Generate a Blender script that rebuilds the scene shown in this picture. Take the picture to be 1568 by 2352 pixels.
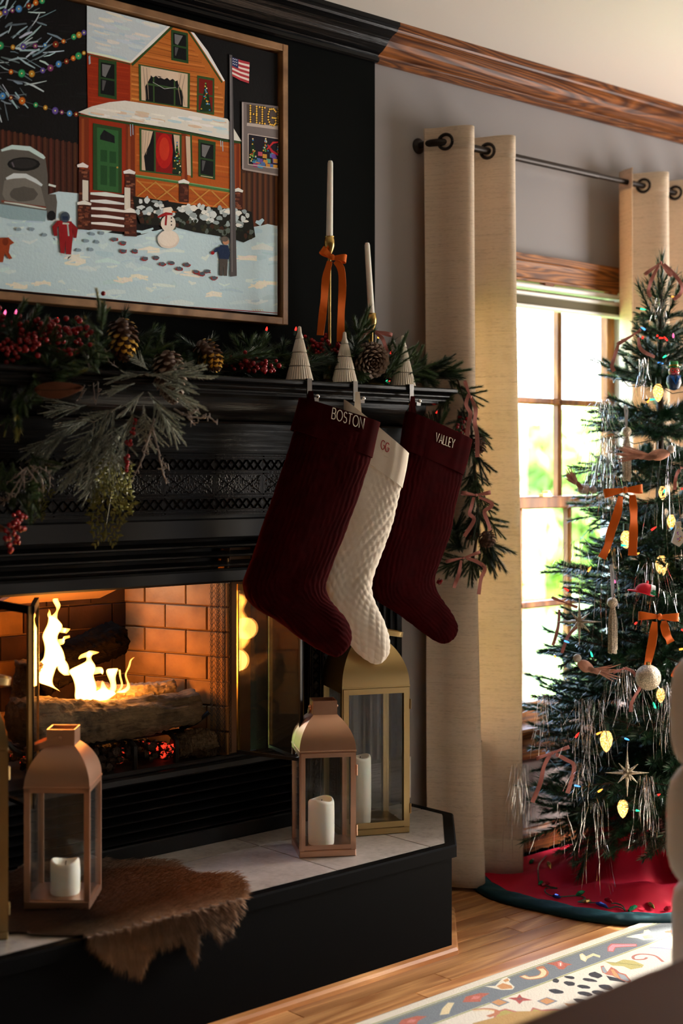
import bpy, bmesh, math, random
import numpy as np
from mathutils import Vector, Matrix, Quaternion
from mathutils.geometry import tessellate_polygon

for o in list(bpy.data.objects):
    bpy.data.objects.remove(o)
SC = bpy.context.scene
COL = SC.collection
PI = math.pi
rnd = random.Random(7)

# ------------------------------------------------------------------ camera
CAM = Vector((0.0, -2.85, 1.18))
YAW = math.radians(-42.0)
F = 3267.0
cd = bpy.data.cameras.new('camera')
cam = bpy.data.objects.new('camera', cd); COL.objects.link(cam)
cam.location = CAM
cam.rotation_euler = (math.radians(90), 0, YAW)
cd.lens = 50.0; cd.sensor_width = 36.0; cd.sensor_fit = 'AUTO'
cd.shift_y = -96.0 / 2352.0
cd.clip_start = 0.05; cd.clip_end = 200
cd.dof.use_dof = True
cd.dof.focus_distance = 3.55
cd.dof.aperture_fstop = 2.2
SC.camera = cam

# ------------------------------------------------------------------ world, sun, daylight
W = bpy.data.worlds.new('world'); SC.world = W; W.use_nodes = True
wn = W.node_tree.nodes; wl = W.node_tree.links; wn.clear()
wo = wn.new('ShaderNodeOutputWorld'); wb = wn.new('ShaderNodeBackground'); ws = wn.new('ShaderNodeTexSky')
ws.sky_type = 'NISHITA'; ws.sun_disc = False; ws.sun_elevation = math.radians(40); ws.sun_rotation = math.radians(120)
ws.air_density = 1.0; ws.dust_density = 3.0
wb.inputs[1].default_value = 6.0
wl.new(ws.outputs[0], wb.inputs[0]); wl.new(wb.outputs[0], wo.inputs[0])

def lamp(name, kind, loc, energy, color, to=None, size=None, size_y=None):
    l = bpy.data.lights.new(name, kind); l.energy = energy; l.color = color
    o = bpy.data.objects.new(name, l); COL.objects.link(o); o.location = loc
    if to is not None:
        o.rotation_euler = (Vector(to) - Vector(loc)).to_track_quat('-Z', 'Y').to_euler()
    if kind == 'AREA':
        l.shape = 'RECTANGLE'; l.size = size; l.size_y = size_y
    return o
sun = lamp('sun', 'SUN', (9, -3, 8), 21.0, (1.0, 0.93, 0.80), to=(9 - 2.05, -3 + 0.60, 8 - 1.45))
sun.data.angle = math.radians(0.8)
# daylight entering by the window of the right wall
lamp('daylight_right', 'AREA', (4.90, -1.35, 1.25), 85.0, (1.0, 0.965, 0.92), to=(2.4, -0.75, 1.25), size=1.3, size_y=1.5)

SC.view_settings.view_transform = 'Standard'
SC.view_settings.look = 'None'
SC.view_settings.exposure = 0.15
SC.view_settings.gamma = 1.0
SC.view_settings.use_curve_mapping = False

# ------------------------------------------------------------------ measuring helpers (photo pixel -> room)
DV = Vector((math.sin(-YAW), math.cos(-YAW), 0)); RV = Vector((math.cos(-YAW), -math.sin(-YAW), 0)); UV_ = Vector((0, 0, 1))
def ray(u, v): return DV + RV * ((u - 784.0) / F) + UV_ * ((1080.0 - v) / F)
def PD(u, v, d): return CAM + ray(u, v) * d
def PY(u, v, y):
    r = ray(u, v); return CAM + r * ((y - CAM.y) / r.y)
def PZ(u, v, z):
    r = ray(u, v); return CAM + r * ((z - CAM.z) / r.z)
def PP(u, v, p0, n):
    r = ray(u, v); return CAM + r * ((Vector(p0) - CAM).dot(n) / r.dot(n))

# ------------------------------------------------------------------ mesh helpers
class MB:
    def __init__(s): s.v = []; s.f = []; s.m = []
    def add(s, vs, fs, m=0):
        b = len(s.v); s.v.extend([tuple(p) for p in vs])
        s.f.extend([tuple(i + b for i in f) for f in fs]); s.m.extend([m] * len(fs))
        return s
    def box(s, x0, x1, y0, y1, z0, z1, m=0):
        vs = [(x, y, z) for x in (x0, x1) for y in (y0, y1) for z in (z0, z1)]
        return s.add(vs, [(0, 1, 3, 2), (4, 6, 7, 5), (0, 4, 5, 1), (2, 3, 7, 6), (0, 2, 6, 4), (1, 5, 7, 3)], m)
    def cbox(s, x0, x1, y0, y1, z0, z1, c, m=0):
        # box with the -Y face chamfered by c on all four sides
        vs = [(x0, y1, z0), (x1, y1, z0), (x1, y1, z1), (x0, y1, z1),
              (x0, y0 + c, z0), (x1, y0 + c, z0), (x1, y0 + c, z1), (x0, y0 + c, z1),
              (x0 + c, y0, z0 + c), (x1 - c, y0, z0 + c), (x1 - c, y0, z1 - c), (x0 + c, y0, z1 - c)]
        fs = [(3, 2, 1, 0), (8, 9, 10, 11)]
        for i in range(4):
            j = (i + 1) % 4
            fs += [(i, j, 4 + j, 4 + i), (4 + i, 4 + j, 8 + j, 8 + i)]
        return s.add(vs, fs, m)
    def prism(s, poly, axis, a, b, m=0):
        # poly in the two other axes, extruded along axis from a to b
        n = len(poly); vs = []
        for t in (a, b):
            for p in poly:
                if axis == 'x': vs.append((t, p[0], p[1]))
                elif axis == 'y': vs.append((p[0], t, p[1]))
                else: vs.append((p[0], p[1], t))
        fs = [(i, (i + 1) % n, n + (i + 1) % n, n + i) for i in range(n)]
        tri = tessellate_polygon([[Vector((p[0], p[1], 0)) for p in poly]])
        fs += [tuple(t) for t in tri] + [tuple(i + n for i in reversed(t)) for t in tri]
        return s.add(vs, fs, m)
    def tube(s, pts, r, n=8, caps=True, m=0):
        pts = [Vector(p) for p in pts]; k = len(pts)
        rs = r if isinstance(r, (list, tuple)) else [r] * k
        vs = []; prev = None
        for i in range(k):
            t = (pts[min(i + 1, k - 1)] - pts[max(i - 1, 0)]).normalized()
            if prev is None:
                a = t.orthogonal().normalized()
            else:
                a = (prev - t * prev.dot(t))
                a = a.normalized() if a.length > 1e-6 else t.orthogonal().normalized()
            prev = a; b = t.cross(a)
            for j in range(n):
                q = 2 * PI * j / n
                vs.append(pts[i] + (a * math.cos(q) + b * math.sin(q)) * rs[i])
        fs = []
        for i in range(k - 1):
            for j in range(n):
                j2 = (j + 1) % n
                fs.append((i * n + j, i * n + j2, (i + 1) * n + j2, (i + 1) * n + j))
        if caps:
            fs.append(tuple(reversed(range(n)))); fs.append(tuple(range((k - 1) * n, k * n)))
        return s.add(vs, fs, m)
    def lathe(s, prof, n=24, c=(0, 0, 0), m=0, flute=None):
        vs = []
        for (r, z) in prof:
            for j in range(n):
                q = 2 * PI * j / n
                rr = r * (1 + (flute[1] * math.cos(flute[0] * q) if flute else 0))
                vs.append((c[0] + rr * math.cos(q), c[1] + rr * math.sin(q), c[2] + z))
        fs = []; k = len(prof)
        for i in range(k - 1):
            for j in range(n):
                j2 = (j + 1) % n
                fs.append((i * n + j, i * n + j2, (i + 1) * n + j2, (i + 1) * n + j))
        fs.append(tuple(reversed(range(n)))); fs.append(tuple(range((k - 1) * n, k * n)))
        return s.add(vs, fs, m)
    def ball(s, c, r, n=10, k=7, m=0, sc=(1, 1, 1)):
        prof = [(max(math.sin(PI * i / k), 0.02), -math.cos(PI * i / k)) for i in range(k + 1)]
        b = len(s.v); s.lathe(prof, n, (0, 0, 0), m)
        for i in range(b, len(s.v)):
            p = s.v[i]; s.v[i] = (c[0] + p[0] * r * sc[0], c[1] + p[1] * r * sc[1], c[2] + p[2] * r * sc[2])
        return s
    def xform(s, M, start=0):
        for i in range(start, len(s.v)): s.v[i] = tuple(M @ Vector(s.v[i]))
        return s
    def mesh(s, name, mats, smooth=False):
        me = bpy.data.meshes.new(name); me.from_pydata(s.v, [], s.f)
        for mt in (mats if isinstance(mats, (list, tuple)) else [mats]): me.materials.append(mt)
        if any(s.m): me.polygons.foreach_set('material_index', s.m)
        if smooth:
            me.polygons.foreach_set('use_smooth', [True] * len(me.polygons))
        me.update()
        return me
    def build(s, name, mats, parent=None, smooth=False, loc=None, rz=0, fix=True):
        me = s.mesh(name, mats, smooth)
        if fix:
            bm = bmesh.new(); bm.from_mesh(me); bmesh.ops.recalc_face_normals(bm, faces=bm.faces); bm.to_mesh(me); bm.free()
        if smooth:
            try: me.set_sharp_from_angle(angle=math.radians(38 if smooth is True else smooth))
            except Exception: pass
        return link(name, me, parent, loc, rz)

def link(name, me, parent=None, loc=None, rz=0):
    o = bpy.data.objects.new(name, me); COL.objects.link(o)
    if parent is not None: o.parent = parent
    if loc is not None: o.location = loc
    if rz: o.rotation_euler = (0, 0, rz)
    return o
def thing(name, label, cat, loc=(0, 0, 0), rz=0, group=None):
    o = bpy.data.objects.new(name, None); COL.objects.link(o); o.empty_display_size = 0.05
    o.location = loc; o.rotation_euler = (0, 0, rz)
    return tag(o, label, cat, group)
def tag(o, label, cat, group=None, kind=None):
    o['label'] = label; o['category'] = cat
    if group: o['group'] = group
    if kind: o['kind'] = kind
    return o
def struct(o):
    o['kind'] = 'structure'; return o
def sempty(name):
    o = bpy.data.objects.new(name, None); COL.objects.link(o); return struct(o)

def rbox(name, mat, x0, x1, y0, y1, z0, z1, r, parent=None, seg=3, bulge=0.0):
    bm = bmesh.new(); bmesh.ops.create_cube(bm, size=1.0)
    for v in bm.verts:
        v.co = Vector(((x0 + x1) / 2 + v.co.x * (x1 - x0), (y0 + y1) / 2 + v.co.y * (y1 - y0), (z0 + z1) / 2 + v.co.z * (z1 - z0)))
    bmesh.ops.bevel(bm, geom=bm.edges[:], offset=r, segments=seg, affect='EDGES', profile=0.5)
    me = bpy.data.meshes.new(name); bm.to_mesh(me); bm.free()
    me.materials.append(mat)
    me.polygons.foreach_set('use_smooth', [True] * len(me.polygons))
    return link(name, me, parent)

def loft(mb, rings, m=0, cap=True):
    n = len(rings[0]); k = len(rings); vs = [p for r in rings for p in r]; fs = []
    for i in range(k - 1):
        for j in range(n):
            j2 = (j + 1) % n
            fs.append((i * n + j, i * n + j2, (i + 1) * n + j2, (i + 1) * n + j))
    if cap:
        fs.append(tuple(reversed(range(n)))); fs.append(tuple(range((k - 1) * n, k * n)))
    return mb.add(vs, fs, m)

def cr(pts, n):
    """Catmull-Rom resample of a list of number tuples to n samples"""
    P = np.array(pts, float); k = len(P)
    P = np.vstack([2 * P[0] - P[1], P, 2 * P[-1] - P[-2]]); out = []
    for i in range(n):
        t = i / (n - 1) * (k - 1); j = min(int(t), k - 2); f = t - j
        a, b, c, d = P[j], P[j + 1], P[j + 2], P[j + 3]
        out.append(0.5 * ((2 * b) + (c - a) * f + (2 * a - 5 * b + 4 * c - d) * f * f + (3 * b - a - 3 * c + d) * f ** 3))
    return out

def ribbon(mb, pts, wds, w, th=0.0008, m=0):
    """a thin solid strip through pts; wds = width directions, w = width (number or list)"""
    pts = [Vector(p) for p in pts]; k = len(pts); vs = []
    ws_ = w if isinstance(w, (list, tuple)) else [w] * k
    for i in range(k):
        t = (pts[min(i + 1, k - 1)] - pts[max(i - 1, 0)]).normalized()
        wd = Vector(wds[i]).normalized(); nn = t.cross(wd).normalized() * th
        a = pts[i] - wd * ws_[i] / 2; b = pts[i] + wd * ws_[i] / 2
        vs += [a - nn, b - nn, b + nn, a + nn]
    return loft(mb, [vs[4 * i:4 * i + 4] for i in range(k)], m)

# ------------------------------------------------------------------ materials
def srgb(h):
    h = h.lstrip('#'); c = [int(h[i:i + 2], 16) / 255 for i in (0, 2, 4)]
    return tuple(x / 12.92 if x <= 0.04045 else ((x + 0.055) / 1.055) ** 2.4 for x in c)
class NT:
    def __init__(s, name):
        s.mat = bpy.data.materials.new(name); s.mat.use_nodes = True
        s.t = s.mat.node_tree; s.n = s.t.nodes; s.n.clear()
        s.out = s.n.new('ShaderNodeOutputMaterial')
    def new(s, typ, **kw):
        nd = s.n.new(typ)
        for k, v in kw.items(): setattr(nd, k, v)
        return nd
    def l(s, a, b): s.t.links.new(a, b)
    def ramp(s, fac, stops):
        r = s.new('ShaderNodeValToRGB'); e = r.color_ramp.elements
        while len(e) < len(stops): e.new(0.5)
        for i, (p, c) in enumerate(stops):
            e[i].position = p; e[i].color = (c[0], c[1], c[2], 1) if not isinstance(c, (int, float)) else (c, c, c, 1)
        s.l(fac, r.inputs[0]); return r.outputs[0]
    def coord(s, scale=(1, 1, 1), kind='Object', rot=(0, 0, 0), loc=(0, 0, 0)):
        tc = s.new('ShaderNodeTexCoord'); mp = s.new('ShaderNodeMapping')
        mp.inputs['Scale'].default_value = scale; mp.inputs['Rotation'].default_value = rot; mp.inputs['Location'].default_value = loc
        s.l(tc.outputs[kind], mp.inputs[0]); return mp.outputs[0]
    def noise(s, vec, scale, detail=4, rough=0.5, dist=0.0):
        nz = s.new('ShaderNodeTexNoise'); nz.inputs['Scale'].default_value = scale; nz.inputs['Detail'].default_value = detail
        nz.inputs['Roughness'].default_value = rough; nz.inputs['Distortion'].default_value = dist
        if vec is not None: s.l(vec, nz.inputs['Vector'])
        return nz.outputs['Fac']
    def bump(s, h, strength=0.3, dist=0.01):
        b = s.new('ShaderNodeBump'); b.inputs['Strength'].default_value = strength; b.inputs['Distance'].default_value = dist
        s.l(h, b.inputs['Height']); return b.outputs[0]
    def bsdf(s, color=None, rough=0.5, metal=0.0, spec=0.5, normal=None, sheen=0.0, sheen_tint=None, emit=None, estr=0, sss=0.0):
        p = s.new('ShaderNodeBsdfPrincipled')
        if color is not None:
            if isinstance(color, tuple): p.inputs['Base Color'].default_value = (*color[:3], 1)
            else: s.l(color, p.inputs['Base Color'])
        if isinstance(rough, (int, float)): p.inputs['Roughness'].default_value = rough
        else: s.l(rough, p.inputs['Roughness'])
        p.inputs['Metallic'].default_value = metal; p.inputs['Specular IOR Level'].default_value = spec
        if normal is not None: s.l(normal, p.inputs['Normal'])
        if sheen:
            p.inputs['Sheen Weight'].default_value = sheen; p.inputs['Sheen Roughness'].default_value = 0.4
            if sheen_tint: p.inputs['Sheen Tint'].default_value = (*sheen_tint, 1)
        if emit: p.inputs['Emission Color'].default_value = (*emit, 1); p.inputs['Emission Strength'].default_value = estr
        if sss:
            p.inputs['Subsurface Weight'].default_value = sss; p.inputs['Subsurface Radius'].default_value = (0.02, 0.012, 0.008); p.inputs['Subsurface Scale'].default_value = 0.5
        s.l(p.outputs[0], s.out.inputs[0]); return p

def plain(name, color, rough=0.5, metal=0.0, spec=0.5, bump=None, sheen=0.0, sheen_tint=None, var=0.0, vscale=20, sss=0.0):
    n = NT(name); nm = None; c = color
    if bump: nm = n.bump(n.noise(n.coord(), bump[0], 4), bump[1], bump[2] if len(bump) > 2 else 0.004)
    if var:
        nz = n.noise(n.coord(), vscale, 4)
        c = n.ramp(nz, [(0.3, tuple(x * (1 - var) for x in color)), (0.7, tuple(min(1, x * (1 + var)) for x in color))])
    n.bsdf(c, rough, metal, spec, nm, sheen, sheen_tint, sss=sss)
    return n.mat
def emis(name, color, strength):
    n = NT(name); e = n.new('ShaderNodeEmission'); e.inputs[0].default_value = (*color, 1); e.inputs[1].default_value = strength
    n.l(e.outputs[0], n.out.inputs[0]); return n.mat
def wood(name, dark, light, scale=(1.2, 14, 14), rough=0.35, ring=3.0, bump=0.15, rnd_obj=False, spec=0.5, pores=True):
    n = NT(name); v = n.coord(scale)
    if rnd_obj:
        oi = n.new('ShaderNodeObjectInfo'); ad = n.new('ShaderNodeVectorMath', operation='ADD'); ml = n.new('ShaderNodeVectorMath', operation='SCALE')
        cb = n.new('ShaderNodeCombineXYZ'); n.l(oi.outputs['Random'], cb.inputs[0]); n.l(oi.outputs['Random'], cb.inputs[1]); n.l(oi.outputs['Random'], cb.inputs[2])
        n.l(cb.outputs[0], ml.inputs[0]); ml.inputs['Scale'].default_value = 37.0
        n.l(v, ad.inputs[0]); n.l(ml.outputs[0], ad.inputs[1]); v = ad.outputs[0]
    a = n.noise(v, 0.9, 2, 0.5, 0.6)
    m = n.new('ShaderNodeMath', operation='MULTIPLY'); n.l(a, m.inputs[0]); m.inputs[1].default_value = ring * 6
    fr = n.new('ShaderNodeMath', operation='PINGPONG'); n.l(m.outputs[0], fr.inputs[0]); fr.inputs[1].default_value = 1.0
    pr = n.noise(n.coord((scale[0] * 5, scale[1] * 9, scale[2] * 9)), 2.0, 5, 0.65)
    mx = n.new('ShaderNodeMath', operation='MULTIPLY'); n.l(fr.outputs[0], mx.inputs[0]); n.l(pr, mx.inputs[1])
    col = n.ramp(mx.outputs[0], [(0.05, dark), (0.35, tuple((a_ + b_) / 2 for a_, b_ in zip(dark, light))), (0.6, light)])
    if rnd_obj:
        hv = n.new('ShaderNodeHueSaturation'); mr = n.new('ShaderNodeMapRange'); n.l(oi.outputs['Random'], mr.inputs[0])
        mr.inputs[3].default_value = 0.72; mr.inputs[4].default_value = 1.2
        n.l(mr.outputs[0], hv.inputs['Value']); n.l(col, hv.inputs['Color']); col = hv.outputs[0]
    n.bsdf(col, rough, 0, spec, n.bump(mx.outputs[0], bump, 0.003)); return n.mat
def glassmat(name, tint=(1, 1, 1), ior=1.5, rough=0.0, dust=0.0):
    n = NT(name); tr = n.new('ShaderNodeBsdfTransparent'); tr.inputs[0].default_value = (*tint, 1)
    gl = n.new('ShaderNodeBsdfGlossy'); gl.inputs['Roughness'].default_value = rough
    # Schlick reflectance, the same from either side of the pane
    ge = n.new('ShaderNodeNewGeometry'); dt_ = n.new('ShaderNodeVectorMath', operation='DOT_PRODUCT'); n.l(ge.outputs['Incoming'], dt_.inputs[0]); n.l(ge.outputs['Normal'], dt_.inputs[1])
    def mth(op, a, b=None):
        q = n.new('ShaderNodeMath', operation=op)
        for i, x in enumerate((a, b)):
            if x is None: continue
            if isinstance(x, (int, float)): q.inputs[i].default_value = x
            else: n.l(x, q.inputs[i])
        return q.outputs[0]
    f0 = ((ior - 1) / (ior + 1)) ** 2
    sch = mth('ADD', mth('MULTIPLY', mth('POWER', mth('SUBTRACT', 1.0, mth('ABSOLUTE', dt_.outputs['Value'])), 5.0), 1 - f0), f0)
    mx = n.new('ShaderNodeMixShader'); n.l(sch, mx.inputs[0]); n.l(tr.outputs[0], mx.inputs[1]); n.l(gl.outputs[0], mx.inputs[2])
    last = mx.outputs[0]
    if dust:
        df = n.new('ShaderNodeBsdfDiffuse'); df.inputs[0].default_value = (0.5, 0.5, 0.5, 1)
        m2 = n.new('ShaderNodeMixShader'); m2.inputs[0].default_value = dust
        n.l(last, m2.inputs[1]); n.l(df.outputs[0], m2.inputs[2]); last = m2.outputs[0]
    n.l(last, n.out.inputs[0]); return n.mat

M = {}
def black_grain():
    n = NT('black_painted_oak'); v = n.coord((3, 90, 60))
    nz = n.noise(v, 2.0, 5, 0.6, 0.8); big = n.noise(n.coord((0.8, 6, 9)), 3.0, 3, 0.5, 1.2)
    ad = n.new('ShaderNodeMath', operation='ADD'); n.l(nz, ad.inputs[0]); n.l(big, ad.inputs[1])
    n.bsdf((0.003, 0.003, 0.0033), 0.24, 0, 0.24, n.bump(ad.outputs[0], 0.28, 0.004)); return n.mat
M['blackwood'] = black_grain()
M['blackwall'] = plain('matte_black_wall_paint', (0.0036, 0.0042, 0.0039), 0.7, 0, 0.02, bump=(160, 0.12, 0.002))
M['blackpanel'] = plain('satin_black_panel', (0.0020, 0.0020, 0.0022), 0.45, 0, 0.03, bump=(60, 0.05, 0.002))
M['greywall'] = plain('warm_grey_wall_paint', (0.235, 0.215, 0.21), 0.75, 0, 0.25, bump=(180, 0.1, 0.002))
M['roomwall'] = plain('deep_room_wall_paint', (0.20, 0.18, 0.155), 0.8, 0, 0.2, bump=(120, 0.1, 0.002))
M['ceiling'] = plain('white_ceiling_paint', (0.66, 0.63, 0.575), 0.85, 0, 0.2, bump=(60, 0.06, 0.003))
M['oak'] = wood('stained_oak', (0.055, 0.014, 0.003), (0.29, 0.095, 0.021), (1.1, 9, 12), 0.40, 7.5, 0.12, spec=0.3)
M['oakhead'] = wood('window_head_oak', (0.10, 0.030, 0.006), (0.40, 0.145, 0.030), (1.2, 12, 14), 0.45, 5.0, 0.1, spec=0.25)
M['oakwin'] = wood('window_oak_glow_tint', (0.16, 0.045, 0.008), (0.46, 0.165, 0.032), (6, 6, 1.0), 0.5, 2.0, 0.1, spec=0.25)  # brighter orange: the backlit glow is put into the wood colour
M['plank'] = wood('oak_floor_plank', (0.34, 0.135, 0.042), (0.68, 0.36, 0.14), (0.8, 10, 10), 0.33, 2.6, 0.12, rnd_obj=True)
M['frameoak'] = wood('picture_frame_wood', (0.18, 0.085, 0.03), (0.36, 0.19, 0.08), (3, 3, 3), 0.4, 2.0, 0.1)
M['blackmetal'] = plain('black_metal', (0.005, 0.005, 0.0055), 0.38, 0.0, 0.22, bump=(300, 0.05, 0.001))
M['iron'] = plain('cast_iron', (0.012, 0.011, 0.010), 0.6, 0.3, 0.4, bump=(120, 0.3, 0.003))
M['bronze'] = plain('oil_rubbed_bronze', (0.02, 0.014, 0.011), 0.38, 0.7, 0.5)
M['brass'] = plain('aged_brass', (0.42, 0.28, 0.09), 0.28, 1.0, 0.5, var=0.3, vscale=40)
M['brushed'] = plain('antique_gold_metal', (0.43, 0.31, 0.14), 0.34, 1.0, 0.5, bump=(200, 0.04, 0.001))
M['copper'] = plain('copper', (0.62, 0.37, 0.25), 0.33, 1.0, 0.5, bump=(12, 0.03, 0.003))
M['chrome'] = plain('polished_silver_metal', (0.75, 0.73, 0.70), 0.14, 1.0, 0.5)
M['glass'] = glassmat('clear_glass', (0.97, 0.98, 0.97), 1.45, 0.0, 0.012)
M['winglass'] = glassmat('window_glass', (0.98, 0.99, 0.98), 1.45)
M['doorglass'] = glassmat('smoked_fire_glass', (0.80, 0.76, 0.70), 1.7, 0.0, 0.004)
M['wax'] = plain('white_wax', (0.78, 0.77, 0.70), 0.45, 0, 0.4, bump=(25, 0.12, 0.004), sss=0.3)
M['wick'] = plain('black_wick', (0.01, 0.01, 0.01), 0.9)
M['ceramic'] = plain('cream_ceramic', (0.66, 0.60, 0.50), 0.3, 0, 0.5)
M['white'] = plain('white_plastic', (0.75, 0.73, 0.68), 0.4)
M['grout'] = plain('grout', (0.30, 0.26, 0.23), 0.85)
def tilemat():
    n = NT('mottled_stone_tile'); a = n.noise(n.coord(), 9, 8, 0.72); b = n.noise(n.coord(), 60, 4, 0.6)
    ad = n.new('ShaderNodeMath', operation='MULTIPLY_ADD'); n.l(b, ad.inputs[0]); ad.inputs[1].default_value = 0.5; n.l(a, ad.inputs[2])
    c = n.ramp(ad.outputs[0], [(0.45, (0.13, 0.11, 0.10)), (0.68, (0.32, 0.29, 0.265)), (0.95, (0.44, 0.41, 0.385))])
    n.bsdf(c, 0.42, 0, 0.5, n.bump(ad.outputs[0], 0.25, 0.003)); return n.mat
M['tile'] = tilemat()
M['brick'] = plain('firebrick', (0.25, 0.120, 0.036), 0.85, 0, 0.2, bump=(45, 0.5, 0.004), var=0.28, vscale=14)
M['mortar'] = plain('firebox_mortar', (0.24, 0.12, 0.06), 0.9)
def soot():
    n = NT('sooty_firebrick'); a = n.noise(n.coord(), 8, 3)
    n.bsdf(n.ramp(a, [(0.35, (0.018, 0.010, 0.007)), (0.75, (0.075, 0.032, 0.018))]), 0.9, 0, 0.15, n.bump(n.noise(n.coord(), 45), 0.5, 0.004)); return n.mat
M['soot'] = soot()
def logmat(name, dk, lt, sc=(5, 40, 40), spec=.2):
    n = NT(name); a = n.noise(n.coord(sc), 1.6, 8, 0.72, 0.9); b = n.noise(n.coord(), 14, 5, 0.6)
    ad = n.new('ShaderNodeMath', operation='MULTIPLY'); n.l(a, ad.inputs[0]); n.l(b, ad.inputs[1])
    n.bsdf(n.ramp(ad.outputs[0], [(0.12, dk), (0.24, tuple((p + q) / 2 for p, q in zip(dk, lt))), (0.36, lt)]), 0.85, 0, spec, n.bump(ad.outputs[0], 1.0, 0.02)); return n.mat
M['log'] = logmat('log_bark', (0.018, 0.012, 0.008), (0.25, 0.175, 0.095))
M['char'] = logmat('charred_log', (0.002, 0.0015, 0.0015), (0.008, 0.005, 0.003), spec=0.0)
M['palelog'] = logmat('split_log', (0.10, 0.06, 0.03), (0.42, 0.27, 0.14))
def curtain_mat():
    n = NT('oatmeal_linen'); a = n.noise(n.coord((8, 8, 260)), 1.0, 4, 0.6); b = n.noise(n.coord((90, 90, 900)), 1.0, 2)
    sl = n.noise(n.coord((14, 14, 420)), 1.3, 2, 0.5)
    ad = n.new('ShaderNodeMath', operation='ADD'); n.l(a, ad.inputs[0]); n.l(b, ad.inputs[1])
    c = n.ramp(ad.outputs[0], [(0.62, (0.62, 0.52, 0.39)), (0.9, (0.78, 0.68, 0.54)), (1.2, (0.84, 0.74, 0.60))])
    mxc = n.new('ShaderNodeMixRGB'); mxc.blend_type = 'MULTIPLY'; mxc.inputs[0].default_value = 1
    n.l(c, mxc.inputs[1]); n.l(n.ramp(sl, [(0.30, (0.82, 0.77, 0.70)), (0.36, (1, 1, 1))]), mxc.inputs[2]); c = mxc.outputs[0]
    df = n.new('ShaderNodeBsdfDiffuse'); tl = n.new('ShaderNodeBsdfTranslucent'); n.l(c, df.inputs[0])
    wm = n.new('ShaderNodeMixRGB'); wm.blend_type = 'MULTIPLY'; wm.inputs[0].default_value = 1; n.l(c, wm.inputs[1]); wm.inputs[2].default_value = (1.0, 0.80, 0.60, 1); n.l(wm.outputs[0], tl.inputs[0])
    nb = n.bump(ad.outputs[0], 0.25, 0.002); n.l(nb, df.inputs['Normal'])
    mx = n.new('ShaderNodeMixShader'); mx.inputs[0].default_value = 0.40
    n.l(df.outputs[0], mx.inputs[1]); n.l(tl.outputs[0], mx.inputs[2]); n.l(mx.outputs[0], n.out.inputs[0]); return n.mat
M['curtain'] = curtain_mat()
def shade_mat():
    n = NT('pleated_shade_fabric'); df = n.new('ShaderNodeBsdfDiffuse'); tl = n.new('ShaderNodeBsdfTranslucent')
    for d in (df, tl): d.inputs[0].default_value = (0.62, 0.56, 0.42, 1)
    mx = n.new('ShaderNodeMixShader'); mx.inputs[0].default_value = 0.18
    n.l(df.outputs[0], mx.inputs[1]); n.l(tl.outputs[0], mx.inputs[2]); n.l(mx.outputs[0], n.out.inputs[0]); return n.mat
M['shade'] = shade_mat()
M['velvet_red'] = plain('burgundy_velvet', (0.020, 0.0003, 0.0007), 0.85, 0, 0.03, sheen=0.09, sheen_tint=(0.6, 0.02, 0.03), bump=(350, 0.15, 0.001), var=0.25, vscale=30)
M['cream_quilt'] = plain('cream_velvet', (0.68, 0.61, 0.52), 0.8, 0, 0.15, sheen=0.3, sheen_tint=(0.9, 0.85, 0.75), bump=(350, 0.12, 0.001))
M['thread_cream'] = plain('cream_thread', (0.75, 0.68, 0.58), 0.7)
M['thread_red'] = plain('red_thread', (0.35, 0.012, 0.02), 0.7)
M['orange'] = plain('orange_velvet_ribbon', (0.62, 0.115, 0.008), 0.7, 0, 0.2, sheen=0.5, sheen_tint=(1, 0.4, 0.1), bump=(400, 0.1, 0.001))
M['pink'] = plain('dusty_pink_ribbon', (0.40, 0.155, 0.135), 0.7, 0, 0.2, sheen=0.5, sheen_tint=(0.9, 0.5, 0.45), bump=(400, 0.1, 0.001))
def needle_mat(name, c1, c2, tr=0.12, rough=0.4):
    n = NT(name); a = n.noise(n.coord(), 30, 2)
    p = n.bsdf(n.ramp(a, [(0.35, c1), (0.65, c2)]), rough, 0, 0.45); return n.mat
M['needle_tree'] = needle_mat('tree_needles', (0.010, 0.042, 0.018), (0.026, 0.085, 0.038), rough=0.32)
M['needle_garland'] = needle_mat('garland_needles', (0.022, 0.050, 0.016), (0.070, 0.125, 0.040), rough=0.38)
M['needle_dark'] = needle_mat('dark_pine_needles', (0.012, 0.026, 0.014), (0.032, 0.060, 0.032), rough=0.35)
M['needle_light'] = needle_mat('light_tipped_needles', (0.22, 0.22, 0.05), (0.46, 0.43, 0.13), rough=0.4)
M['frost'] = needle_mat('frosted_needles', (0.16, 0.20, 0.15), (0.52, 0.55, 0.48), rough=0.35)
M['cedar'] = needle_mat('glittered_cedar', (0.09, 0.10, 0.018), (0.26, 0.25, 0.055), rough=0.35)
M['lichen'] = plain('frosted_grey_twig', (0.26, 0.225, 0.205), 0.6, 0, 0.4, bump=(180, 0.5, 0.003), var=0.3, vscale=60)
M['twig'] = plain('brown_twig', (0.05, 0.026, 0.014), 0.8)
M['cone'] = plain('pinecone_brown', (0.085, 0.038, 0.02), 0.6, 0, 0.4, var=0.3, vscale=30)
M['conetip'] = plain('pale_pinecone_tip', (0.22, 0.16, 0.12), 0.5, var=0.3, vscale=60)
M['gold'] = plain('gilded_tip', (0.50, 0.29, 0.05), 0.3, 0.9, 0.5, bump=(120, 0.3, 0.002))
M['berry'] = plain('red_berry', (0.26, 0.004, 0.008), 0.22, 0, 0.5)
M['leafbrown'] = plain('dried_brown_leaf', (0.17, 0.065, 0.034), 0.6, 0, 0.3, var=0.2, vscale=25)
def tinsel_mat():
    n = NT('silver_tinsel'); n.bsdf((0.80, 0.80, 0.82), 0.16, 1.0, 0.5); return n.mat
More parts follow.
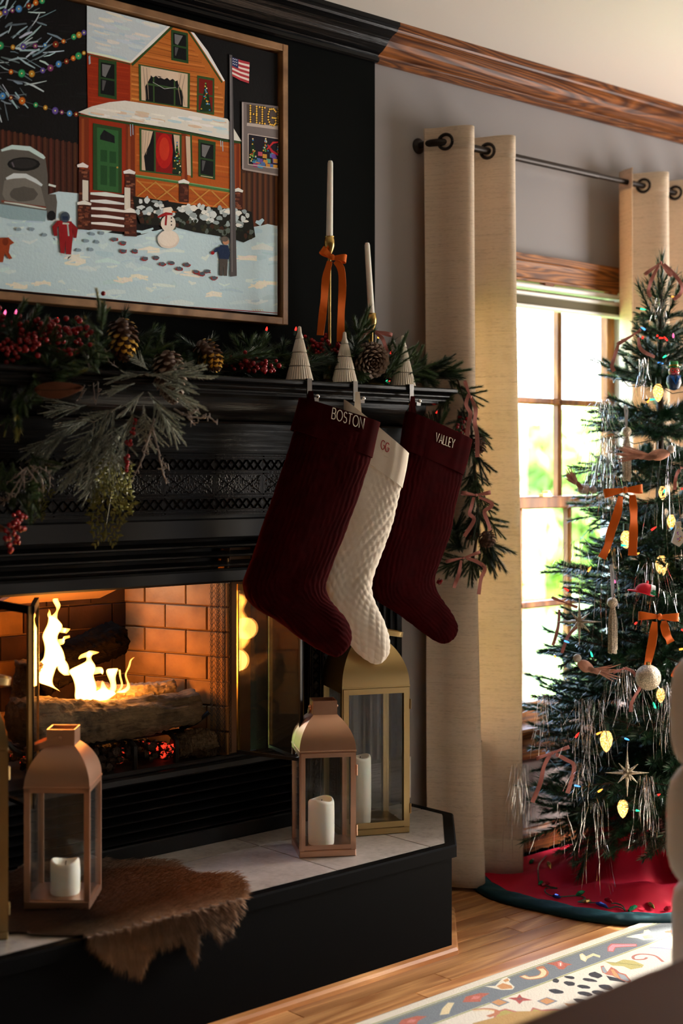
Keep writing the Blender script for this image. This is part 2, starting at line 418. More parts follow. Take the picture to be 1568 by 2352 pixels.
M['tinsel'] = tinsel_mat()
M['glitter'] = plain('champagne_glitter', (0.50, 0.42, 0.31), 0.35, 0.7, 0.5, bump=(420, 1.0, 0.004), var=0.5, vscale=260)
M['satin'] = plain('grey_satin_ribbon', (0.45, 0.44, 0.46), 0.35)
M['redfelt'] = plain('bright_red_felt', (0.62, 0.012, 0.03), 0.8, 0, 0.2, sheen=0.3)
M['whitefelt'] = plain('white_felt', (0.75, 0.75, 0.75), 0.85)
M['greenfelt'] = plain('green_felt', (0.01, 0.22, 0.09), 0.8)
M['feather'] = plain('dusty_pink_feather', (0.48, 0.24, 0.17), 0.8, 0, 0.2, var=0.25, vscale=50)
M['birdgrey'] = plain('pale_glitter_bird', (0.40, 0.34, 0.29), 0.5, 0.2, 0.5, bump=(300, 0.7, 0.003))
M['skirt'] = plain('red_velvet_skirt', (0.48, 0.003, 0.024), 0.7, 0, 0.2, sheen=0.45, sheen_tint=(1.0, 0.05, 0.15), bump=(300, 0.1, 0.001))
M['teal'] = plain('dark_teal_velvet', (0.004, 0.028, 0.038), 0.7, 0, 0.2, sheen=0.3, sheen_tint=(0.1, 0.5, 0.6), bump=(60, 0.2, 0.004))
M['boucle'] = plain('white_plush_upholstery', (0.72, 0.68, 0.64), 0.9, 0, 0.1, sheen=0.3, bump=(120, 0.3, 0.004))
M['leather'] = plain('brown_leather', (0.115, 0.058, 0.032), 0.8, 0, 0.05, bump=(90, 0.2, 0.002))
M['furbase'] = plain('hide', (0.10, 0.055, 0.03), 0.9)
def vcol_mat(name, attr, rough, bumpsc=0, bstr=0.3, spec=0.3, sheen=0.0, mul=1.0, bd=0.004):
    n = NT(name); a = n.new('ShaderNodeAttribute'); a.attribute_name = attr
    nm = n.bump(n.noise(n.coord(), bumpsc, 4, 0.6), bstr, bd) if bumpsc else None
    n.bsdf(a.outputs['Color'], rough, 0, spec, nm, sheen); return n.mat
M['paint'] = vcol_mat('oil_paint', 'paint', 0.55, 140, 0.35, 0.10, bd=0.002)
M['rug'] = vcol_mat('wool_pile', 'paint', 0.95, 260, 0.5, 0.1, 0.2)
M['fur'] = vcol_mat('fur_hair', 'paint', 0.55, 0, 0, 0.25, 0.1)
def bulb(name, c, s): M[name] = emis(name, c, s)
for nm_, c_ in (('red', (1, 0.03, 0.02)), ('green', (0.03, 0.9, 0.35)), ('blue', (0.08, 0.35, 1.0)), ('amber', (1.0, 0.36, 0.05)), ('pink_', (1.0, 0.12, 0.3))):
    bulb('mini_' + nm_, c_, 2.2)
def warm_mat():
    n = NT('warm_lit_bulb'); e = n.new('ShaderNodeEmission'); e.inputs[1].default_value = 2.0
    n.l(n.ramp(n.noise(n.coord(), 230, 2, 0.5, 0.4), [(0.35, (0.75, 0.30, 0.03)), (0.55, (1.0, 0.62, 0.20)), (0.7, (1.0, 0.80, 0.42))]), e.inputs[0])
    n.l(e.outputs[0], n.out.inputs[0]); return n.mat
M['warmbulb'] = warm_mat()
M['brass_firelit'] = plain('firelit_brass_tone', (0.30, 0.165, 0.05), 0.5, 0.7, 0.4)  # darker orange brass, with the firelight put into its colour
M['wire'] = plain('green_wire', (0.006, 0.03, 0.014), 0.5)

# ================================================================== SETTING
ZC = 2.39
XR, XL, YF = 5.0, -2.4, -5.0
# floor slab and planks
fl = struct(MB().box(XL, XR, YF, 0.0, -0.06, -0.006).build('floor', M['plank']))
proto = None; R_ = random.Random(3)
rows = 19; pw = 0.0571
for i in range(rows):
    y1 = -0.004 - i * pw; x = 1.3 - R_.random() * 0.8
    while x < XR:
        L = R_.uniform(0.45, 1.15); xe = min(x + L, XR)
        if xe > 1.35 and xe - x > 0.03:
            mb = MB().box(0.0006, xe - x - 0.0006, -pw + 0.0007, -0.0007, -0.006, -0.0012)
            vs = mb.v
            mb = MB(); a, b, c = 0.0006, xe - x - 0.0006, 0.0009
            mb.add([(a, -pw + .0006, -.006), (b, -pw + .0006, -.006), (b, -.0006, -.006), (a, -.0006, -.006),
                    (a + c, -pw + .0006 + c, 0), (b - c, -pw + .0006 + c, 0), (b - c, -.0006 - c, 0), (a + c, -.0006 - c, 0)],
                   [(4, 5, 6, 7), (0, 1, 5, 4), (1, 2, 6, 5), (2, 3, 7, 6), (3, 0, 4, 7)])
            mb.build('floor_plank', M['plank'], fl, loc=(x, y1, 0), fix=False)
        x += L
struct(MB().box(XL, XR, YF, 0.14, ZC, ZC + 0.1).build('ceiling', M['ceiling']))
# back wall: black painted part and grey part, with the window and fire openings
WX0, WX1, WZ0, WZ1 = 3.05, 3.87, 0.40, 1.755
FX0, FX1, FZ0, FZ1 = 1.45, 2.32, 0.30, 0.995
PE = 2.69
b = MB()
b.box(XL, FX0, 0, .14, 0, ZC, 0).box(FX1, PE, 0, .14, 0, ZC, 0).box(FX0, FX1, 0, .14, FZ1, ZC, 0).box(FX0, FX1, 0, .14, 0, FZ0, 0)
b.box(PE, WX0, 0, .14, 0, ZC, 1).box(WX1, XR, 0, .14, 0, ZC, 1).box(WX0, WX1, 0, .14, 0, WZ0, 1).box(WX0, WX1, 0, .14, WZ1, ZC, 1)
struct(b.build('wall_back', [M['blackwall'], M['greywall']]))
# right wall with its window opening (the daylight comes in here)
OY0, OY1, OZ0, OZ1 = -1.80, -0.75, 0.62, 1.58
b = MB()
b.box(XR, XR + .14, YF, OY0, 0, ZC).box(XR, XR + .14, OY1, 0.14, 0, ZC).box(XR, XR + .14, OY0, OY1, 0, OZ0).box(XR, XR + .14, OY0, OY1, OZ1, ZC)
struct(b.build('wall_right', M['greywall']))
w2 = sempty('window_2')
for (a0, a1, c0, c1) in ((OY0, OY0 + .05, OZ0, OZ1), (OY1 - .05, OY1, OZ0, OZ1), (OY0, OY1, OZ0, OZ0 + .05), (OY0, OY1, OZ1 - .05, OZ1), ((OY0 + OY1) / 2 - .02, (OY0 + OY1) / 2 + .02, OZ0, OZ1), (OY0, OY1, 1.12, 1.16)):
    MB().box(XR + .05, XR + .09, a0, a1, c0, c1).build('sash_bar', M['oakwin'], w2)
struct(MB().box(XL - .14, XL, YF, .14, 0, ZC).build('wall_left', M['roomwall']))
struct(MB().box(XL, XR, YF - .14, YF, 0, ZC).build('wall_front', M['roomwall']))

# crown moulding (black then oak) and oak baseboard
crown = [(0, 2.300), (-.012, 2.300), (-.018, 2.304), (-.018, 2.312), (-.012, 2.317), (-.016, 2.321), (-.030, 2.327), (-.045, 2.338), (-.056, 2.350), (-.070, 2.360), (-.088, 2.367), (-.092, 2.372), (-.092, 2.376), (-.100, 2.379), (-.100, ZC), (0, ZC)]
def crown_run(name, mat, x0, x1):
    o = struct(MB().prism(crown, 'x', x0, x1).build(name, mat)); return o
crown_run('trim_1', M['blackwood'], XL, PE)
crown_run('trim_2', M['oak'], PE, XR)
struct(MB().prism([(0, 0), (-.016, 0), (-.016, .07), (-.010, .085), (0, .088)], 'x', 2.76, XR).build('baseboard_back', M['oak']))
struct(MB().prism([(XR, 0), (XR - .016, 0), (XR - .016, .07), (XR - .010, .085), (XR, .088)], 'y', YF, 0).build('baseboard_right', M['oak']))

# window_1: oak double-hung window
w1 = sempty('window_1')
MB().prism([(0.0, 1.755), (-.022, 1.755), (-.022, 1.762), (-.018, 1.766), (-.018, 1.800), (-.024, 1.812), (-.030, 1.816), (-.030, 1.835), (0, 1.835)], 'x', 2.945, 3.975).build('head_casing', M['oakhead'], w1)
for x0, x1 in ((2.96, WX0 + .012), (WX1 - .012, 3.955)):
    MB().prism([(x0, 0), (x0, -.018), (x0 + .01, -.022), (x1 - .01, -.022), (x1, -.018), (x1, 0)], 'z', .40, 1.755).build('side_casing', M['oakwin'], w1)
MB().prism([(.03, .405), (-.060, .405), (-.066, .398), (-.060, .380), (.03, .380)], 'x', 2.92, 4.0).build('sill', M['oakhead'], w1)
MB().prism([(0, .30), (-.016, .30), (-.020, .31), (-.020, .380), (0, .380)], 'x', 2.96, 3.955).build('apron', M['oakhead'], w1)
MB().box(WX0, WX0 + .01, .0, .13, WZ0, WZ1).box(WX1 - .01, WX1, .0, .13, WZ0, WZ1).build('jamb', M['white'], w1)
def sash(name, y, z0, z1, rail_lo, rail_hi):
    s_ = bpy.data.objects.new(name, None); COL.objects.link(s_); s_.parent = w1
    x0, x1 = WX0 + .012, WX1 - .012; gx0, gx1 = x0 + .038, x1 - .038
    for a, c in ((x0, gx0), (gx1, x1)):
        MB().cbox(a, c, y - .016, y + .016, z0, z1, .004).build('stile', M['oakwin'], s_)
    MB().cbox(gx0, gx1, y - .016, y + .016, z0, z0 + rail_lo, .004).build('rail', M['oakhead'], s_)
    MB().cbox(gx0, gx1, y - .016, y + .016, z1 - rail_hi, z1, .004).build('rail', M['oakwin'], s_)
    mz = (z0 + rail_lo + z1 - rail_hi) / 2; cols = [gx0 + (gx1 - gx0) * k / 3 for k in range(4)]
    for mx_ in cols[1:3]: MB().cbox(mx_ - .010, mx_ + .010, y - .012, y + .012, z0 + rail_lo, z1 - rail_hi, .005).build('muntin', M['oakwin'], s_)
    MB().cbox(gx0, gx1, y - .012, y + .012, mz - .010, mz + .010, .005).build('muntin', M['oakwin'], s_)
    for a, c in zip(cols[:-1], cols[1:]):
        for (e, f) in ((z0 + rail_lo, mz), (mz, z1 - rail_hi)):
            MB().box(a, c, y + .013, y + .016, e, f).build('pane', M['winglass'], s_)
    return s_
sash('upper_sash', .085, 1.06, 1.745, .038, .045)
ls = sash('lower_sash', .045, .402, 1.098, .06, .038)
MB().box(3.42, 3.46, .012, .030, 1.098, 1.108).box(3.435, 3.445, .005, .03, 1.108, 1.116).build('sash_lock', M['brass'], ls)

# outside: lawn and leafy trees
struct(MB().box(-8, 40, 0.3, 60, -0.75, -0.7).build('lawn', plain('lawn_grass', (0.12, 0.22, 0.04), 0.9, var=0.4, vscale=2)))
def leaf_tree(x, y, zc, rx, rz_, n, seed, col, label):
    t = thing('leafy_tree', label, 'tree', (x, y, -.7), 0, None)
    r = np.random.RandomState(seed)
    MB().tube([(0, 0, 0), (.1, 0, zc * .5), (0, .1, zc + .6)], [.16, .12, .06], 8).build('trunk', plain('tree_bark', (.10, .07, .05), .9), t, True)
    d = r.normal(size=(n, 3)); d /= np.linalg.norm(d, axis=1)[:, None]
    cl = r.randint(0, 26, n); cc = r.normal(size=(26, 3)) * .55
    p = (d * (r.rand(n, 1) ** .4) * .55 + cc[cl]) * np.array([rx, rx, rz_]) * .7 + np.array([0, 0, zc + .7])
    a = r.normal(size=(n, 3)); a /= np.linalg.norm(a, axis=1)[:, None]
    bb = np.cross(a, r.normal(size=(n, 3))); bb /= np.linalg.norm(bb, axis=1)[:, None]
    s_ = .13
    V = np.stack([p - a * s_, p + bb * s_ * .6, p + a * s_, p - bb * s_ * .6], 1).reshape(-1, 3)
    me = bpy.data.meshes.new('foliage'); me.from_pydata(V.tolist(), [], np.arange(n * 4).reshape(-1, 4).tolist()); me.materials.append(col)
    link('foliage', me, t)['kind'] = 'stuff'
def leafmat(name, c):
    n = NT(name); df = n.new('ShaderNodeBsdfDiffuse'); tl = n.new('ShaderNodeBsdfTranslucent')
    df.inputs[0].default_value = (*c, 1); tl.inputs[0].default_value = (*c, 1)
    mx = n.new('ShaderNodeMixShader'); mx.inputs[0].default_value = .5
    n.l(df.outputs[0], mx.inputs[1]); n.l(tl.outputs[0], mx.inputs[2]); n.l(mx.outputs[0], n.out.inputs[0]); return n.mat
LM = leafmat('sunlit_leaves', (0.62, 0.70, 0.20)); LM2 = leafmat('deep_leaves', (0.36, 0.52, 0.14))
LM3 = leafmat('overexposed_leaves', (0.85, 0.85, 0.50))  # near-white leaf colour stands in for blown-out daylight
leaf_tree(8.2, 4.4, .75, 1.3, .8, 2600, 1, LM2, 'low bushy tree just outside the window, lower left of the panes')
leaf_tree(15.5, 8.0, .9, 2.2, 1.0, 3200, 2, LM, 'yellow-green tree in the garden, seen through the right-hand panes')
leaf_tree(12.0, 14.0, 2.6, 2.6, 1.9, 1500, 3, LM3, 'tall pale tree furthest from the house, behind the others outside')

# wall outlet
ot = thing('wall_outlet', 'cream electrical outlet plate on the grey wall behind the gold lantern', 'outlet', (2.79, 0, .315))
mb = MB().cbox(-.036, .036, -.006, 0, -.058, .058, .003); mb.build('cover_plate', M['white'], ot)
for z in (.022, -.022):
    s_ = MB().cbox(-.017, .017, -.009, -.005, z - .014, z + .014, .002).build('socket', M['white'], ot)
    MB().box(-.009, -.006, -.0094, -.008, z - .004, z + .007).box(.006, .009, -.0094, -.008, z - .004, z + .006).box(-.002, .002, -.0094, -.008, z - .010, z - .006).build('slot', M['wick'], s_)

# ================================================================== FIREPLACE
FP = thing('fireplace', 'black painted fireplace with moulded mantel, fluted pilaster and grey tiled raised hearth', 'fireplace', (1.88, 0, 0))
OF = Vector((-1.88, 0, 0))
def fpart(name, parent=FP):
    o = bpy.data.objects.new(name, None); COL.objects.link(o); o.parent = parent; return o
def fb(mb, name, mat, parent, smooth=False):
    # build in room coordinates under a part that sits at the fireplace root
    for i, p in enumerate(mb.v): mb.v[i] = (p[0] - 1.88, p[1], p[2])
    return mb.build(name, mat, parent, smooth)
HZ = 0.267
hearth = fpart('hearth')
hp = [(2.755, 0), (2.755, -.235), (2.53, -.46), (1.23, -.46), (1.005, -.235), (1.005, 0)]
ins = lambda k: [(2.755 - k, 0), (2.755 - k, -.235 + k * .41), (2.53 - k * .41, -.46 + k), (1.23 + k * .41, -.46 + k), (1.005 + k, -.235 + k * .41), (1.005 + k, 0)]
fb(MB().prism(ins(.012), 'z', 0, HZ - .030), 'hearth_base', M['blackpanel'], hearth)
# nosing frame round the tiles
def frame_strip(a, c, k0, k1, z0, z1):
    A = ins(k0); B = ins(k1)
    return [A[a], A[c], B[c], B[a]]
for a, c in ((0, 1), (1, 2), (2, 3), (3, 4), (4, 5)):
    mb = MB(); A0, B0 = ins(0), ins(.028)
    q = [A0[a], A0[c], B0[c], B0[a]]
    A1 = ins(.004)
    vs = [(*A1[a], HZ), (*A1[c], HZ), (*B0[c], HZ), (*B0[a], HZ), (*A0[a], HZ - .004), (*A0[c], HZ - .004), (*A0[a], HZ - .030), (*A0[c], HZ - .030), (*B0[a], HZ - .030), (*B0[c], HZ - .030)]
    mb.add(vs, [(0, 1, 2, 3), (4, 5, 1, 0), (6, 7, 5, 4), (8, 9, 7, 6), (3, 2, 9, 8), (0, 3, 8, 6, 4), (1, 5, 7, 9, 2)])
    fb(mb, 'nosing', M['blackpanel'], hearth)
fb(MB().prism(ins(.028), 'z', HZ - .030, HZ - .004), 'grout_bed', M['grout'], hearth)
def clip_poly(poly, a, b_, c):   # keep a*x+b*y<=c
    out = []
    for i in range(len(poly)):
        p, q = poly[i], poly[(i + 1) % len(poly)]; dp = a * p[0] + b_ * p[1] - c; dq = a * q[0] + b_ * q[1] - c
        if dp <= 0: out.append(p)
        if (dp < 0) != (dq < 0) and dp != dq:
            t = dp / (dp - dq); out.append((p[0] + (q[0] - p[0]) * t, p[1] + (q[1] - p[1]) * t))
    return out
T = ins(.030); g = .0022
for ix in range(-4, 3):
    for (y0, y1) in ((-.448, -.146), (-.146, .0)):
        x0 = 2.165 + .302 * ix; x1 = x0 + .302
        poly = [(x0 + g, y0 + g), (x1 - g, y0 + g), (x1 - g, y1 - g), (x0 + g, y1 - g)]
        for i in range(5):
            p, q = T[i], T[i + 1]; nx, ny = -(q[1] - p[1]), (q[0] - p[0])  # outward for this winding
            if nx * (1.88 - p[0]) + ny * (-.1 - p[1]) > 0: nx, ny = -nx, -ny
            poly = clip_poly(poly, nx, ny, nx * p[0] + ny * p[1])
            if len(poly) < 3: break
        if len(poly) >= 3:
            fb(MB().prism(poly, 'z', HZ - .006, HZ + R_.uniform(-.0004, .0004)), 'hearth_tile', M['tile'], hearth)
# oak quarter round at the foot of the hearth
for a, c in ((0, 1), (1, 2), (2, 3)):
    A0, A1, A2 = ins(.012), ins(-.004), ins(.0)
    vs = [(*A0[a], 0), (*A0[c], 0), (*A1[c], 0), (*A1[a], 0), (*A1[a], .010), (*A1[c], .010), (*A2[a], .017), (*A2[c], .017), (*A0[a], .020), (*A0[c], .020)]
    fb(MB().add(vs, [(3, 2, 5, 4), (4, 5, 7, 6), (6, 7, 9, 8), (0, 3, 4, 6, 8), (1, 9, 7, 5, 2)]), 'quarter_round', M['plank'], hearth)

# mantel: shelf and mouldings
mantel = fpart('mantel')
def run(prof, x0, x1, name, smooth=False): return fb(MB().prism(prof, 'x', x0, x1), name, M['blackwood'], mantel, smooth)
run([(0, 1.400), (-.200, 1.400), (-.204, 1.397), (-.204, 1.390), (-.200, 1.387), (0, 1.387)], .955, 2.805, 'shelf')
run([(0, 1.387), (-.190, 1.387), (-.192, 1.384), (-.186, 1.380), (-.186, 1.377), (-.181, 1.373), (-.172, 1.370), (-.172, 1.3665), (0, 1.3665)], .967, 2.793, 'shelf_moulding')
run([(0, 1.3665), (-.160, 1.3665), (-.160, 1.361), (-.150, 1.357), (-.132, 1.355), (0, 1.355)], .985, 2.775, 'fillet')
cv = [(-.06 - .068 * math.sin(q) , 1.302 + .053 * (1 - math.cos(q))) for q in [i * PI / 2 / 8 for i in range(9)]]
run([(0, 1.355), (-.128, 1.355)] + list(reversed(cv)) + [(0, 1.302)], 1.0, 2.760, 'bed_moulding', 30)
run([(0, 1.302), (-.066, 1.302), (-.070, 1.299), (-.066, 1.295), (0, 1.295)], 1.0, 2.752, 'bead')
run([(0, 1.295), (-.060, 1.295), (-.060, 1.222), (0, 1.222)], 1.02, 2.740, 'frieze_board')

# surround: fluted pilasters and embossed tiles
surround = fpart('surround')
def pilaster(x0, x1):
    prof = [(x0, 0), (x0, -.06)]; nfl = 6; m_ = .014; fw = (x1 - x0 - 2 * m_) / nfl
    for i in range(nfl):
        a = x0 + m_ + i * fw
        prof += [(a + .004, -.060), (a + .007, -.053), (a + fw / 2, -.049), (a + fw - .007, -.053), (a + fw - .004, -.060)]
    prof += [(x1, -.06), (x1, 0)]
    fb(MB().prism(prof, 'z', HZ + .13, 1.222), 'pilaster', M['blackwood'], surround)
    fb(MB().cbox(x0 - .006, x1 + .006, -.070, 0, HZ, HZ + .13, .006), 'plinth', M['blackwood'], surround)
pilaster(2.555, 2.735); pilaster(1.025, 1.205)
def embossed_tile():
    s = .150; mb = MB().box(0, s, -.012, 0, 0, s)
    yb = -.0165
    for z in (.004, .012, .040, .048, .100, .108, .136, .143): mb.cbox(0.001, s - .001, yb, -.011, z, z + .0035, .001)
    for zz in (.0155, .1115):
        for i in range(6):
            x = .004 + i * .024
            for (a, c) in ((x, x + .022), (x + .022, x)):
                w = .0022
                mb.add([(a - w, -.012, zz), (a + w, -.012, zz), (c + w, -.012, zz + .0245), (c - w, -.012, zz + .0245),
                        (a, yb, zz), (c, yb, zz + .0245)], [(0, 4, 5, 3), (1, 2, 5, 4), (0, 1, 4), (2, 3, 5)])
    for (ax_, az, bx_, bz) in ((.006, .053, .075, .098), (.075, .098, .144, .053), (.006, .098, .075, .053), (.075, .053, .144, .098)):
        w = .0012
        mb.add([(ax_ - w, -.012, az), (ax_ + w, -.012, az), (bx_ + w, -.012, bz), (bx_ - w, -.012, bz), (ax_, -.0140, az), (bx_, -.0140, bz)], [(0, 4, 5, 3), (1, 2, 5, 4), (0, 1, 4), (2, 3, 5)])
    rr = random.Random(5)
    for k in range(210):
        x = rr.uniform(.008, .142); z = rr.uniform(.054, .096); q = rr.uniform(.0016, .0042)
        mb.add([(x - q, -.012, z), (x + q, -.012, z - q * .5), (x + q * .3, -.012, z + q * 1.6), (x, -.012 - q * .55, z + q * .4)], [(0, 1, 3), (1, 2, 3), (2, 0, 3)])
    return mb.mesh('embossed_tile', plain('black_glazed_tile', (.006, .006, .007), .22, 0, .5, bump=(160, .25, .002)))
etm = embossed_tile()
x = 2.553 - .1505
spots = [(x - i * .1505, 1.070, 0) for i in range(9)]
spots += [(2.553, HZ + .052 + k * .1505, 1) for k in range(5)] + [(1.358, HZ + .052 + k * .1505, 1) for k in range(5)]
for (x, z, r) in spots:
    o = link('embossed_tile', etm, surround); o.location = (x - 1.88, -.040, z)
    if r: o.rotation_euler = (0, -PI / 2, 0)
fb(MB().box(1.205, 2.555, -.040, 0, 1.06, 1.222).box(2.385, 2.555, -.040, 0, HZ, 1.06).box(1.205, 1.375, -.040, 0, HZ, 1.06), 'tile_backing', M['blackmetal'], surround)

# metal firebox insert: louvres, header, doors, firebricks
insert = fpart('insert')
IX0, IX1 = 1.38, 2.384
OX0, OX1, SZ, TZ = 1.50, 2.265, .466, .903
def ib(mb, name, mat, smooth=False, parent=insert): return fb(mb, name, mat, parent, smooth)
ib(MB().cbox(IX0, IX1, -.052, 0.0, 1.012, 1.062, .004), 'header_panel', M['blackmetal'])
ib(MB().cbox(IX0, IX1, -.060, -.02, TZ, .937, .005), 'header_bar', M['blackmetal'])
ib(MB().cbox(IX0, OX0 - .0, -.052, -.01, SZ, TZ, .003), 'side_panel', M['blackmetal'])
ib(MB().cbox(OX1, IX1, -.052, -.01, SZ, TZ, .003), 'side_panel', M['blackmetal'])
ib(MB().box(IX1 - .007, IX1, -.056, -.048, HZ + .02, 1.06), 'brass_strip', M['brass'])
ib(MB().box(IX0, IX1, -.004, 0, .935, 1.012), 'vent_back', M['wick'])
def slat(z, h, x0, x1, nm='louvre'):
    ib(MB().prism([(-.012, z + h * .2), (-.046, z), (-.054, z + .002), (-.056, z + .006), (-.046, z + .007), (-.012, z + h * .55)], 'x', x0, x1), nm, M['blackmetal'])
for k in range(3): slat(.942 + k * .024, .024, IX0 + .01, IX1 - .012)
ib(MB().prism([(0, .446), (-.062, .446), (-.066, .450), (-.066, .462), (-.060, SZ), (0, SZ)], 'x', IX0, IX1), 'threshold', M['blackmetal'])
for k in range(6): slat(.308 + k * .0225, .0225, IX0 + .01, IX1 - .012)
ib(MB().box(IX0, IX1, -.004, 0, HZ + .02, .446), 'vent_back', M['wick'])
ib(MB().cbox(IX0, IX1, -.056, 0, HZ, .304, .003), 'bottom_rail', M['blackmetal'])
ib(MB().tube([(OX0, -.056, SZ + .008), (OX1, -.056, SZ + .008)], .005, 6), 'door_track', M['blackmetal'])
# bifold glass doors
def leaf(p0, p1, stile_brass=0):
    p0 = Vector((p0[0], p0[1], 0)); p1 = Vector((p1[0], p1[1], 0)); d = (p1 - p0).normalized(); n_ = Vector((-d.y, d.x, 0))
    L = (p1 - p0).length; z0, z1 = SZ + .014, TZ - .004
    e = fpart('door_leaf', FP)
    def bx(a0, a1, zz0, zz1, t, nm, mat):
        vs = [p0 + d * a + n_ * o + Vector((0, 0, z)) for a in (a0, a1) for o in (-t, t) for z in (zz0, zz1)]
        fb(MB().add(vs, [(0, 1, 3, 2), (4, 6, 7, 5), (0, 4, 5, 1), (2, 3, 7, 6), (0, 2, 6, 4), (1, 5, 7, 3)]), nm, mat, e)
    sb = .010 if stile_brass else .004
    bx(0, .004, z0, z1, .005, 'stile', M['brass']); bx(L - sb, L, z0, z1, .004, 'stile', M['brass_firelit'] if stile_brass else M['blackmetal'])
    bx(0, L, z0, z0 + .008, .005, 'rail', M['blackmetal']); bx(0, L, z1 - .016, z1, .005, 'rail', M['blackmetal'])
    bx(.004, L - sb, z0 + .008, z1 - .016, .0025, 'glass', M['doorglass'])
leaf((2.165, -.062), (2.218, -.242)); leaf((2.268, -.062), (2.222, -.240))
leaf((1.502, -.062), (1.488, -.238), 1); leaf((1.604, -.062), (1.492, -.238))
# firebox shell with bricks
SA, SB = Vector((2.165, -.03, 0)), Vector((2.057, .275, 0))
LA, LB = Vector((1.515, -.03, 0)), Vector((1.565, .275, 0))
ib(MB().prism([(LA.x - .02, -.005), (LA.x, -.03), (LB.x, LB.y), (SB.x, SB.y), (SA.x, -.03), (SA.x + .02, -.005), (2.25, -.005), (2.25, .34), (1.42, .34), (1.42, -.005)], 'z', SZ - .01, .985), 'firebox_shell', M['mortar'])
ib(MB().box(1.505, 2.24, -.05, .30, SZ - .012, SZ + .002), 'firebox_floor', M['iron'])
def brickwall(P, Q, mat, inward, seed):
    d = (Q - P).normalized(); L = (Q - P).length; ang = math.atan2(d.y, d.x); rr = random.Random(seed)
    bl, bh = .128, .0575
    nr = 8
    for r in range(nr):
        z = SZ + .003 + r * (bh + .0045); xx = -(r % 2) * bl / 2
        h = min(bh, .975 - z)
        if h < .01: break
        while xx < L - .004:
            a = max(xx, 0) + .002; c = min(xx + bl, L) - .002
            if c - a > .012:
                yb = -inward * (.006 + rr.uniform(0, .002)); y0, y1 = (yb, .004 * inward)
                mb = MB(); cc = .0015
                s_ = -1 if inward > 0 else 1
                mb.cbox(a, c, -.007 - rr.uniform(0, .002), .002, 0, h, cc)
                if inward < 0:
                    for i, p in enumerate(mb.v): mb.v[i] = (p[0], -p[1], p[2])
                mt_ = M['brick'] if (mat is M['soot'] and P.x + d.x * (a + c) / 2 < 1.70) else mat  # lighter brick at the left stands in for firelight on the wall
                mb.build('brick', mt_, insert, loc=(P.x - 1.88, P.y, z), rz=ang)
            xx += bl
brickwall(SA, SB, M['brick'], -1, 1)
brickwall(LB, SB, M['soot'], 1, 2)
brickwall(LA, LB, M['brick'], 1, 3)
# draught baffle at the top, lit by the fire
ib(MB().prism([(.06, .906), (.065, .912), (.20, .868), (.197, .860)], 'x', 1.64, 1.93), 'baffle', plain('heat_stained_steel', (.28, .15, .08), .6, .4))
# chain mesh curtain gathered at the right
mb = MB()
for k in range(30):
    x = 2.116 + k * .0018; pts = []
    for i in range(66):
        z = SZ + .012 + i * .0066
        pts.append((x + (.0022 if (i + k) % 2 else -.0022), -.022 + .011 * math.sin(k * .62), z))
    mb.tube(pts, .00055, 3, False)
ib(mb, 'mesh_curtain', M['iron'])['kind'] = 'stuff'

# ------------------------------------------------------------------ fire: grate, logs, embers, flames
def loggeo(path, r, seed, mat, name, label, n=34, k=54, sag=None, group='logs on the fire grate'):
    rr = random.Random(seed); P = cr(path, k)
    ph = [rr.uniform(0, 6.28) for _ in range(10)]
    mb = MB(); rings = []
    root = Vector(P[k // 2]); d = Vector(P[-1]) - Vector(P[0]); d.normalize(); a = d.orthogonal().normalized(); b_ = d.cross(a)
    for i in range(k):
        t = i / (k - 1); ring = []
        rad = r * (1 + .10 * math.sin(5 * t + ph[0]) + .05 * math.sin(13 * t + ph[1])) * (.86 if i in (0, k - 1) else 1)
        for j in range(n):
            q = 2 * PI * j / n
            bark = .06 * math.sin(7 * q + 2.5 * math.sin(6 * t + ph[2])) + .05 * math.sin(3 * q + 4 * t + ph[3]) + .035 * math.sin(11 * q + 9 * t + ph[4]) + rr.uniform(-.075, .075)
            ring.append(Vector(P[i]) - root + (a * math.cos(q) + b_ * math.sin(q)) * rad * (1 + bark) + d * rr.uniform(-.003, .003))
        rings.append(ring)
    loft(mb, rings)
    o = mb.build(name, mat, None, 55, loc=root); return tag(o, label, 'log', group)
loggeo([(1.60, .035, .615), (1.72, .03, .600), (1.85, .028, .588), (1.98, .03, .586), (2.105, .035, .588)], .047, 1, M['log'], 'fire_log', 'large front log with grey-brown bark lying across the grate in front of the flames')
loggeo([(1.86, .13, .640), (1.95, .11, .625), (2.075, .085, .652 - .02)], .026, 2, M['palelog'], 'fire_log', 'pale split log behind the front log, pointing right')
loggeo([(1.72, .17, .67), (1.86, .20, .72), (2.00, .22, .755)], .045, 3, M['char'], 'fire_log', 'charred black log leaning diagonally at the back of the firebox')
loggeo([(1.655, .10, .60), (1.662, .09, .68), (1.668, .085, .735)], .030, 4, M['log'], 'fire_log', 'short rough piece of bark standing at the left of the flames')
loggeo([(2.03, .02, .500), (2.08, .01, .505), (2.135, .0, .498)], .033, 5, M['log'], 'fire_log', 'short rounded log on the firebox floor at the right')
gr = thing('fire_grate', 'black iron grate holding the burning logs', 'grate', (1.86, .08, SZ))
for x in (-.20, -.08, .04, .16):
    MB().tube([(x, -.085, 0), (x, -.085, .055), (x, -.06, .070), (x, .10, .070), (x, .10, 0)], .007, 6).build('bar', M['iron'], gr, True)
for x in (-.235, .21):
    MB().tube([(x, -.03, .07), (x + (.03 if x > 0 else -.03), -.055, .085), (x + (.06 if x > 0 else -.06), -.07, .11)], .006, 6).build('prong', M['iron'], gr, True)
MB().tube([(-.25, -.03, .066), (.22, -.03, .066)], .006, 6).build('cross_bar', M['iron'], gr, True)
MB().tube([(-.25, .07, .066), (.22, .07, .066)], .006, 6).build('cross_bar', M['iron'], gr, True)
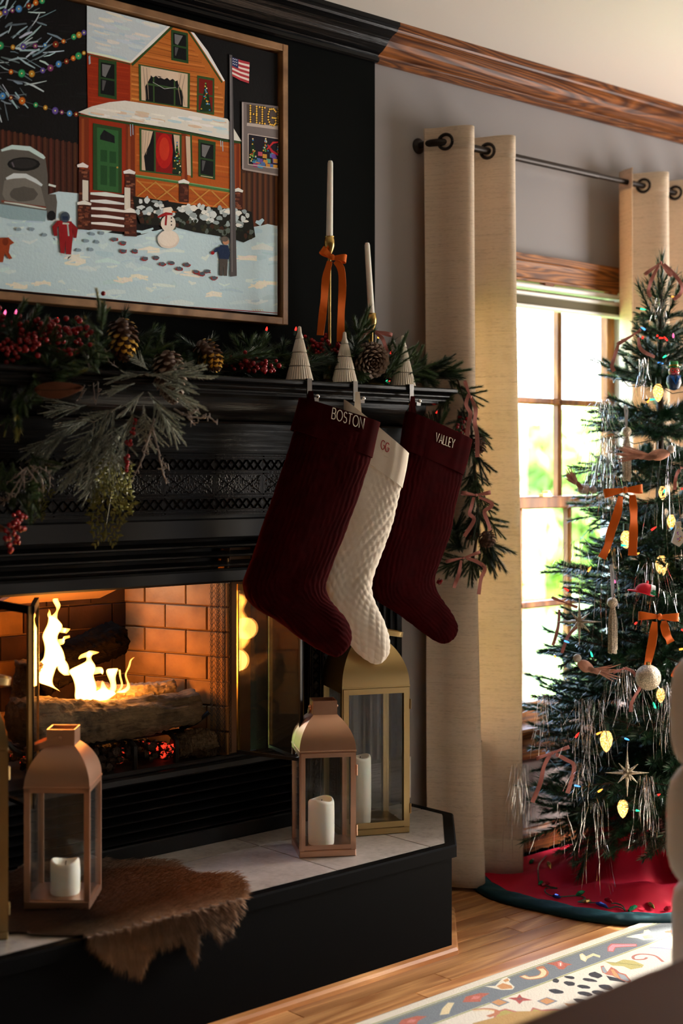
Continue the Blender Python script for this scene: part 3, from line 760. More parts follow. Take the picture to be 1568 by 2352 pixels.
def ember_mat():
    n = NT('glowing_embers'); a = n.noise(n.coord(), 42, 3, 0.6); b_ = n.noise(n.coord(), 9, 2)
    m_ = n.new('ShaderNodeMath', operation='MULTIPLY'); n.l(a, m_.inputs[0]); n.l(b_, m_.inputs[1])
    p = n.bsdf((.035, .026, .020), .9, 0, .2, n.bump(a, 1.0, .01)); n.l(n.ramp(m_.outputs[0], [(.385, (0, 0, 0)), (.43, (1, .05, .02))]), p.inputs['Emission Color']); p.inputs['Emission Strength'].default_value = 1.1
    return n.mat
mb = MB(); rr = random.Random(9)
for k in range(420):
    x = rr.uniform(-.18, .21); y = rr.uniform(-.085, .12); h = .012 + .045 * max(0, 1 - ((x + .0) / .22) ** 2) * rr.random()
    r = rr.uniform(.006, .013); b0 = len(mb.v); mb.ball((x, y, .003 + h), r, 5, 4, 0, (rr.uniform(.7, 1.3), rr.uniform(.7, 1.3), rr.uniform(.6, 1.1)))
    for i in range(b0, len(mb.v)):
        p = mb.v[i]; mb.v[i] = (p[0] + rr.uniform(-.002, .002), p[1] + rr.uniform(-.002, .002), p[2] + rr.uniform(-.002, .002))
eb = mb.build('ember_bed', ember_mat(), None, False, loc=(1.86, .08, SZ)); tag(eb, 'bed of dark cinders with glowing red embers under the grate', 'embers', kind='stuff')
def flame_mat():
    n = NT('gas_flame'); e = n.new('ShaderNodeEmission'); e.inputs[0].default_value = (1.0, 0.36, 0.055, 1); e.inputs[1].default_value = 900
    n.l(e.outputs[0], n.out.inputs['Volume']); return n.mat
FM = flame_mat()
def z6(p): return (p[0] / 4.612, 1280 + p[1] / 4.612)
def flame(name, label, lofts, y, lampw=0):
    root = PY(*z6(lofts[0][0][0]), y); allr = []
    t = thing(name, label, 'flame', root)
    for li, L in enumerate(lofts):
        k = max(10, len(L) * 4)
        S = cr([(*z6(a), *z6(c)) for a, c in L], k); mb = MB(); rings = []
        for i, s in enumerate(S):
            p = PY(s[0], s[1], y); q = PY(s[2], s[3], y); c = (p + q) / 2 - root; h = (q - p) / 2
            th = min(h.length * .75, .016) * (1 if 0 < i < k - 1 else .3)
            wob = .006 * math.sin(i * .5 + li)
            rings.append([c + h * math.cos(w) + Vector((0, -1, 0)) * (th * math.sin(w)) + Vector((0, wob, 0)) for w in [2 * PI * j / 14 for j in range(14)]])
        loft(mb, rings); mb.build('tongue', FM, t, True)
    return t
fA = flame('flame', 'tall white-yellow flame at the left of the fire', [
    [((560, 1370), (640, 1425)), ((430, 1330), (570, 1350)), ((395, 1250), (545, 1260)), ((410, 1150), (590, 1170)), ((470, 1080), (690, 1110)), ((465, 1000), (660, 1020)), ((470, 900), (625, 920)), ((470, 820), (618, 830)), ((490, 720), (640, 740)), ((520, 640), (635, 690)), ((560, 620), (615, 640)), ((582, 560), (603, 570)), ((580, 500), (640, 500)), ((572, 445), (625, 450)), ((592, 432), (600, 434))],
    [((690, 1255), (752, 1252)), ((610, 1180), (722, 1190)), ((590, 1090), (688, 1095)), ((600, 1040), (650, 1040))],
    [((615, 735), (610, 795)), ((660, 745), (650, 800)), ((705, 752), (690, 802)), ((746, 755), (700, 812))],
    [((615, 868), (625, 935)), ((660, 855), (665, 912)), ((695, 838), (700, 875)), ((726, 822), (730, 850))],
    [((500, 540), (504, 546)), ((510, 590), (540, 600)), ((525, 650), (590, 655)), ((530, 700), (600, 700))]], .085)
fB = flame('flame', 'broad white flame with a curled crest in the middle of the fire', [
    [((840, 1549), (960, 1549)), ((808, 1480), (1010, 1520)), ((785, 1380), (1005, 1400)), ((770, 1270), (1000, 1290)), ((745, 1200), (1003, 1220)), ((850, 1130), (990, 1150)), ((925, 1090), (985, 1100)), ((925, 1040), (975, 1050)), ((935, 1005), (970, 1010))],
    [((840, 1080), (850, 1086)), ((868, 1022), (898, 1062)), ((925, 996), (940, 1060)), ((985, 991), (978, 1045)), ((1040, 1000), (1032, 1013))],
    [((985, 1170), (990, 1250)), ((1055, 1160), (1050, 1228)), ((1110, 1205), (1100, 1246))]], .075)
fC = flame('flame', 'low orange flame with a thin wisp at the right of the fire', [
    [((970, 1545), (1140, 1508)), ((1010, 1440), (1232, 1445)), ((1050, 1385), (1130, 1395)), ((1090, 1315), (1112, 1322))],
    [((1140, 1500), (1222, 1460)), ((1160, 1400), (1222, 1400)), ((1150, 1300), (1215, 1300)), ((1142, 1215), (1250, 1215)), ((1130, 1180), (1235, 1172))],
    [((1240, 1440), (1335, 1440)), ((1318, 1380), (1358, 1390)), ((1340, 1310), (1362, 1310)), ((1334, 1230), (1352, 1228)), ((1338, 1160), (1358, 1165)), ((1380, 1105), (1396, 1115)), ((1424, 1055), (1430, 1062))],
    [((1230, 1435), (1252, 1440)), ((1270, 1340), (1292, 1345)), ((1276, 1260), (1296, 1255)), ((1240, 1190), (1262, 1185))]], .06)
for (p, e) in (((1.745, .06, .74), .75), ((1.85, .05, .665), 1.15), ((1.93, .045, .645), .7)):
    lp = lamp('fire_light', 'POINT', p, e, (1.0, 0.43, 0.09)); lp.data.shadow_soft_size = .03

# ================================================================== PAINTING (flat picture on a canvas in an oak float frame)
PX0, PX1, PZ0, PZ1 = 1.425, 2.343, 1.553, 2.272
PYP = -.030
pt = thing('framed_painting', 'framed oil painting of a snowy orange clapboard house at night, hung above the mantel', 'painting', ((PX0 + PX1) / 2, 0, (PZ0 + PZ1) / 2))
def pb(mb, name, mat):
    for i, p in enumerate(mb.v): mb.v[i] = (p[0] - (PX0 + PX1) / 2, p[1], p[2] - (PZ0 + PZ1) / 2)
    return mb.build(name, mat, pt)
fw = .018
for (x0, x1, z0, z1) in ((PX0, PX0 + fw, PZ0, PZ1), (PX1 - fw, PX1, PZ0, PZ1), (PX0 + fw, PX1 - fw, PZ0, PZ0 + fw), (PX0 + fw, PX1 - fw, PZ1 - fw, PZ1)):
    pb(MB().cbox(x0, x1, -.044, -.001, z0, z1, .0015), 'frame_rail', M['frameoak'])
pb(MB().box(PX0 + fw, PX1 - fw, -.010, -.001, PZ0 + fw, PZ1 - fw), 'backing', M['wick'])
g_ = .007
pb(MB().box(PX0 + fw + g_, PX1 - fw - g_, PYP, -.010, PZ0 + fw + g_, PZ1 - fw - g_), 'canvas', plain('canvas_edge', (.25, .05, .03), .8))
PV, PF_, PC = [], [], []
CX0, CX1, CZ0, CZ1 = PX0 + fw + g_, PX1 - fw - g_, PZ0 + fw + g_, PZ1 - fw - g_
lay = [0]
prr = random.Random(21)
def zz(p): return (p[0] / 2.24, p[1] / 2.24)
def clipbox(poly):
    for (a, b_, c) in ((1, 0, CX1), (-1, 0, -CX0), (0, 1, CZ1), (0, -1, -CZ0)):
        poly = clip_poly(poly, a, b_, c)
        if len(poly) < 3: return None
    return poly
PAINT_GAIN = 1.4
def rawpoly(P, col, jit=0.0):
    P = clipbox(P)
    if not P: return
    lay[0] += 1; y = PYP - .0002 - lay[0] * .0000022
    b_ = len(PV); PV.extend([(x - (PX0 + PX1) / 2, y, z - (PZ0 + PZ1) / 2) for x, z in P])
    c = srgb(col) if isinstance(col, str) else col
    c = tuple(min(1, max(0, x * PAINT_GAIN * (1 + prr.uniform(-jit, jit)))) for x in c)
    for t in tessellate_polygon([[Vector((p[0], p[1], 0)) for p in P]]):
        PF_.append([b_ + i for i in t]); PC.append(c)
def T2(p):
    q = PY(*zz(p), PYP); return (q.x, q.z)
def poly(pts, col, jit=0.0): rawpoly([T2(p) for p in pts], col, jit)
def stroke(pts, w, col, jit=0.1, taper=True):
    n = len(pts); L, R = [], []
    for i in range(n):
        a = pts[max(i - 1, 0)]; c = pts[min(i + 1, n - 1)]
        dx, dy = c[0] - a[0], c[1] - a[1]; l = math.hypot(dx, dy) or 1
        ww = w / 2 * (1 if not taper else (.55 if i in (0, n - 1) else 1)) * prr.uniform(.85, 1.15)
        L.append((pts[i][0] - dy / l * ww, pts[i][1] + dx / l * ww)); R.append((pts[i][0] + dy / l * ww, pts[i][1] - dx / l * ww))
    poly(L + R[::-1], col, jit)
def blob(c, rx, ry, col, n=14, rough=.0, jit=.0):
    poly([(c[0] + rx * math.cos(2 * PI * i / n) * (1 + prr.uniform(-rough, rough)), c[1] + ry * math.sin(2 * PI * i / n) * (1 + prr.uniform(-rough, rough))) for i in range(n)], col, jit)
def inq(q, s, t):  # bilinear in quad tl,tr,br,bl
    a = [(q[0][k] * (1 - s) + q[1][k] * s) * (1 - t) + (q[3][k] * (1 - s) + q[2][k] * s) * t for k in (0, 1)]
    return tuple(a)
def quadwin(q, frame, inside, bar=True, fwid=.12, gl=True):
    poly(q, frame)
    a, b_ = fwid, fwid * .7
    i_ = [inq(q, a, b_), inq(q, 1 - a, b_), inq(q, 1 - a, 1 - b_), inq(q, a, 1 - b_)]
    poly(i_, inside)
    if gl:
        poly([inq(i_, .1, .05), inq(i_, .75, .05), inq(i_, .35, .45), inq(i_, .12, .42)], '6a6a6c'); poly([inq(i_, .12, .56), inq(i_, .4, .56), inq(i_, .2, .9), inq(i_, .12, .88)], '4a4a4c')
    if bar: stroke([inq(i_, 0, .5), inq(i_, 1, .5)], 9, frame, 0, False)
    return i_
rawpoly([(CX0, CZ0), (CX1, CZ0), (CX1, CZ1), (CX0, CZ1)], '0b0a0b')
for k in range(40):  # night sky strokes
    x, y = prr.uniform(0, 440), prr.uniform(0, 640); stroke([(x, y), (x + 60, y + prr.uniform(-10, 10))], 10, '131213', .3)
# fences
poly([(-320, 660), (0, 668), (405, 742), (412, 1010), (-320, 1130)], '3a1d13')
for k in range(24):
    x = -310 + k * 31; yt = 660 + max(0, x) * .18
    stroke([(x, yt), (x + 2, yt + 340)], 4, '180a07', .2, False); stroke([(x + 14, yt + 6), (x + 15, yt + 330)], 12, '4a281a', .2, False)
poly([(1225, 850), (1460, 890), (1460, 1200), (1225, 1160)], '43281a')
for k in range(8):
    x = 1240 + k * 28; stroke([(x, 880), (x, 1170)], 4, '24120b', .2, False); stroke([(x + 13, 890), (x + 13, 1170)], 11, '5a3722', .2, False)
# snow ground
poly([(-320, 1120), (0, 1100), (120, 1060), (250, 1000), (300, 985), (405, 995), (420, 1180), (700, 1215), (900, 1160), (1200, 1220), (1300, 1168), (1345, 1160), (1375, 1152), (1460, 1170), (1460, 1640), (-320, 1500)], 'b3cdd8')
for k in range(150):
    x, y = prr.uniform(-250, 1440), prr.uniform(1130, 1600); l = prr.uniform(30, 130)
    if y > 1480 + x * .09: continue
    stroke([(x, y), (x + l * .5, y + prr.uniform(-14, 14)), (x + l, y + prr.uniform(-12, 12))], prr.uniform(8, 30), prr.choice(['bdd6e0', 'a9c6d3', 'c3d8df', 'b0cbd6', 'c9d9dc']), .03)
for (x, y) in ((600, 1435), (680, 1430), (1060, 1520), (1290, 1470), (1340, 1455), (60, 1470), (180, 1465), (-120, 1450), (330, 1320), (360, 1345), (1240, 1330), (960, 1410), (740, 1290)):
    for j in range(4): stroke([(x + prr.uniform(-40, 40), y + prr.uniform(-14, 14)), (x + 40 + prr.uniform(-30, 30), y + prr.uniform(-18, 18)), (x + 80, y + prr.uniform(-12, 12))], 14, 'dcdccf', .04)
# left bare tree with light strings
for k in range(190):
    x, y = prr.uniform(-250, 250), prr.uniform(-30, 640); a = math.atan2(y - 300, x + 60) * .55 + prr.uniform(-.7, .7)
    if x > 130 + 120 * math.sin(y / 140): continue
    l = prr.uniform(40, 120); w = prr.uniform(4, 12)
    stroke([(x, y), (x + l * .5 * math.cos(a), y + l * .5 * math.sin(a) + prr.uniform(-6, 6)), (x + l * math.cos(a), y + l * math.sin(a))], w, prr.choice(['8fa9b5', '6d848f', 'a9bfc8', '56656c']), .1)
BC = ['c0641a', '4a86c2', '5a4a96', '2f9a62', '7a2a14', '7c3a6e', 'b8842a']
for ci, pts in enumerate(([(-240, 250), (0, 235), (65, 243), (118, 240), (180, 236), (230, 232), (285, 228), (325, 213), (378, 190), (405, 180), (430, 168)],
            [(-200, 390), (-60, 380), (55, 370), (110, 378), (162, 380), (218, 363), (258, 350), (300, 330), (340, 316), (375, 300), (402, 288), (430, 273)],
            [(-220, 470), (-60, 485), (12, 494), (55, 503), (112, 519), (182, 540), (232, 554), (282, 570), (316, 578), (356, 584), (390, 588)],
            [(-150, 80), (0, 70), (25, 62), (62, 55), (95, 46), (146, 30), (182, 14), (215, 5)])):
    stroke(pts, 3, '4d4f55', 0, False)
    for k, p in enumerate(pts):
        c = BC[(k * 3 + ci) % 7]; r = prr.uniform(9, 17)
        blob(p, r * 1.15, r * 1.3, tuple(x * .45 for x in srgb(c))); blob(p, r * .85, r, c); blob(p, r * .45, r * .5, tuple(x * .5 for x in srgb(c))); blob(p, 4, 4.5, 'f0d890')
# car
poly([(0, 770), (30, 755), (130, 757), (200, 780), (232, 815), (243, 900), (245, 1000), (285, 1000), (292, 1040), (285, 1130), (245, 1135), (238, 1085), (-20, 1050), (-120, 1040), (-120, 900), (-30, 820)], '55534f')
poly([(-120, 1040), (0, 1050), (240, 1085), (230, 1140), (60, 1130), (-120, 1090)], '86a3ad')
blob((120, 845), 85, 36, '141313'); blob((118, 842), 70, 26, '252424'); stroke([(60, 835), (70, 860)], 14, '55555a')
poly([(20, 930), (110, 895), (200, 930), (232, 1060), (30, 1040), (10, 1000)], '6d6b66'); blob((120, 1000), 70, 40, '4d4b47', 16, .1)
stroke([(5, 1035), (235, 1070)], 12, '6e3a28', .1, False); blob((263, 1110), 22, 26, '141416')
stroke([(5, 775), (60, 757), (150, 765), (215, 805), (228, 815)], 22, 'b9c7c9'); stroke([(30, 920), (70, 905), (130, 905), (180, 930), (215, 955)], 24, 'c3cecf'); stroke([(20, 1040), (90, 1050), (160, 1062), (235, 1075)], 9, 'b9c7c9'); stroke([(248, 950), (285, 960)], 22, 'd8dcd8')
# house: walls
poly([(445, 262), (672, 322), (672, 690), (690, 1000), (412, 992), (412, 585), (450, 560)], '8a280c')
for k in range(14): stroke([(452, 300 + k * 22), (660, 330 + k * 22)], 9, prr.choice(['93300f', '82240b', '9a3210']), .08)
poly([(668, 320), (880, 128), (970, 148), (1155, 418), (1150, 606), (668, 530)], 'a85f24')
for k in range(17):
    y = 170 + k * 25; x0 = max(674, 880 - (y - 135) * 1.12); x1 = min(1145, 970 + (y - 150) * .68)
    j = y + 20
    stroke([(x0, j - 8), ((x0 + x1) / 2, j + 10 + (x1 - x0) * .05), (x1, j + 25 + (x1 - x0) * .08)], 13, prr.choice(['b87030', 'c27e42', 'a25a22', 'b5692c']), .08)
    stroke([(x0, j + 3), ((x0 + x1) / 2, j + 20 + (x1 - x0) * .05), (x1, j + 35 + (x1 - x0) * .08)], 4, '7a3f18', .1)
poly([(690, 640), (1235, 735), (1235, 1085), (690, 1010)], 'a04f18')
for k in range(13): stroke([(700, 690 + k * 27), (960, 722 + k * 27), (1225, 765 + k * 26)], 12, prr.choice(['ab5a1f', '97481a', 'b3662c', 'a24e17']), .08)
for x0, x1 in ((405, 455), (645, 692), (930, 962), (1195, 1230)):
    poly([(x0, 590 + (x0 - 400) * .17), (x1, 600 + (x1 - 400) * .17), (x1, 1000), (x0, 985)], '6d2a10'); stroke([((x0 + x1) / 2 - 6, 610 + (x0 - 400) * .17), ((x0 + x1) / 2 - 6, 980)], 14, '86401c', .05, False)
# roofs
poly([(445, 22), (880, 124), (676, 322), (445, 266)], 'b5c3cb')
for k in range(46):
    t = prr.random(); s = prr.random(); q = [(450, 30), (860, 124), (672, 310), (450, 262)]; p = inq(q, s * .8, t)
    stroke([p, (p[0] + 40, p[1] + 12), (p[0] + 80, p[1] + 20)], prr.uniform(10, 20), prr.choice(['c3ccd0', 'cfd0cb', 'a9bfcc', 'b9c9d2']), .03)
stroke([(447, 268), (560, 292), (672, 322)], 14, 'd6d6d0'); stroke([(447, 282), (560, 306), (668, 332)], 5, '2a4420', 0, False)
stroke([(676, 336), (780, 236), (886, 136)], 12, '2a4420', 0, False); stroke([(672, 320), (780, 218), (880, 124)], 18, 'dededa')
stroke([(975, 150), (1060, 270), (1150, 418)], 18, 'dededa'); stroke([(966, 160), (1050, 285), (1140, 425)], 7, '2a4420', 0, False)
poly([(400, 578), (470, 548), (560, 526), (640, 518), (900, 556), (1100, 598), (1168, 612), (1205, 670), (1240, 728), (1140, 712), (900, 664), (660, 626), (470, 598)], 'd0d0ca')
for k in range(46):
    s = prr.random(); t = prr.random(); p = inq([(480, 550), (1140, 612), (1200, 715), (440, 590)], s * .92, t * .85 + .05)
    stroke([p, (p[0] + 35, p[1] + 7), (p[0] + 70, p[1] + 12)], prr.uniform(9, 17), prr.choice(['dcdad3', 'c7ced0', 'b4c9d2', 'c9b7a2', 'e2e0da']), .03)
stroke([(402, 592), (640, 632), (900, 674), (1150, 724), (1236, 734)], 11, '27411f', 0, False)
for x, y in ((455, 290), (668, 640), (680, 640), (1132, 722), (1142, 726), (460, 285)): stroke([(x, y), (x + 2, y + prr.uniform(30, 62))], 6, 'a5c2d0', .05)
# windows
quadwin([(505, 302), (597, 318), (598, 514), (503, 496)], '24401f', '0c0c0d')
quadwin([(878, 152), (964, 172), (967, 328), (879, 310)], '24401f', '0c0c0d')
q = [(710, 330), (975, 378), (973, 560), (714, 520)]
i_ = quadwin(q, '2f4a24', '0d0c0d', True, .045, False)
for s in (.27, .72): stroke([inq(i_, s, 0), inq(i_, s, 1)], 8, '2f4a24', 0, False)
CU = 'c2ac95'
poly([inq(i_, .0, 0), inq(i_, .24, 0), inq(i_, .2, .3), inq(i_, .08, .6), inq(i_, .09, 1), inq(i_, 0, 1)], CU); poly([inq(i_, .74, 0), inq(i_, 1, 0), inq(i_, 1, 1), inq(i_, .9, 1), inq(i_, .9, .6), inq(i_, .8, .35)], CU)
poly([inq(i_, .2, .0), inq(i_, .8, 0)] + [inq(i_, .8 - k * .06, .22 + .06 * (k % 2)) for k in range(11)], 'c8b4a0')
for s in (.05, .12, .86, .94): stroke([inq(i_, s, .03), inq(i_, s * .9 + .03, .5), inq(i_, s * .8 + .06 if s < .5 else s, .95)], 4, '8d7a68', 0)
stroke([inq(i_, .25, .42), inq(i_, .5, .56), inq(i_, .75, .46)], 3, 'b8b8b8', 0)
def xtree(cx, y0, y1, w):
    poly([(cx, y0), (cx + w, y1), (cx - w, y1)], '152a17')
    for k in range(26):
        t = prr.random(); x = cx + prr.uniform(-.85, .85) * w * t; blob((x, y0 + (y1 - y0) * t), 4, 4, prr.choice(['c9a23a', '3a78b0', 'a23418', '5a9a4a', 'd8d0a0']), 7)
i_ = quadwin([(1012, 388), (1100, 404), (1099, 592), (1010, 578)], '2f4a24', '6a150d', True, .1, False); xtree(1056, 420, 575, 32)
i_ = quadwin([(714, 658), (932, 692), (930, 908), (716, 882)], '2f4a24', '0d0b0c', False, .05, False)
poly([inq(i_, .36, 0), inq(i_, .80, 0), inq(i_, .82, 1), inq(i_, .36, 1)], '7c0c0c'); blob(inq(i_, .6, .45), 44, 90, 'a4140f', 20); blob(inq(i_, .6, .4), 26, 60, 'b8301a', 20)
poly([inq(i_, 0, 0), inq(i_, .3, 0), inq(i_, .22, .3), inq(i_, .06, .65), inq(i_, .1, 1), inq(i_, 0, 1)], CU); poly([inq(i_, .84, 0), inq(i_, 1, .0), inq(i_, 1, 1), inq(i_, .93, .8)], CU)
xtree(908, 730, 890, 26); stroke([inq(i_, .35, 0), inq(i_, .35, 1)], 8, '2f4a24', 0, False)
for s in (.04, .12, .2): stroke([inq(i_, s, .02), inq(i_, s * .6, .6)], 4, '8d7a68', 0)
poly([(952, 700), (975, 704), (980, 905), (960, 900)], CU); stroke([(980, 690), (984, 915)], 9, '2f4a24', 0, False)
quadwin([(1018, 716), (1106, 732), (1104, 926), (1018, 908)], '24401f', '0c0c0d'); stroke([(1030, 905), (1092, 914)], 7, 'b8ac8a', 0)
# door
poly([(476, 634), (624, 660), (624, 996), (476, 978)], '23401f'); poly([(496, 655), (606, 674), (606, 990), (498, 976)], '2c5a30'); poly([(512, 700), (532, 668), (586, 700), (588, 738), (512, 718)], '101214')
for p0, p1 in (((514, 770), (548, 830)), ((560, 778), (594, 838)), ((514, 850), (548, 950)), ((560, 856), (594, 958))):
    poly([(p0[0], p0[1]), (p1[0], p0[1] + 4), (p1[0], p1[1] + 4), (p0[0], p1[1])], '1d4423'); 
blob((601, 862), 5, 5, 'b08a3a', 8)
# railing, brick piers, steps
stroke([(690, 905), (920, 940), (1190, 985)], 14, '3f6a3a', .05, False); stroke([(690, 900), (920, 934), (1190, 978)], 5, '6d9a66', .05, False)
for x0, x1 in ((700, 800), (800, 908), (975, 1075), (1085, 1180)):
    y0 = 925 + (x0 - 700) * .15; stroke([(x0, y0), (x1, y0 + 95)], 7, 'b5803c', .05, False); stroke([(x1, y0 + 10), (x0, y0 + 90)], 7, 'b5803c', .05, False)
def bricks(x0, x1, y0, y1, n=26):
    poly([(x0, y0), (x1, y0 + 3), (x1, y1 + 3), (x0, y1)], '3c1a10')
    for k in range(n): x, y = prr.uniform(x0 + 8, x1 - 12), prr.uniform(y0 + 8, y1 - 8); poly([(x - 9, y - 5), (x + 9, y - 4), (x + 9, y + 5), (x - 9, y + 4)], prr.choice(['5e2f1e', '6d3a26', '7a4a34', '4a2216']))
bricks(402, 458, 870, 1060); bricks(640, 694, 890, 1080); bricks(918, 968, 945, 1040, 14); bricks(1200, 1245, 985, 1090, 16)
for k in range(5):
    y = 990 + k * 38; poly([(455, y), (640, y + 18), (640, y + 52), (455, y + 36)], '4a2015')
    stroke([(462, y + 6), (540, y + 10), (636, y + 22)], 19, prr.choice(['d2d8d8', 'c3d0d6', 'dcdedb']), .03)
bricks(396, 466, 1056, 1180, 30); bricks(636, 700, 1090, 1215, 30)
for x, y, w, h in ((436, 980, 15, 54), (652, 1022, 15, 58)): poly([(x - w, y - h), (x + w, y - h + 4), (x + w, y + h), (x - w, y + h - 4)], 'c9c6bc')
for x, y, w in ((422, 855, 28), (662, 888, 30), (942, 938, 28), (1222, 982, 24), (430, 1048, 36), (668, 1088, 34)): stroke([(x - w, y), (x, y - 6), (x + w, y + 4)], 22, 'd8d8d4', .03)
# bushes
poly([(680, 1010), (760, 1020), (1000, 1060), (1250, 1080), (1290, 1090), (1310, 1220), (1250, 1248), (1180, 1225), (1000, 1195), (880, 1165), (720, 1155), (690, 1080)], '15150f')
for k in range(150):
    s, t = prr.random(), prr.random(); p = inq([(690, 1020), (1285, 1090), (1295, 1225), (705, 1140)], s, t)
    if t < .62: blob(p, prr.uniform(9, 20), prr.uniform(8, 17), prr.choice(['c6ced0', 'a9b8bd', 'd6d8d4', '8a989c', 'b5bfc0']), 9, .3)
    else: blob(p, prr.uniform(8, 14), prr.uniform(8, 16), prr.choice(['1d2416', '2a2a1a', '3a2114', '55605a']), 8, .3)
# snowman
blob((862, 1232), 56, 48, 'cfc6bc', 22, .03); blob((862, 1226), 50, 42, 'dcd4ca', 22, .03); blob((862, 1150), 38, 42, 'd6cec4', 20, .02); blob((860, 1086), 26, 26, 'd8d0c4', 18)
poly([(834, 1036), (862, 1030), (872, 1066), (842, 1068)], '0c0c0e'); stroke([(826, 1070), (895, 1060)], 8, '0c0c0e', 0)
poly([(880, 1084), (908, 1092), (880, 1096)], 'b5561a'); stroke([(808, 1118), (850, 1100), (884, 1102)], 17, '8a1416'); stroke([(852, 1108), (848, 1160)], 17, '7a1012')
for y in (1122, 1140, 1158): blob((878, y), 4, 4, '141414', 8)
# child in a red snowsuit, child in a blue coat, brown dog
stroke([(300, 1140), (278, 1170), (284, 1215)], 30, '7a1216', .05); stroke([(360, 1150), (384, 1180), (382, 1225)], 30, '7a1216', .05)
poly([(296, 1135), (365, 1140), (372, 1210), (362, 1310), (336, 1308), (334, 1240), (328, 1306), (308, 1302), (300, 1210)], '86151a'); blob((332, 1118), 24, 28, '3a4654', 16); poly([(316, 1112), (348, 1114), (346, 1134), (318, 1132)], '1d2a44'); stroke([(318, 1150), (352, 1152)], 16, 'b8bcc0'); stroke([(344, 1152), (350, 1215)], 13, '9aa4ac')
stroke([(286, 1225), (290, 1238)], 12, 'd0d0ce', 0); stroke([(382, 1228), (384, 1240)], 12, 'd0d0ce', 0); stroke([(318, 1312), (352, 1316)], 12, 'c9d2d4', 0)
poly([(1130, 1260), (1168, 1262), (1180, 1300), (1172, 1335), (1124, 1332), (1118, 1290)], '1a2a48'); stroke([(1140, 1272), (1112, 1285), (1092, 1300)], 18, '1a2a48'); blob((1090, 1302), 10, 9, '8a1418', 9)
poly([(1126, 1332), (1168, 1334), (1164, 1420), (1146, 1420), (1146, 1360), (1140, 1420), (1124, 1418)], '4a4440'); blob((1158, 1244), 17, 17, 'b08468', 14); blob((1152, 1230), 19, 14, '5c544e', 14)
poly([(-10, 1225), (40, 1222), (70, 1250), (48, 1262), (42, 1300), (60, 1330), (44, 1335), (20, 1305), (12, 1350), (-6, 1350), (-20, 1300), (-60, 1330), (-75, 1320), (-50, 1260)], '8a3a1a'); blob((24, 1244), 16, 20, '6d2a12', 12)
# footprints
for x, y in ((470, 1205), (520, 1200), (585, 1232), (630, 1250), (440, 1240), (465, 1285), (400, 1288), (495, 1245), (632, 1292), (690, 1292), (742, 1330), (800, 1326), (832, 1358), (880, 1352), (918, 1382), (958, 1362), (1005, 1398), (1036, 1408), (1064, 1396), (1098, 1430), (92, 1180), (160, 1180), (225, 1210)):
    if x > 560: blob((x, y + 2), 18, 11, '8a2a2a', 9, .3)
    blob((x, y), 14, 9, '4a5560' if x > 560 else '7d93a2', 9, .2)
# flag and pole
poly([(1176, 282), (1190, 284), (1214, 1420), (1180, 1424)], '4d4a4c'); stroke([(1182, 300), (1190, 1400)], 6, '6d6a6c', 0, False)
fq = [(1190, 294), (1280, 322), (1276, 430), (1190, 392)]
for k in range(9): poly([inq(fq, 0, k / 9), inq(fq, .5, k / 9 + .04 * (1 if k % 2 else .6)), inq(fq, 1, k / 9), inq(fq, 1, (k + 1) / 9), inq(fq, .5, (k + 1) / 9 + .04), inq(fq, 0, (k + 1) / 9)], 'a2343c' if k % 2 == 0 else 'd6c8c0')
poly([inq(fq, 0, 0), inq(fq, .36, .02), inq(fq, .36, .5), inq(fq, 0, .46)], '26325a')
for k in range(9): blob(inq(fq, .06 + .1 * (k % 3), .08 + .13 * (k // 3)), 3, 3, 'c9c9cf', 6)
# shop sign and window
poly([(1240, 524), (1460, 552), (1460, 912), (1240, 872)], '6d6564'); poly([(1264, 536), (1460, 566), (1460, 650), (1266, 632)], '4a403d')
stroke([(1266, 640), (1460, 664)], 16, 'a89e98', .03, False); stroke([(1244, 528), (1246, 870)], 8, '9a908c', .03, False); stroke([(1246, 870), (1460, 908)], 10, '9a908c', .03, False)
def dots(segs, x, y, w, h):
    for s in segs:
        for a, b_ in zip(s[:-1], s[1:]):
            P0 = (x + a[0] * w, y + a[1] * h + a[0] * w * .13); P1 = (x + b_[0] * w, y + b_[1] * h + b_[0] * w * .13)
            stroke([P0, P1], 13, '241a14', 0, False)
    for s in segs:
        for a, b_ in zip(s[:-1], s[1:]):
            P0 = (x + a[0] * w, y + a[1] * h + a[0] * w * .13); P1 = (x + b_[0] * w, y + b_[1] * h + b_[0] * w * .13)
            n = max(2, int(math.hypot(P1[0] - P0[0], P1[1] - P0[1]) / 11))
            for k in range(n + 1): blob((P0[0] + (P1[0] - P0[0]) * k / n, P0[1] + (P1[1] - P0[1]) * k / n), 4.6, 5.0, 'e0b04a', 8)
dots([[(0, 0), (0, 1)], [(1, 0), (1, 1)], [(0, .5), (1, .5)]], 1284, 545, 32, 82)
dots([[(.5, 0), (.5, 1)], [(0, 0), (1, 0)], [(0, 1), (1, 1)]], 1332, 552, 26, 82)
dots([[(1, .15), (.7, 0), (.2, .05), (0, .35), (0, .7), (.25, .97), (.75, 1), (1, .85), (1, .55), (.55, .55)]], 1376, 558, 38, 84)
dots([[(1, 0), (0, 0), (0, 1), (1, 1)], [(0, .5), (.8, .5)]], 1428, 564, 36, 84)
poly([(1272, 690), (1460, 720), (1460, 872), (1272, 846)], '1a1620')
for k in range(34):
    x, y = prr.uniform(1282, 1440), prr.uniform(780, 850); poly([(x, y), (x + 22, y + 3), (x + 22, y + 24), (x, y + 21)], prr.choice(['8a3a6a', '4a6aa2', '5a9a8a', 'b04a5a', '6a4a9a', 'c08a3a', '3a8ab0']))
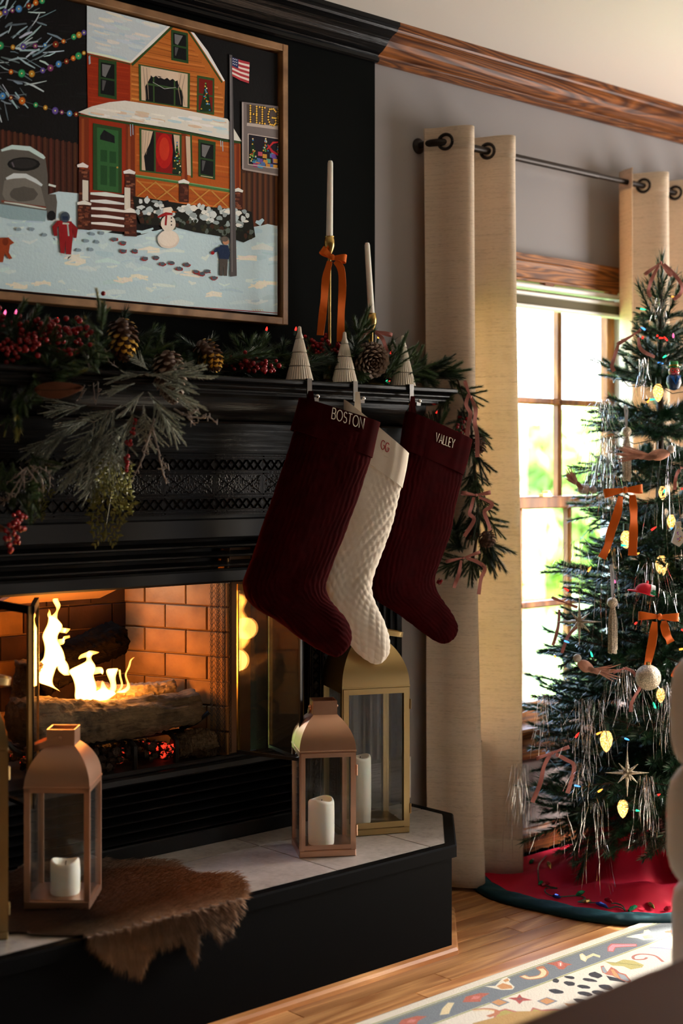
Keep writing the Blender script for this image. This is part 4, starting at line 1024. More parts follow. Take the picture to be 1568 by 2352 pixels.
xtree(1296, 712, 830, 24); xtree(1362, 712, 780, 18); xtree(1432, 730, 800, 20); stroke([(1372, 745), (1395, 780), (1440, 805)], 13, 'a8202a'); stroke([(1368, 770), (1400, 735), (1446, 730)], 10, 'b02832')
stroke([(1272, 690), (1460, 720)], 5, 'b5a8a0', 0, False); stroke([(1272, 690), (1272, 846), (1460, 874)], 5, 'b5a8a0', 0, False)
# red underpainting along the lower edge and signature dabs
stroke([(-250, 1478), (400, 1525), (900, 1575), (1440, 1612)], 5, '8a1420', .1); 
for k in range(5): stroke([(1295 + k * 12, 1592), (1300 + k * 12, 1600)], 4, 'c9a23a', 0)
me = bpy.data.meshes.new('picture'); me.from_pydata(PV, [], PF_); me.materials.append(M['paint'])
ca = me.color_attributes.new('paint', 'FLOAT_COLOR', 'CORNER'); ca.data.foreach_set('color', [v for c in PC for _ in range(3) for v in (*c, 1)])
bm = bmesh.new(); bm.from_mesh(me)
for f in bm.faces:
    f.normal_update()
    if f.normal.y > 0: f.normal_flip()
bm.to_mesh(me); bm.free()
link('picture', me, pt)

# ================================================================== LETTER STROKES (embroidery)
def arc(cx, cy, rx, ry, a0, a1, n=10): return [(cx + rx * math.cos(math.radians(a0 + (a1 - a0) * i / n)), cy + ry * math.sin(math.radians(a0 + (a1 - a0) * i / n))) for i in range(n + 1)]
GL = {'B': (.55, [[(0, 0), (0, 1)], [(0, 1), (.28, 1)] + arc(.28, .76, .22, .24, 90, -90) + [(0, .52)], [(0, .52), (.3, .52)] + arc(.3, .26, .25, .26, 90, -90) + [(0, 0)]]),
      'O': (.86, [arc(.43, .5, .43, .5, 0, 360, 22)]),
      'S': (.5, [arc(.25, .75, .23, .25, 30, 250, 12) + arc(.26, .26, .24, .26, 80, -150, 12)]),
      'T': (.58, [[(.29, 0), (.29, 1)], [(0, 1), (.58, 1)]]),
      'N': (.66, [[(0, 0), (0, 1), (.66, 0), (.66, 1)]]),
      'G': (.8, [arc(.43, .5, .42, .5, 48, 360, 20) + [(.5, .5)]]),
      'V': (.66, [[(0, 1), (.33, 0), (.66, 1)]]), 'A': (.66, [[(0, 0), (.33, 1), (.66, 0)], [(.11, .30), (.55, .30)]]),
      'L': (.44, [[(0, 1), (0, 0), (.44, 0)]]), 'E': (.46, [[(.46, 1), (0, 1), (0, 0), (.46, 0)], [(0, .52), (.38, .52)]]),
      'Y': (.62, [[(0, 1), (.31, .48), (.62, 1)], [(.31, .48), (.31, 0)]])}
def text_strokes(s, gap=.2):
    x = 0; out = []
    for ch in s:
        w, st = GL[ch]; out.append([[(x + p[0], p[1]) for p in q] for q in st]); x += w + gap
    return out, x - gap

# ================================================================== STOCKINGS
def stocking(name, label, hook, ang, stations, cuff, thick, mat, text, tmat, tpx, rib, loop_mat, seed, loop_px):
    h = Vector(hook); d = Vector((math.cos(ang), math.sin(ang), 0)); nrm = Vector((d.y, -d.x, 0))   # nrm points to the room
    t = thing(name, label, 'stocking', h, 0)
    un = lambda u, v: PP(u, v, h, nrm)
    rr = random.Random(seed)
    def body(sts, k, th, nm, n, ridge, amp, endtaper, wob):
        S = cr([(*a, *c) for a, c in sts], k); rings = []; mb = MB(); acc = 0; prev = None
        for i, s in enumerate(S):
            p, q = un(s[0], s[1]), un(s[2], s[3]); c = (p + q) / 2; hv = (q - p) / 2; t_ = i / (k - 1)
            if prev is not None: acc += (c - prev).length
            prev = c
            tt = th * min(1, hv.length / .05)
            ring = []
            for j in range(n):
                w = 2 * PI * j / n; cw, sw = math.cos(w), math.sin(w)
                e = 2 / 2.6
                x = math.copysign(abs(cw) ** e, cw); y = math.copysign(abs(sw) ** e, sw)
                off = 0
                if ridge:
                    xx = x * hv.length
                    xx2 = xx + .002 * math.sin(acc * 60 + xx * 80) + .0012 * math.sin(acc * 170 + xx * 210)
                    if ridge == 1:
                        r1 = abs(math.sin(PI * xx2 / .0115)) ** .6
                        r2 = abs(math.sin(PI * (acc + .002 * math.sin(xx * 90 + acc * 13)) / .011)) ** .5
                        off = amp * (r1 * .8 + r2 * .2) - amp
                    else:
                        yy = acc + .0015 * math.sin(xx * 120 + acc * 31); bow_ = .004 * math.sin(acc * 19)
                        r1 = abs(math.sin(PI * ((xx2 + bow_) / .019 + yy / .030))); r2 = abs(math.sin(PI * ((xx2 + bow_) / .019 - yy / .030)))
                        off = amp * (r1 * r2) ** .45 - amp
                    off *= min(1, i / 3)
                big = wob * (math.sin(7 * t_ + 2.2 * x + seed) + .6 * math.sin(15 * t_ - 3 * x + seed * 2) + .5 * math.sin(24 * t_ + 5 * x))
                ring.append(c - h + hv * (x * (1 + off / max(hv.length, .02))) + nrm * (y * (tt + big) + math.copysign(1, y) * off * min(1, abs(y) * 3)))
            rings.append(ring)
        loft(mb, rings); return mb.build(nm, mat, t, 75)
    body(stations[1:] if False else [((a[0] * .5 + b_[0] * .5, a[1] * .5 + b_[1] * .5), (a2[0] * .5 + b2[0] * .5, a2[1] * .5 + b2[1] * .5)) for (a, a2), (b_, b2) in [(stations[0], stations[1])]] + stations[1:], 150, thick, 'body', 150, rib, .0021 if rib == 1 else .0020, True, .0016)
    # folded cuff, a little proud of the body
    k = 26; S = cr([(*a, *c) for a, c in cuff], k); rings = []; mb = MB(); n = 72
    for inner in (0, 1):
        for i in (range(k) if not inner else reversed(range(k))):
            s = S[i]; p, q = un(s[0], s[1]), un(s[2], s[3]); c = (p + q) / 2; hv = (q - p) / 2; t_ = i / (k - 1); ring = []
            th = (thick * .86 + .005) if not inner else thick * .86 + .001
            for j in range(n):
                w = 2 * PI * j / n; cw, sw = math.cos(w), math.sin(w); e = 2 / 3.2
                x = math.copysign(abs(cw) ** e, cw); y = math.copysign(abs(sw) ** e, sw)
                wv = .0012 * math.sin(9 * x + seed) * t_ + .0008 * math.sin(23 * x + 2)
                ring.append(c - h + hv * x * (1.0 if not inner else .972) + nrm * (y * (th + wv)))
            rings.append(ring)
    loft(mb, rings, 0, False); mb.build('cuff', mat, t, 60)
    # embroidered name
    st, tw = text_strokes(text); (u0, v0), (u1, v1) = tpx[0], tpx[1]
    L = math.hypot(u1 - u0, v1 - v0); ex = ((u1 - u0) / tw, (v1 - v0) / tw); ey = tpx[3]
    for li, letter in enumerate(st):
        mb = MB()
        for s in letter:
            pts = []
            for x, y in s:
                u = u0 + ex[0] * x + ey[0] * y; v = v0 + ex[1] * x + ey[1] * y
                pts.append(un(u, v) - h + nrm * (thick * .86 + .0058))
            mb.tube(pts, .0011, 6)
        mb.build('letter', tmat, t)
    # hanging loop
    mb = MB(); P = [un(*p) - h for p in loop_px]
    ribbon(mb, [P[0], P[1] + nrm * .004], [d, d], .011, .001); ribbon(mb, [P[2], P[1] + nrm * .004], [d, d], .011, .001)
    mb.build('hanging_loop', loop_mat, t)
    return t
A1 = math.radians(-24)
hk = [PY(712, 905, -.222), PY(820, 902, -.222), PY(946, 912, -.222)]
stocking('christmas_stocking', 'dark red quilted velvet stocking embroidered BOSTON, nearest the fire', hk[0] + Vector((0, -.075, 0)), A1,
    [((690, 915), (870, 970)), ((677, 985), (852, 1048)), ((655, 1055), (838, 1095)), ((635, 1115), (818, 1155)), ((605, 1200), (790, 1230)), ((575, 1290), (763, 1298)), ((557, 1345), (749, 1342)), ((578, 1390), (755, 1372)), ((640, 1430), (775, 1398)), ((700, 1475), (795, 1422)), ((760, 1507), (806, 1452)), ((778, 1507), (805, 1474)), ((788, 1500), (800, 1484))],
    [((688, 914), (871, 971)), ((680, 945), (863, 1005)), ((668, 987), (853, 1052))], .030, M['velvet_red'], 'BOSTON', M['thread_cream'], ((752, 962), (824, 986), 24, (3, -24)), 1, M['velvet_red'], 1, ((706, 925), (712, 898), (719, 930)))
stocking('christmas_stocking', 'cream quilted velvet stocking embroidered GG in red', hk[1] + Vector((0, -.035, 0)), math.radians(-34),
    [((797, 942), (937, 1045)), ((775, 1015), (922, 1118)), ((765, 1080), (912, 1160)), ((755, 1150), (900, 1210)), ((745, 1220), (880, 1265)), ((738, 1290), (858, 1325)), ((740, 1350), (855, 1360)), ((755, 1410), (867, 1394)), ((790, 1465), (883, 1427)), ((822, 1503), (894, 1464)), ((850, 1523), (895, 1494)), ((866, 1526), (888, 1511)), ((874, 1524), (882, 1518))],
    [((790, 918), (938, 1042)), ((788, 975), (932, 1080)), ((776, 1018), (923, 1121))], .027, M['cream_quilt'], 'GG', M['thread_red'], ((869, 1030), (887, 1040), 20, (3, -20)), 2, M['cream_quilt'], 2, ((818, 950), (820, 900), (826, 958)))
stocking('christmas_stocking', 'dark red quilted velvet stocking embroidered VALLEY, nearest the window', hk[2] + Vector((0, -.012, 0)), math.radians(-16),
    [((930, 945), (1080, 1012)), ((918, 1035), (1062, 1090)), ((905, 1105), (1045, 1160)), ((890, 1180), (1032, 1228)), ((872, 1260), (1008, 1292)), ((858, 1330), (997, 1328)), ((862, 1374), (1003, 1358)), ((907, 1406), (1018, 1382)), ((950, 1437), (1036, 1408)), ((990, 1467), (1049, 1435)), ((1012, 1478), (1049, 1452)), ((1024, 1478), (1044, 1464))],
    [((934, 945), (1081, 1011)), ((926, 985), (1073, 1050)), ((920, 1032), (1061, 1092))], .026, M['velvet_red'], 'VALLEY', M['thread_cream'], ((987, 1014), (1029, 1030), 18, (3, -20)), 1, M['velvet_red'], 3, ((940, 955), (946, 910), (952, 965)))
# silver holders: strap over the shelf front, small ball hook
for (u, lab) in ((708.5, 'silver stocking holder clipped over the mantel edge above the BOSTON stocking'), (814, 'silver stocking holder above the cream stocking'), (943, 'silver stocking holder above the VALLEY stocking')):
    p = PY(u, 885, -.206); x = p.x
    t = thing('stocking_holder', lab, 'hook', (x, -.206, 1.401), 0, 'silver stocking holders')
    MB().prism([(.055, .0005), (-.001, .0005), (-.001, -.046), (-.013, -.050), (-.026, -.050), (-.028, -.044), (-.030, -.044), (-.029, -.053), (-.012, -.054), (-.004, -.049), (-.004, .0035), (.055, .0035)], 'x', -.0075, .0075).build('strap', M['chrome'], t)
    MB().ball((.004, -.029, -.041), .0055, 10, 7).build('ball', M['chrome'], t, True)

# ================================================================== LANTERNS AND CANDLES
def lantern(name, label, loc, rz, w, eave, roofh, cw, ch, mat, convex, handle, door=True, group=None):
    t = thing(name, label, 'lantern', loc, rz, group); h = w / 2; b_ = .016; fr = w * .085
    MB().cbox(-h, h, -h, h, 0, b_, .0015).build('base', mat, t)
    MB().box(-h + .004, h - .004, -h + .004, h - .004, b_, b_ + .002).build('floor_plate', mat, t)
    for sx in (-1, 1):
        for sy in (-1, 1):
            x, y = sx * (h - fr / 2), sy * (h - fr / 2); MB().box(x - fr / 2, x + fr / 2, y - fr / 2, y + fr / 2, b_, eave).build('post', mat, t)
    MB().box(-h, h, -h, -h + fr, eave - fr, eave).box(-h, h, h - fr, h, eave - fr, eave).box(-h, -h + fr, -h + fr, h - fr, eave - fr, eave).box(h - fr, h, -h + fr, h - fr, eave - fr, eave).build('top_rail', mat, t)
    if door:
        d = MB(); e = fr * .9; z0, z1 = b_ + .003, eave - .004
        y0, y1 = -h - .004, -h - .0005
        d.box(-h + .003, -h + .003 + e, y0, y1, z0, z1).box(h - .003 - e, h - .003, y0, y1, z0, z1).box(-h + .003 + e, h - .003 - e, y0, y1, z0, z0 + e).box(-h + .003 + e, h - .003 - e, y0, y1, z1 - e, z1)
        dd = d.build('door', mat, t)
        MB().tube([(h + .001, -h - .003, z0 + .03), (h + .001, -h - .003, z0 + .055)], .0022, 6).tube([(h + .001, -h - .003, z1 - .055), (h + .001, -h - .003, z1 - .03)], .0022, 6).build('hinge', mat, dd)
    for (a0, a1, c0, c1) in ((-h + fr, h - fr, -h + .004, -h + .006), (-h + fr, h - fr, h - .006, h - .004), (-h + .004, -h + .006, -h + fr, h - fr), (h - .006, h - .004, -h + fr, h - fr)):
        MB().box(a0, a1, c0, c1, b_, eave - fr).build('glass_pane', M['glass'], t)
    # curved roof: four convex faces up to the chimney
    rings = []; k = 14; c2 = cw / 2
    for i in range(k + 1):
        s = i / k; q = s * PI / 2 * convex
        f = (math.cos(q) - math.cos(PI / 2 * convex)) / (1 - math.cos(PI / 2 * convex)); z = eave + roofh * math.sin(q) / math.sin(PI / 2 * convex)
        r = c2 + (h - c2) * f
        rings.append([Vector((-r, -r, z)), Vector((r, -r, z)), Vector((r, r, z)), Vector((-r, r, z))])
    mb = MB(); loft(mb, rings, 0, False); mb.build('roof', mat, t, 30)
    MB().cbox(-h - .001, h + .001, -h - .001, h + .001, eave - .003, eave + .001, .0005).build('eave', mat, t)
    z0 = eave + roofh - .001; tt = .0018
    mb = MB(); z1 = z0 + ch
    for (a0, a1, e0, e1) in ((-c2, c2, -c2, -c2 + tt), (-c2, c2, c2 - tt, c2), (-c2, -c2 + tt, -c2 + tt, c2 - tt), (c2 - tt, c2, -c2 + tt, c2 - tt)): mb.box(a0, a1, e0, e1, z0, z1)
    mb.build('chimney', mat, t)
    MB().box(-c2 + tt, c2 - tt, -c2 + tt, c2 - tt, z0, z0 + .004).build('chimney_floor', M['wick'], t)
    # strap handle pivoting on two bolts
    zp = z0 + ch * .5; mb = MB(); R = handle[0]; a = handle[1]; cs, sn = math.cos(a), math.sin(a)
    if handle[2] == 'x':   # pivots on +-x faces, falls toward -y/+y ; a measured from straight up
        pts = [(-c2 - .003, 0, 0), (-c2 - .003, 0, R * .55), (-c2 * .7, 0, R * .92), (0, 0, R), (c2 * .7, 0, R * .92), (c2 + .003, 0, R * .55), (c2 + .003, 0, 0)]
        P = [Vector((p[0], p[2] * sn, zp + p[2] * cs)) for p in pts]; wd = [Vector((0, cs, -sn))] * 7
        bl = [(c2 + .004, 0), (-c2 - .004, 0)]
    else:
        pts = [(-c2 - .003, 0), (-c2 - .003, R * .55), (-c2 * .7, R * .92), (0, R), (c2 * .7, R * .92), (c2 + .003, R * .55), (c2 + .003, 0)]
        P = [Vector((p[1] * sn, p[0], zp + p[1] * cs)) for p in pts]; wd = [Vector((cs, 0, -sn))] * 7
        bl = [(0, c2 + .004), (0, -c2 - .004)]
    ribbon(mb, [Vector(x) for x in cr(P, 25)], [wd[0]] * 25, .013, .0011); mb.build('handle', mat, t, 40)
    for bx_, by_ in bl:
        MB().ball((bx_, by_, zp), .0035, 8, 6).build('bolt', mat, t, True)
    return t
def pillar(loc, r, h, label, seed, melt=.25, group=None):
    t = thing('pillar_candle', label, 'candle', loc, 0, group); rr = random.Random(seed)
    prof = [(r * .97, 0), (r, .004), (r * 1.0, h * .3), (r * .995, h * .7), (r * .99, h - .006), (r * .93, h - .001), (r * .84, h), (r * .70, h - .004), (r * .62, h - .010), (r * .3, h - .013), (.002, h - .013)]
    mb = MB().lathe(prof, 32)
    for i, p in enumerate(mb.v):
        q = math.atan2(p[1], p[0]); mb.v[i] = (p[0] + .0006 * math.sin(p[2] * 300 + q * 3), p[1] + .0006 * math.cos(p[2] * 210 + q * 2), p[2] + (.0035 * math.sin(q * 2 + seed) if p[2] > h * .9 else 0))
    mb.build('wax', M['wax'], t, 50)
    MB().tube([(0, 0, h - .014), (.001, 0, h - .006), (.003, .001, h - .002)], .0011, 5).build('wick', M['wick'], t)
    return t
lantern('lantern', 'copper lantern with glass sides on the bare tiles, in front of the taller gold lantern', (2.257, -.278, HZ + .0003), math.radians(-32), .135, .250, .079, .058, .034, M['copper'], .52, (.075, math.radians(125), 'x'), True, None)
pillar((2.247, -.282, HZ + .0188), .0315, .106, 'short white pillar candle inside the copper lantern on the tiles', 1)
lantern('lantern', 'tall antique gold lantern with an arched roof, standing by the pilaster', (2.482, -.184, HZ + .0003), math.radians(-25), .178, .371, .120, .060, .034, M['brushed'], .65, (.10, math.radians(100), 'y'), True, None)
pillar((2.455, -.193, HZ + .0188), .0285, .168, 'tall white pillar candle inside the gold lantern by the pilaster', 2)
lantern('lantern', 'copper lantern on the fur hide, its strap handle swung to the left', (1.564, -.242, HZ + .012), math.radians(-43), .135, .250, .079, .058, .034, M['copper'], .52, (.085, math.radians(-112), 'y'), False, None)
pillar((1.560, -.255, HZ + .0305), .031, .068, 'short white pillar candle burnt low inside the lantern on the fur', 3)
lantern('lantern', 'gold lantern cut off by the left edge of the photo', (1.326, -.243, HZ + .0003), math.radians(-25), .178, .371, .120, .060, .034, M['brushed'], .65, (.10, math.radians(100), 'y'), True, None)

# taper candles on brass sticks
def candlestick(x, y, hz, label, ltap, lean, tz):
    t = thing('candlestick', label, 'candlestick', (x, y, 1.400), 0, 'brass candlesticks on the mantel')
    MB().lathe([(.034, 0), (.035, .004), (.030, .008), (.012, .014), (.006, .024), (.005, .04)], 28).build('foot', M['brass'], t, True)
    MB().lathe([(.0048, .03), (.0042, hz * .5), (.0045, hz - .045)], 12).build('stem', M['brass'], t, True)
    MB().lathe([(.004, hz - .048), (.006, hz - .044), (.010, hz - .036), (.0135, hz - .024), (.0135, hz - .012), (.0115, hz - .003), (.013, hz), (.0115, hz + .0005), (.009, hz - .004), (.004, hz - .012)], 20).build('candle_cup', M['brass'], t, True)
    c = thing('taper_candle', tz, 'candle', (x, y, 1.400 + hz - .011), 0, 'cream taper candles')
    MB().tube([(0, 0, 0), (lean * .5, 0, ltap * .5), (lean, 0, ltap - .006), (lean, 0, ltap)], [.0088, .0080, .0070, .005], 16).build('wax', M['wax'], c, 50)
    MB().tube([(lean, 0, ltap - .002), (lean, 0, ltap + .007)], .0008, 5).build('wick', M['wick'], c)
    return t
candlestick(2.412, -.125, .378, 'taller brass candlestick with an orange bow', .205, .003, 'cream taper candle in the taller candlestick')
candlestick(2.560, -.125, .192, 'shorter brass candlestick with a pink bow, at the right of the mantel', .195, -.016, 'slightly leaning cream taper candle in the shorter candlestick')

# fluted ceramic trees
def ceramic_tree(p, h, r, label):
    t = thing('ceramic_tree', label, 'ornament', (p[0], p[1], 1.4005), 0, 'fluted ceramic trees')
    zs = [0, .26, .51, .76, 1.0]
    for i in range(4):
        r0 = r * (1 - zs[i] * .93) ; r1 = r * (1 - zs[i + 1] * .93) * .99 if i < 3 else .0035
        prof = [(r0 * .9, zs[i] * h + .0015), (r0, zs[i] * h + .0025), (r1, zs[i + 1] * h)] if i < 3 else [(r0 * .9, zs[i] * h + .0015), (r0, zs[i] * h + .0025), (r0 * .55, zs[i] * h + (h * .24) * .5), (.004, h - .002), (.001, h)]
        MB().lathe(prof, 120, (0, 0, 0), 0, (30 if i < 3 else 26, .035)).build('tier', M['ceramic'], t, 60)
for (u, y, h, r, lab) in ((687.5, -.165, .136, .0335, 'fluted cream ceramic tree above the BOSTON stocking'), (791, -.165, .132, .0325, 'fluted cream ceramic tree standing in the middle, left of the brown pinecone'), (925, -.165, .136, .033, 'fluted cream ceramic tree half hidden by pine at the right end')):
    p = PY(u, 870, y); ceramic_tree((p.x, y), h, r, lab)
# small cream votive with a red bird
p = PY(753, 860, -.10)
t = thing('votive_pot', 'small cream pot painted with a red bird, behind the middle ceramic tree', 'pot', (p.x, -.115, 1.4005))
MB().lathe([(.021, 0), (.022, .002), (.022, .036), (.0205, .037), (.0195, .034), (.019, .02), (.002, .018)], 28).build('pot', plain('cream_glaze', (.55, .47, .38), .4), t, 40)
mb = MB()
for dx, dz, r in ((-.012, .012, .0042), (-.0135, .017, .0026)): mb.ball((dx, -.0185 + abs(dx) * .1, dz), r, 8, 6, 0, (.8, .4, 1.2))
mb.build('painted_bird', M['berry'], t, True)
MB().tube([(-.004, -.0223, .026), (.004, -.0222, .029), (.012, -.0190, .022)], .0006, 4).build('painted_twig', M['twig'], t)

# ================================================================== CURTAINS, ROD, SHADE
RODY, RODZ = -.090, 2.098
rod = thing('curtain_rod', 'dark bronze wrap-around curtain rod above the window', 'curtain rod', (2.858, 0, RODZ))
MB().lathe([(.022, 0), (.022, .004), (.016, .010), (.011, .012)], 20).xform(Matrix.Rotation(PI / 2, 4, 'X')).build('wall_flange', M['bronze'], rod, 40)
pts = [(0, -.005, 0), (0, RODY * .45, 0)] + [(.045 - .045 * math.cos(q), RODY + .045 - .045 * math.sin(q), 0) for q in [i * PI / 2 / 8 for i in range(9)]] + [(.7, RODY, 0)]
MB().tube(pts, .0105, 12).build('rod', M['bronze'], rod, True)
MB().tube([(.62, RODY, 0), (1.44, RODY, 0), (1.44, -.005, 0)], .0088, 12).build('inner_rod', M['bronze'], rod, True)
def curtain(name, label, x0, x1, phase, seed, spread, droop):
    t = thing(name, label, 'curtain', (x0, RODY, 0)); lam = .174
    nx, nz = 150, 60; zt, zb = RODZ + .042, .012
    rr = random.Random(seed); ph = rr.uniform(0, 6)
    def pt_(a, b_):
        x = x0 + (x1 - x0) * a; z = zt + (zb - zt) * b_
        am = .060 * (1 + .12 * b_) * (1 - .28 * b_ * (.5 + .5 * math.sin(x * 31 + ph)))
        xx = x + (x - x0) * spread * b_ + droop * b_ * b_ + .010 * b_ * math.sin(x * 40 + ph + 2.5 * b_)
        s_ = math.sin(2 * PI * (x - phase) / lam)
        y = -am * math.copysign(abs(s_) ** .8, s_) - .006 * b_ * math.sin(5 * b_ + x * 20)
        y = min(y, .070)
        return (xx - x0, y, z)
    mb = MB(); vs = [pt_(i / (nx - 1), j / (nz - 1)) for j in range(nz) for i in range(nx)]
    mb.add(vs, [(j * nx + i, j * nx + i + 1, (j + 1) * nx + i + 1, (j + 1) * nx + i) for j in range(nz - 1) for i in range(nx - 1)])
    o = mb.build('cloth', M['curtain'], t, 180)
    md = o.modifiers.new('thickness', 'SOLIDIFY'); md.thickness = .0012
    # bottom hem and top heading, a second layer of cloth
    for b0, b1, nm in ((.952, 1.0, 'hem'), (0.0, .030, 'heading')):
        mb = MB(); m_ = 4; vs = []
        for j in range(m_):
            for i in range(nx):
                p = pt_(i / (nx - 1), b0 + (b1 - b0) * j / (m_ - 1)); vs.append((p[0], p[1] - .0014, p[2]))
        mb.add(vs, [(j * nx + i, j * nx + i + 1, (j + 1) * nx + i + 1, (j + 1) * nx + i) for j in range(m_ - 1) for i in range(nx - 1)])
        h_ = mb.build(nm, M['curtain'], t, 180); md = h_.modifiers.new('thickness', 'SOLIDIFY'); md.thickness = .001
    # grommets where the cloth crosses the rod
    k = 0; xg = phase
    while xg < x1 - .01:
        if xg > x0 + .005:
            sgn = -1 if k % 2 == 0 else 1
            ang = math.atan2(sgn * .060 * 2 * PI / lam, 1)
            mb = MB()
            for rr_, yy in ((.026, 0),):
                for off in (-.0025, .0025):
                    pts = [(.0205 * math.cos(q), off, .0205 * math.sin(q)) for q in [2 * PI * i / 20 for i in range(21)]]
                    mb.tube(pts, .0045, 6, False)
            mb.xform(Matrix.Rotation(ang, 4, 'Z')); mb.build('grommet', M['bronze'], t, True, loc=(xg - x0, 0, RODZ - .0))
        xg += lam / 2; k += 1
    return t
curtain('curtain', 'oatmeal linen curtain with bronze grommets, between the fireplace and the window', 2.846, 3.168, 2.877, 4, .05, .02)
curtain('curtain', 'oatmeal linen curtain behind the top of the tree, right of the window', 3.700, 4.28, 3.797, 5, .03, .0)

sh = thing('window_shade', 'raised cream window shade with two white head rails', 'blind', (3.46, 0, 1.720))
MB().tube([(-.395, -.012, .022), (.395, -.012, .022)], .0085, 10).build('head_tube', M['white'], sh, True)
MB().cbox(-.395, .395, -.030, .0, -.010, .002, .003).build('upper_rail', M['white'], sh)
mb = MB()
for k in range(5): mb.prism([(-.004, -.011 - k * .0052), (-.028, -.0136 - k * .0052), (-.004, -.0162 - k * .0052), (.0, -.0136 - k * .0052)], 'x', -.393, .393)
mb.build('folded_fabric', M['shade'], sh)
MB().cbox(-.395, .395, -.032, .0, -.047, -.037, .003).build('bottom_rail', M['white'], sh)
for x in (-.05, .27): MB().cbox(x - .022, x + .022, -.022, .0, .028, .036, .002).build('bracket', M['oakwin'], sh)

# ================================================================== NEEDLES AND SPRIGS
def needle_arrays(base, ax, nl, nw, ang, rs, n, tilt=0):
    """needle triangles round a straight twig from base along ax (Vectors)"""
    a = ax.normalized(); L = ax.length; u = np.array(a.orthogonal().normalized()); w = np.cross(np.array(a), u); A = np.array(a); B = np.array(base)
    t = rs.rand(n) ** .9; ph = rs.rand(n) * 2 * PI; an = np.radians(ang + rs.randn(n) * 9) * (1 - .35 * t)
    ln = nl * (.75 + .4 * rs.rand(n)) * (1 - .30 * t)
    rad = np.cos(ph)[:, None] * u + np.sin(ph)[:, None] * w
    d = np.cos(an)[:, None] * A + np.sin(an)[:, None] * rad
    p = B + (t * L)[:, None] * A
    s = np.cross(d, A); s /= np.linalg.norm(s, axis=1)[:, None] + 1e-9
    tip = p + d * ln[:, None] + np.array([0, 0, tilt]) * ln[:, None]
    return np.stack([p - s * nw / 2, p + s * nw / 2, tip], 1).reshape(-1, 3)
def twig_mesh(name, twigs, nl, nw, ang, dens, mat, seed, stem_mat, stem_r=.0016, tilt=0, extra=None):
    """twigs: list of (p0,p1); needles + thin stems in one mesh"""
    rs = np.random.RandomState(seed); V = []; mi = []
    for (p, q) in twigs:
        p, q = Vector(p), Vector(q); n = max(6, int((q - p).length * dens)); V.append(needle_arrays(p, q - p, nl, nw, ang, rs, n, tilt))
    V = np.concatenate(V); nt = len(V) // 3; mb = MB()
    for (p, q) in twigs: mb.tube([p, q], [stem_r, stem_r * .6], 4, False)
    vs = V.tolist() + [list(v) for v in mb.v]; fs = np.arange(nt * 3).reshape(-1, 3).tolist() + [[i + nt * 3 for i in f] for f in mb.f]
    me = bpy.data.meshes.new(name); me.from_pydata(vs, [], fs); me.materials.append(mat); me.materials.append(stem_mat)
    idx = [0] * nt + [1] * len(mb.f)
    if extra is not None:   # light tips
        me.materials.append(extra)
        zc = V.reshape(-1, 3, 3)[:, 0, :]; r = np.linalg.norm(zc, axis=1); mx = r.max()
        for i in range(nt):
            if r[i] > mx * .72: idx[i] = 2
    me.polygons.foreach_set('material_index', idx); return me
def frame_to(d, up=(0, 0, 1), roll=0):
    d = Vector(d).normalized(); return (d.to_track_quat('Z', 'Y') @ Quaternion((0, 0, 1), roll))
def place(nm, me, parent, p0, p1, roll=0, wide=1.0, rootloc=None, unit=1.0):
    """put a unit-long (+Z) sprig mesh between two room points"""
    o = bpy.data.objects.new(nm, me); COL.objects.link(o); o.parent = parent
    L = (Vector(p1) - Vector(p0)).length
    o.location = Vector(p0) - (rootloc if rootloc is not None else Vector((0, 0, 0)))
    o.rotation_mode = 'QUATERNION'; o.rotation_quaternion = frame_to(Vector(p1) - Vector(p0), roll=roll)
    s = L / unit; o.scale = (s * wide, s * wide, s); return o
def bottlebrush(seed, side=3, L=1.0):
    r = random.Random(seed); tw = [((0, 0, 0), (0, 0, L))]
    for k in range(side):
        z = .12 + .6 * k / max(1, side) + r.uniform(0, .08)
        for s_ in (-1, 1):
            a = r.uniform(.55, .85); l = (1 - z) * r.uniform(.5, .75) + .12
            tw.append(((0, 0, z), (s_ * l * math.sin(a), r.uniform(-.12, .12) * l * 2, z + l * math.cos(a))))
    return tw
NB = [twig_mesh('branch', bottlebrush(s, 3), .105, .0085, 52, 400, M['needle_tree'], s, M['twig'], .009) for s in range(6)]
NBs = [twig_mesh('branch', bottlebrush(s + 20, 2), .20, .0135, 50, 300, M['needle_tree'], s + 20, M['twig'], .012) for s in range(4)]
GS = [twig_mesh('pine_sprig', bottlebrush(s + 40, 2), .21, .0120, 42, 420, M['needle_garland'], s + 40, M['twig'], .013) for s in range(4)]
GD = [twig_mesh('pine_sprig', bottlebrush(s + 50, 1), .27, .0125, 42, 400, M['needle_dark'], s + 50, M['twig'], .013) for s in range(4)]
GL_ = [twig_mesh('tipped_sprig', bottlebrush(s + 60, 1), .20, .0135, 46, 420, M['needle_garland'], s + 60, M['twig'], .013, extra=M['needle_light']) for s in range(3)]
GF = [twig_mesh('frosted_sprig', bottlebrush(s + 70, 7), .080, .0095, 28, 560, M['frost'], s + 70, M['lichen'], .008) for s in range(4)]

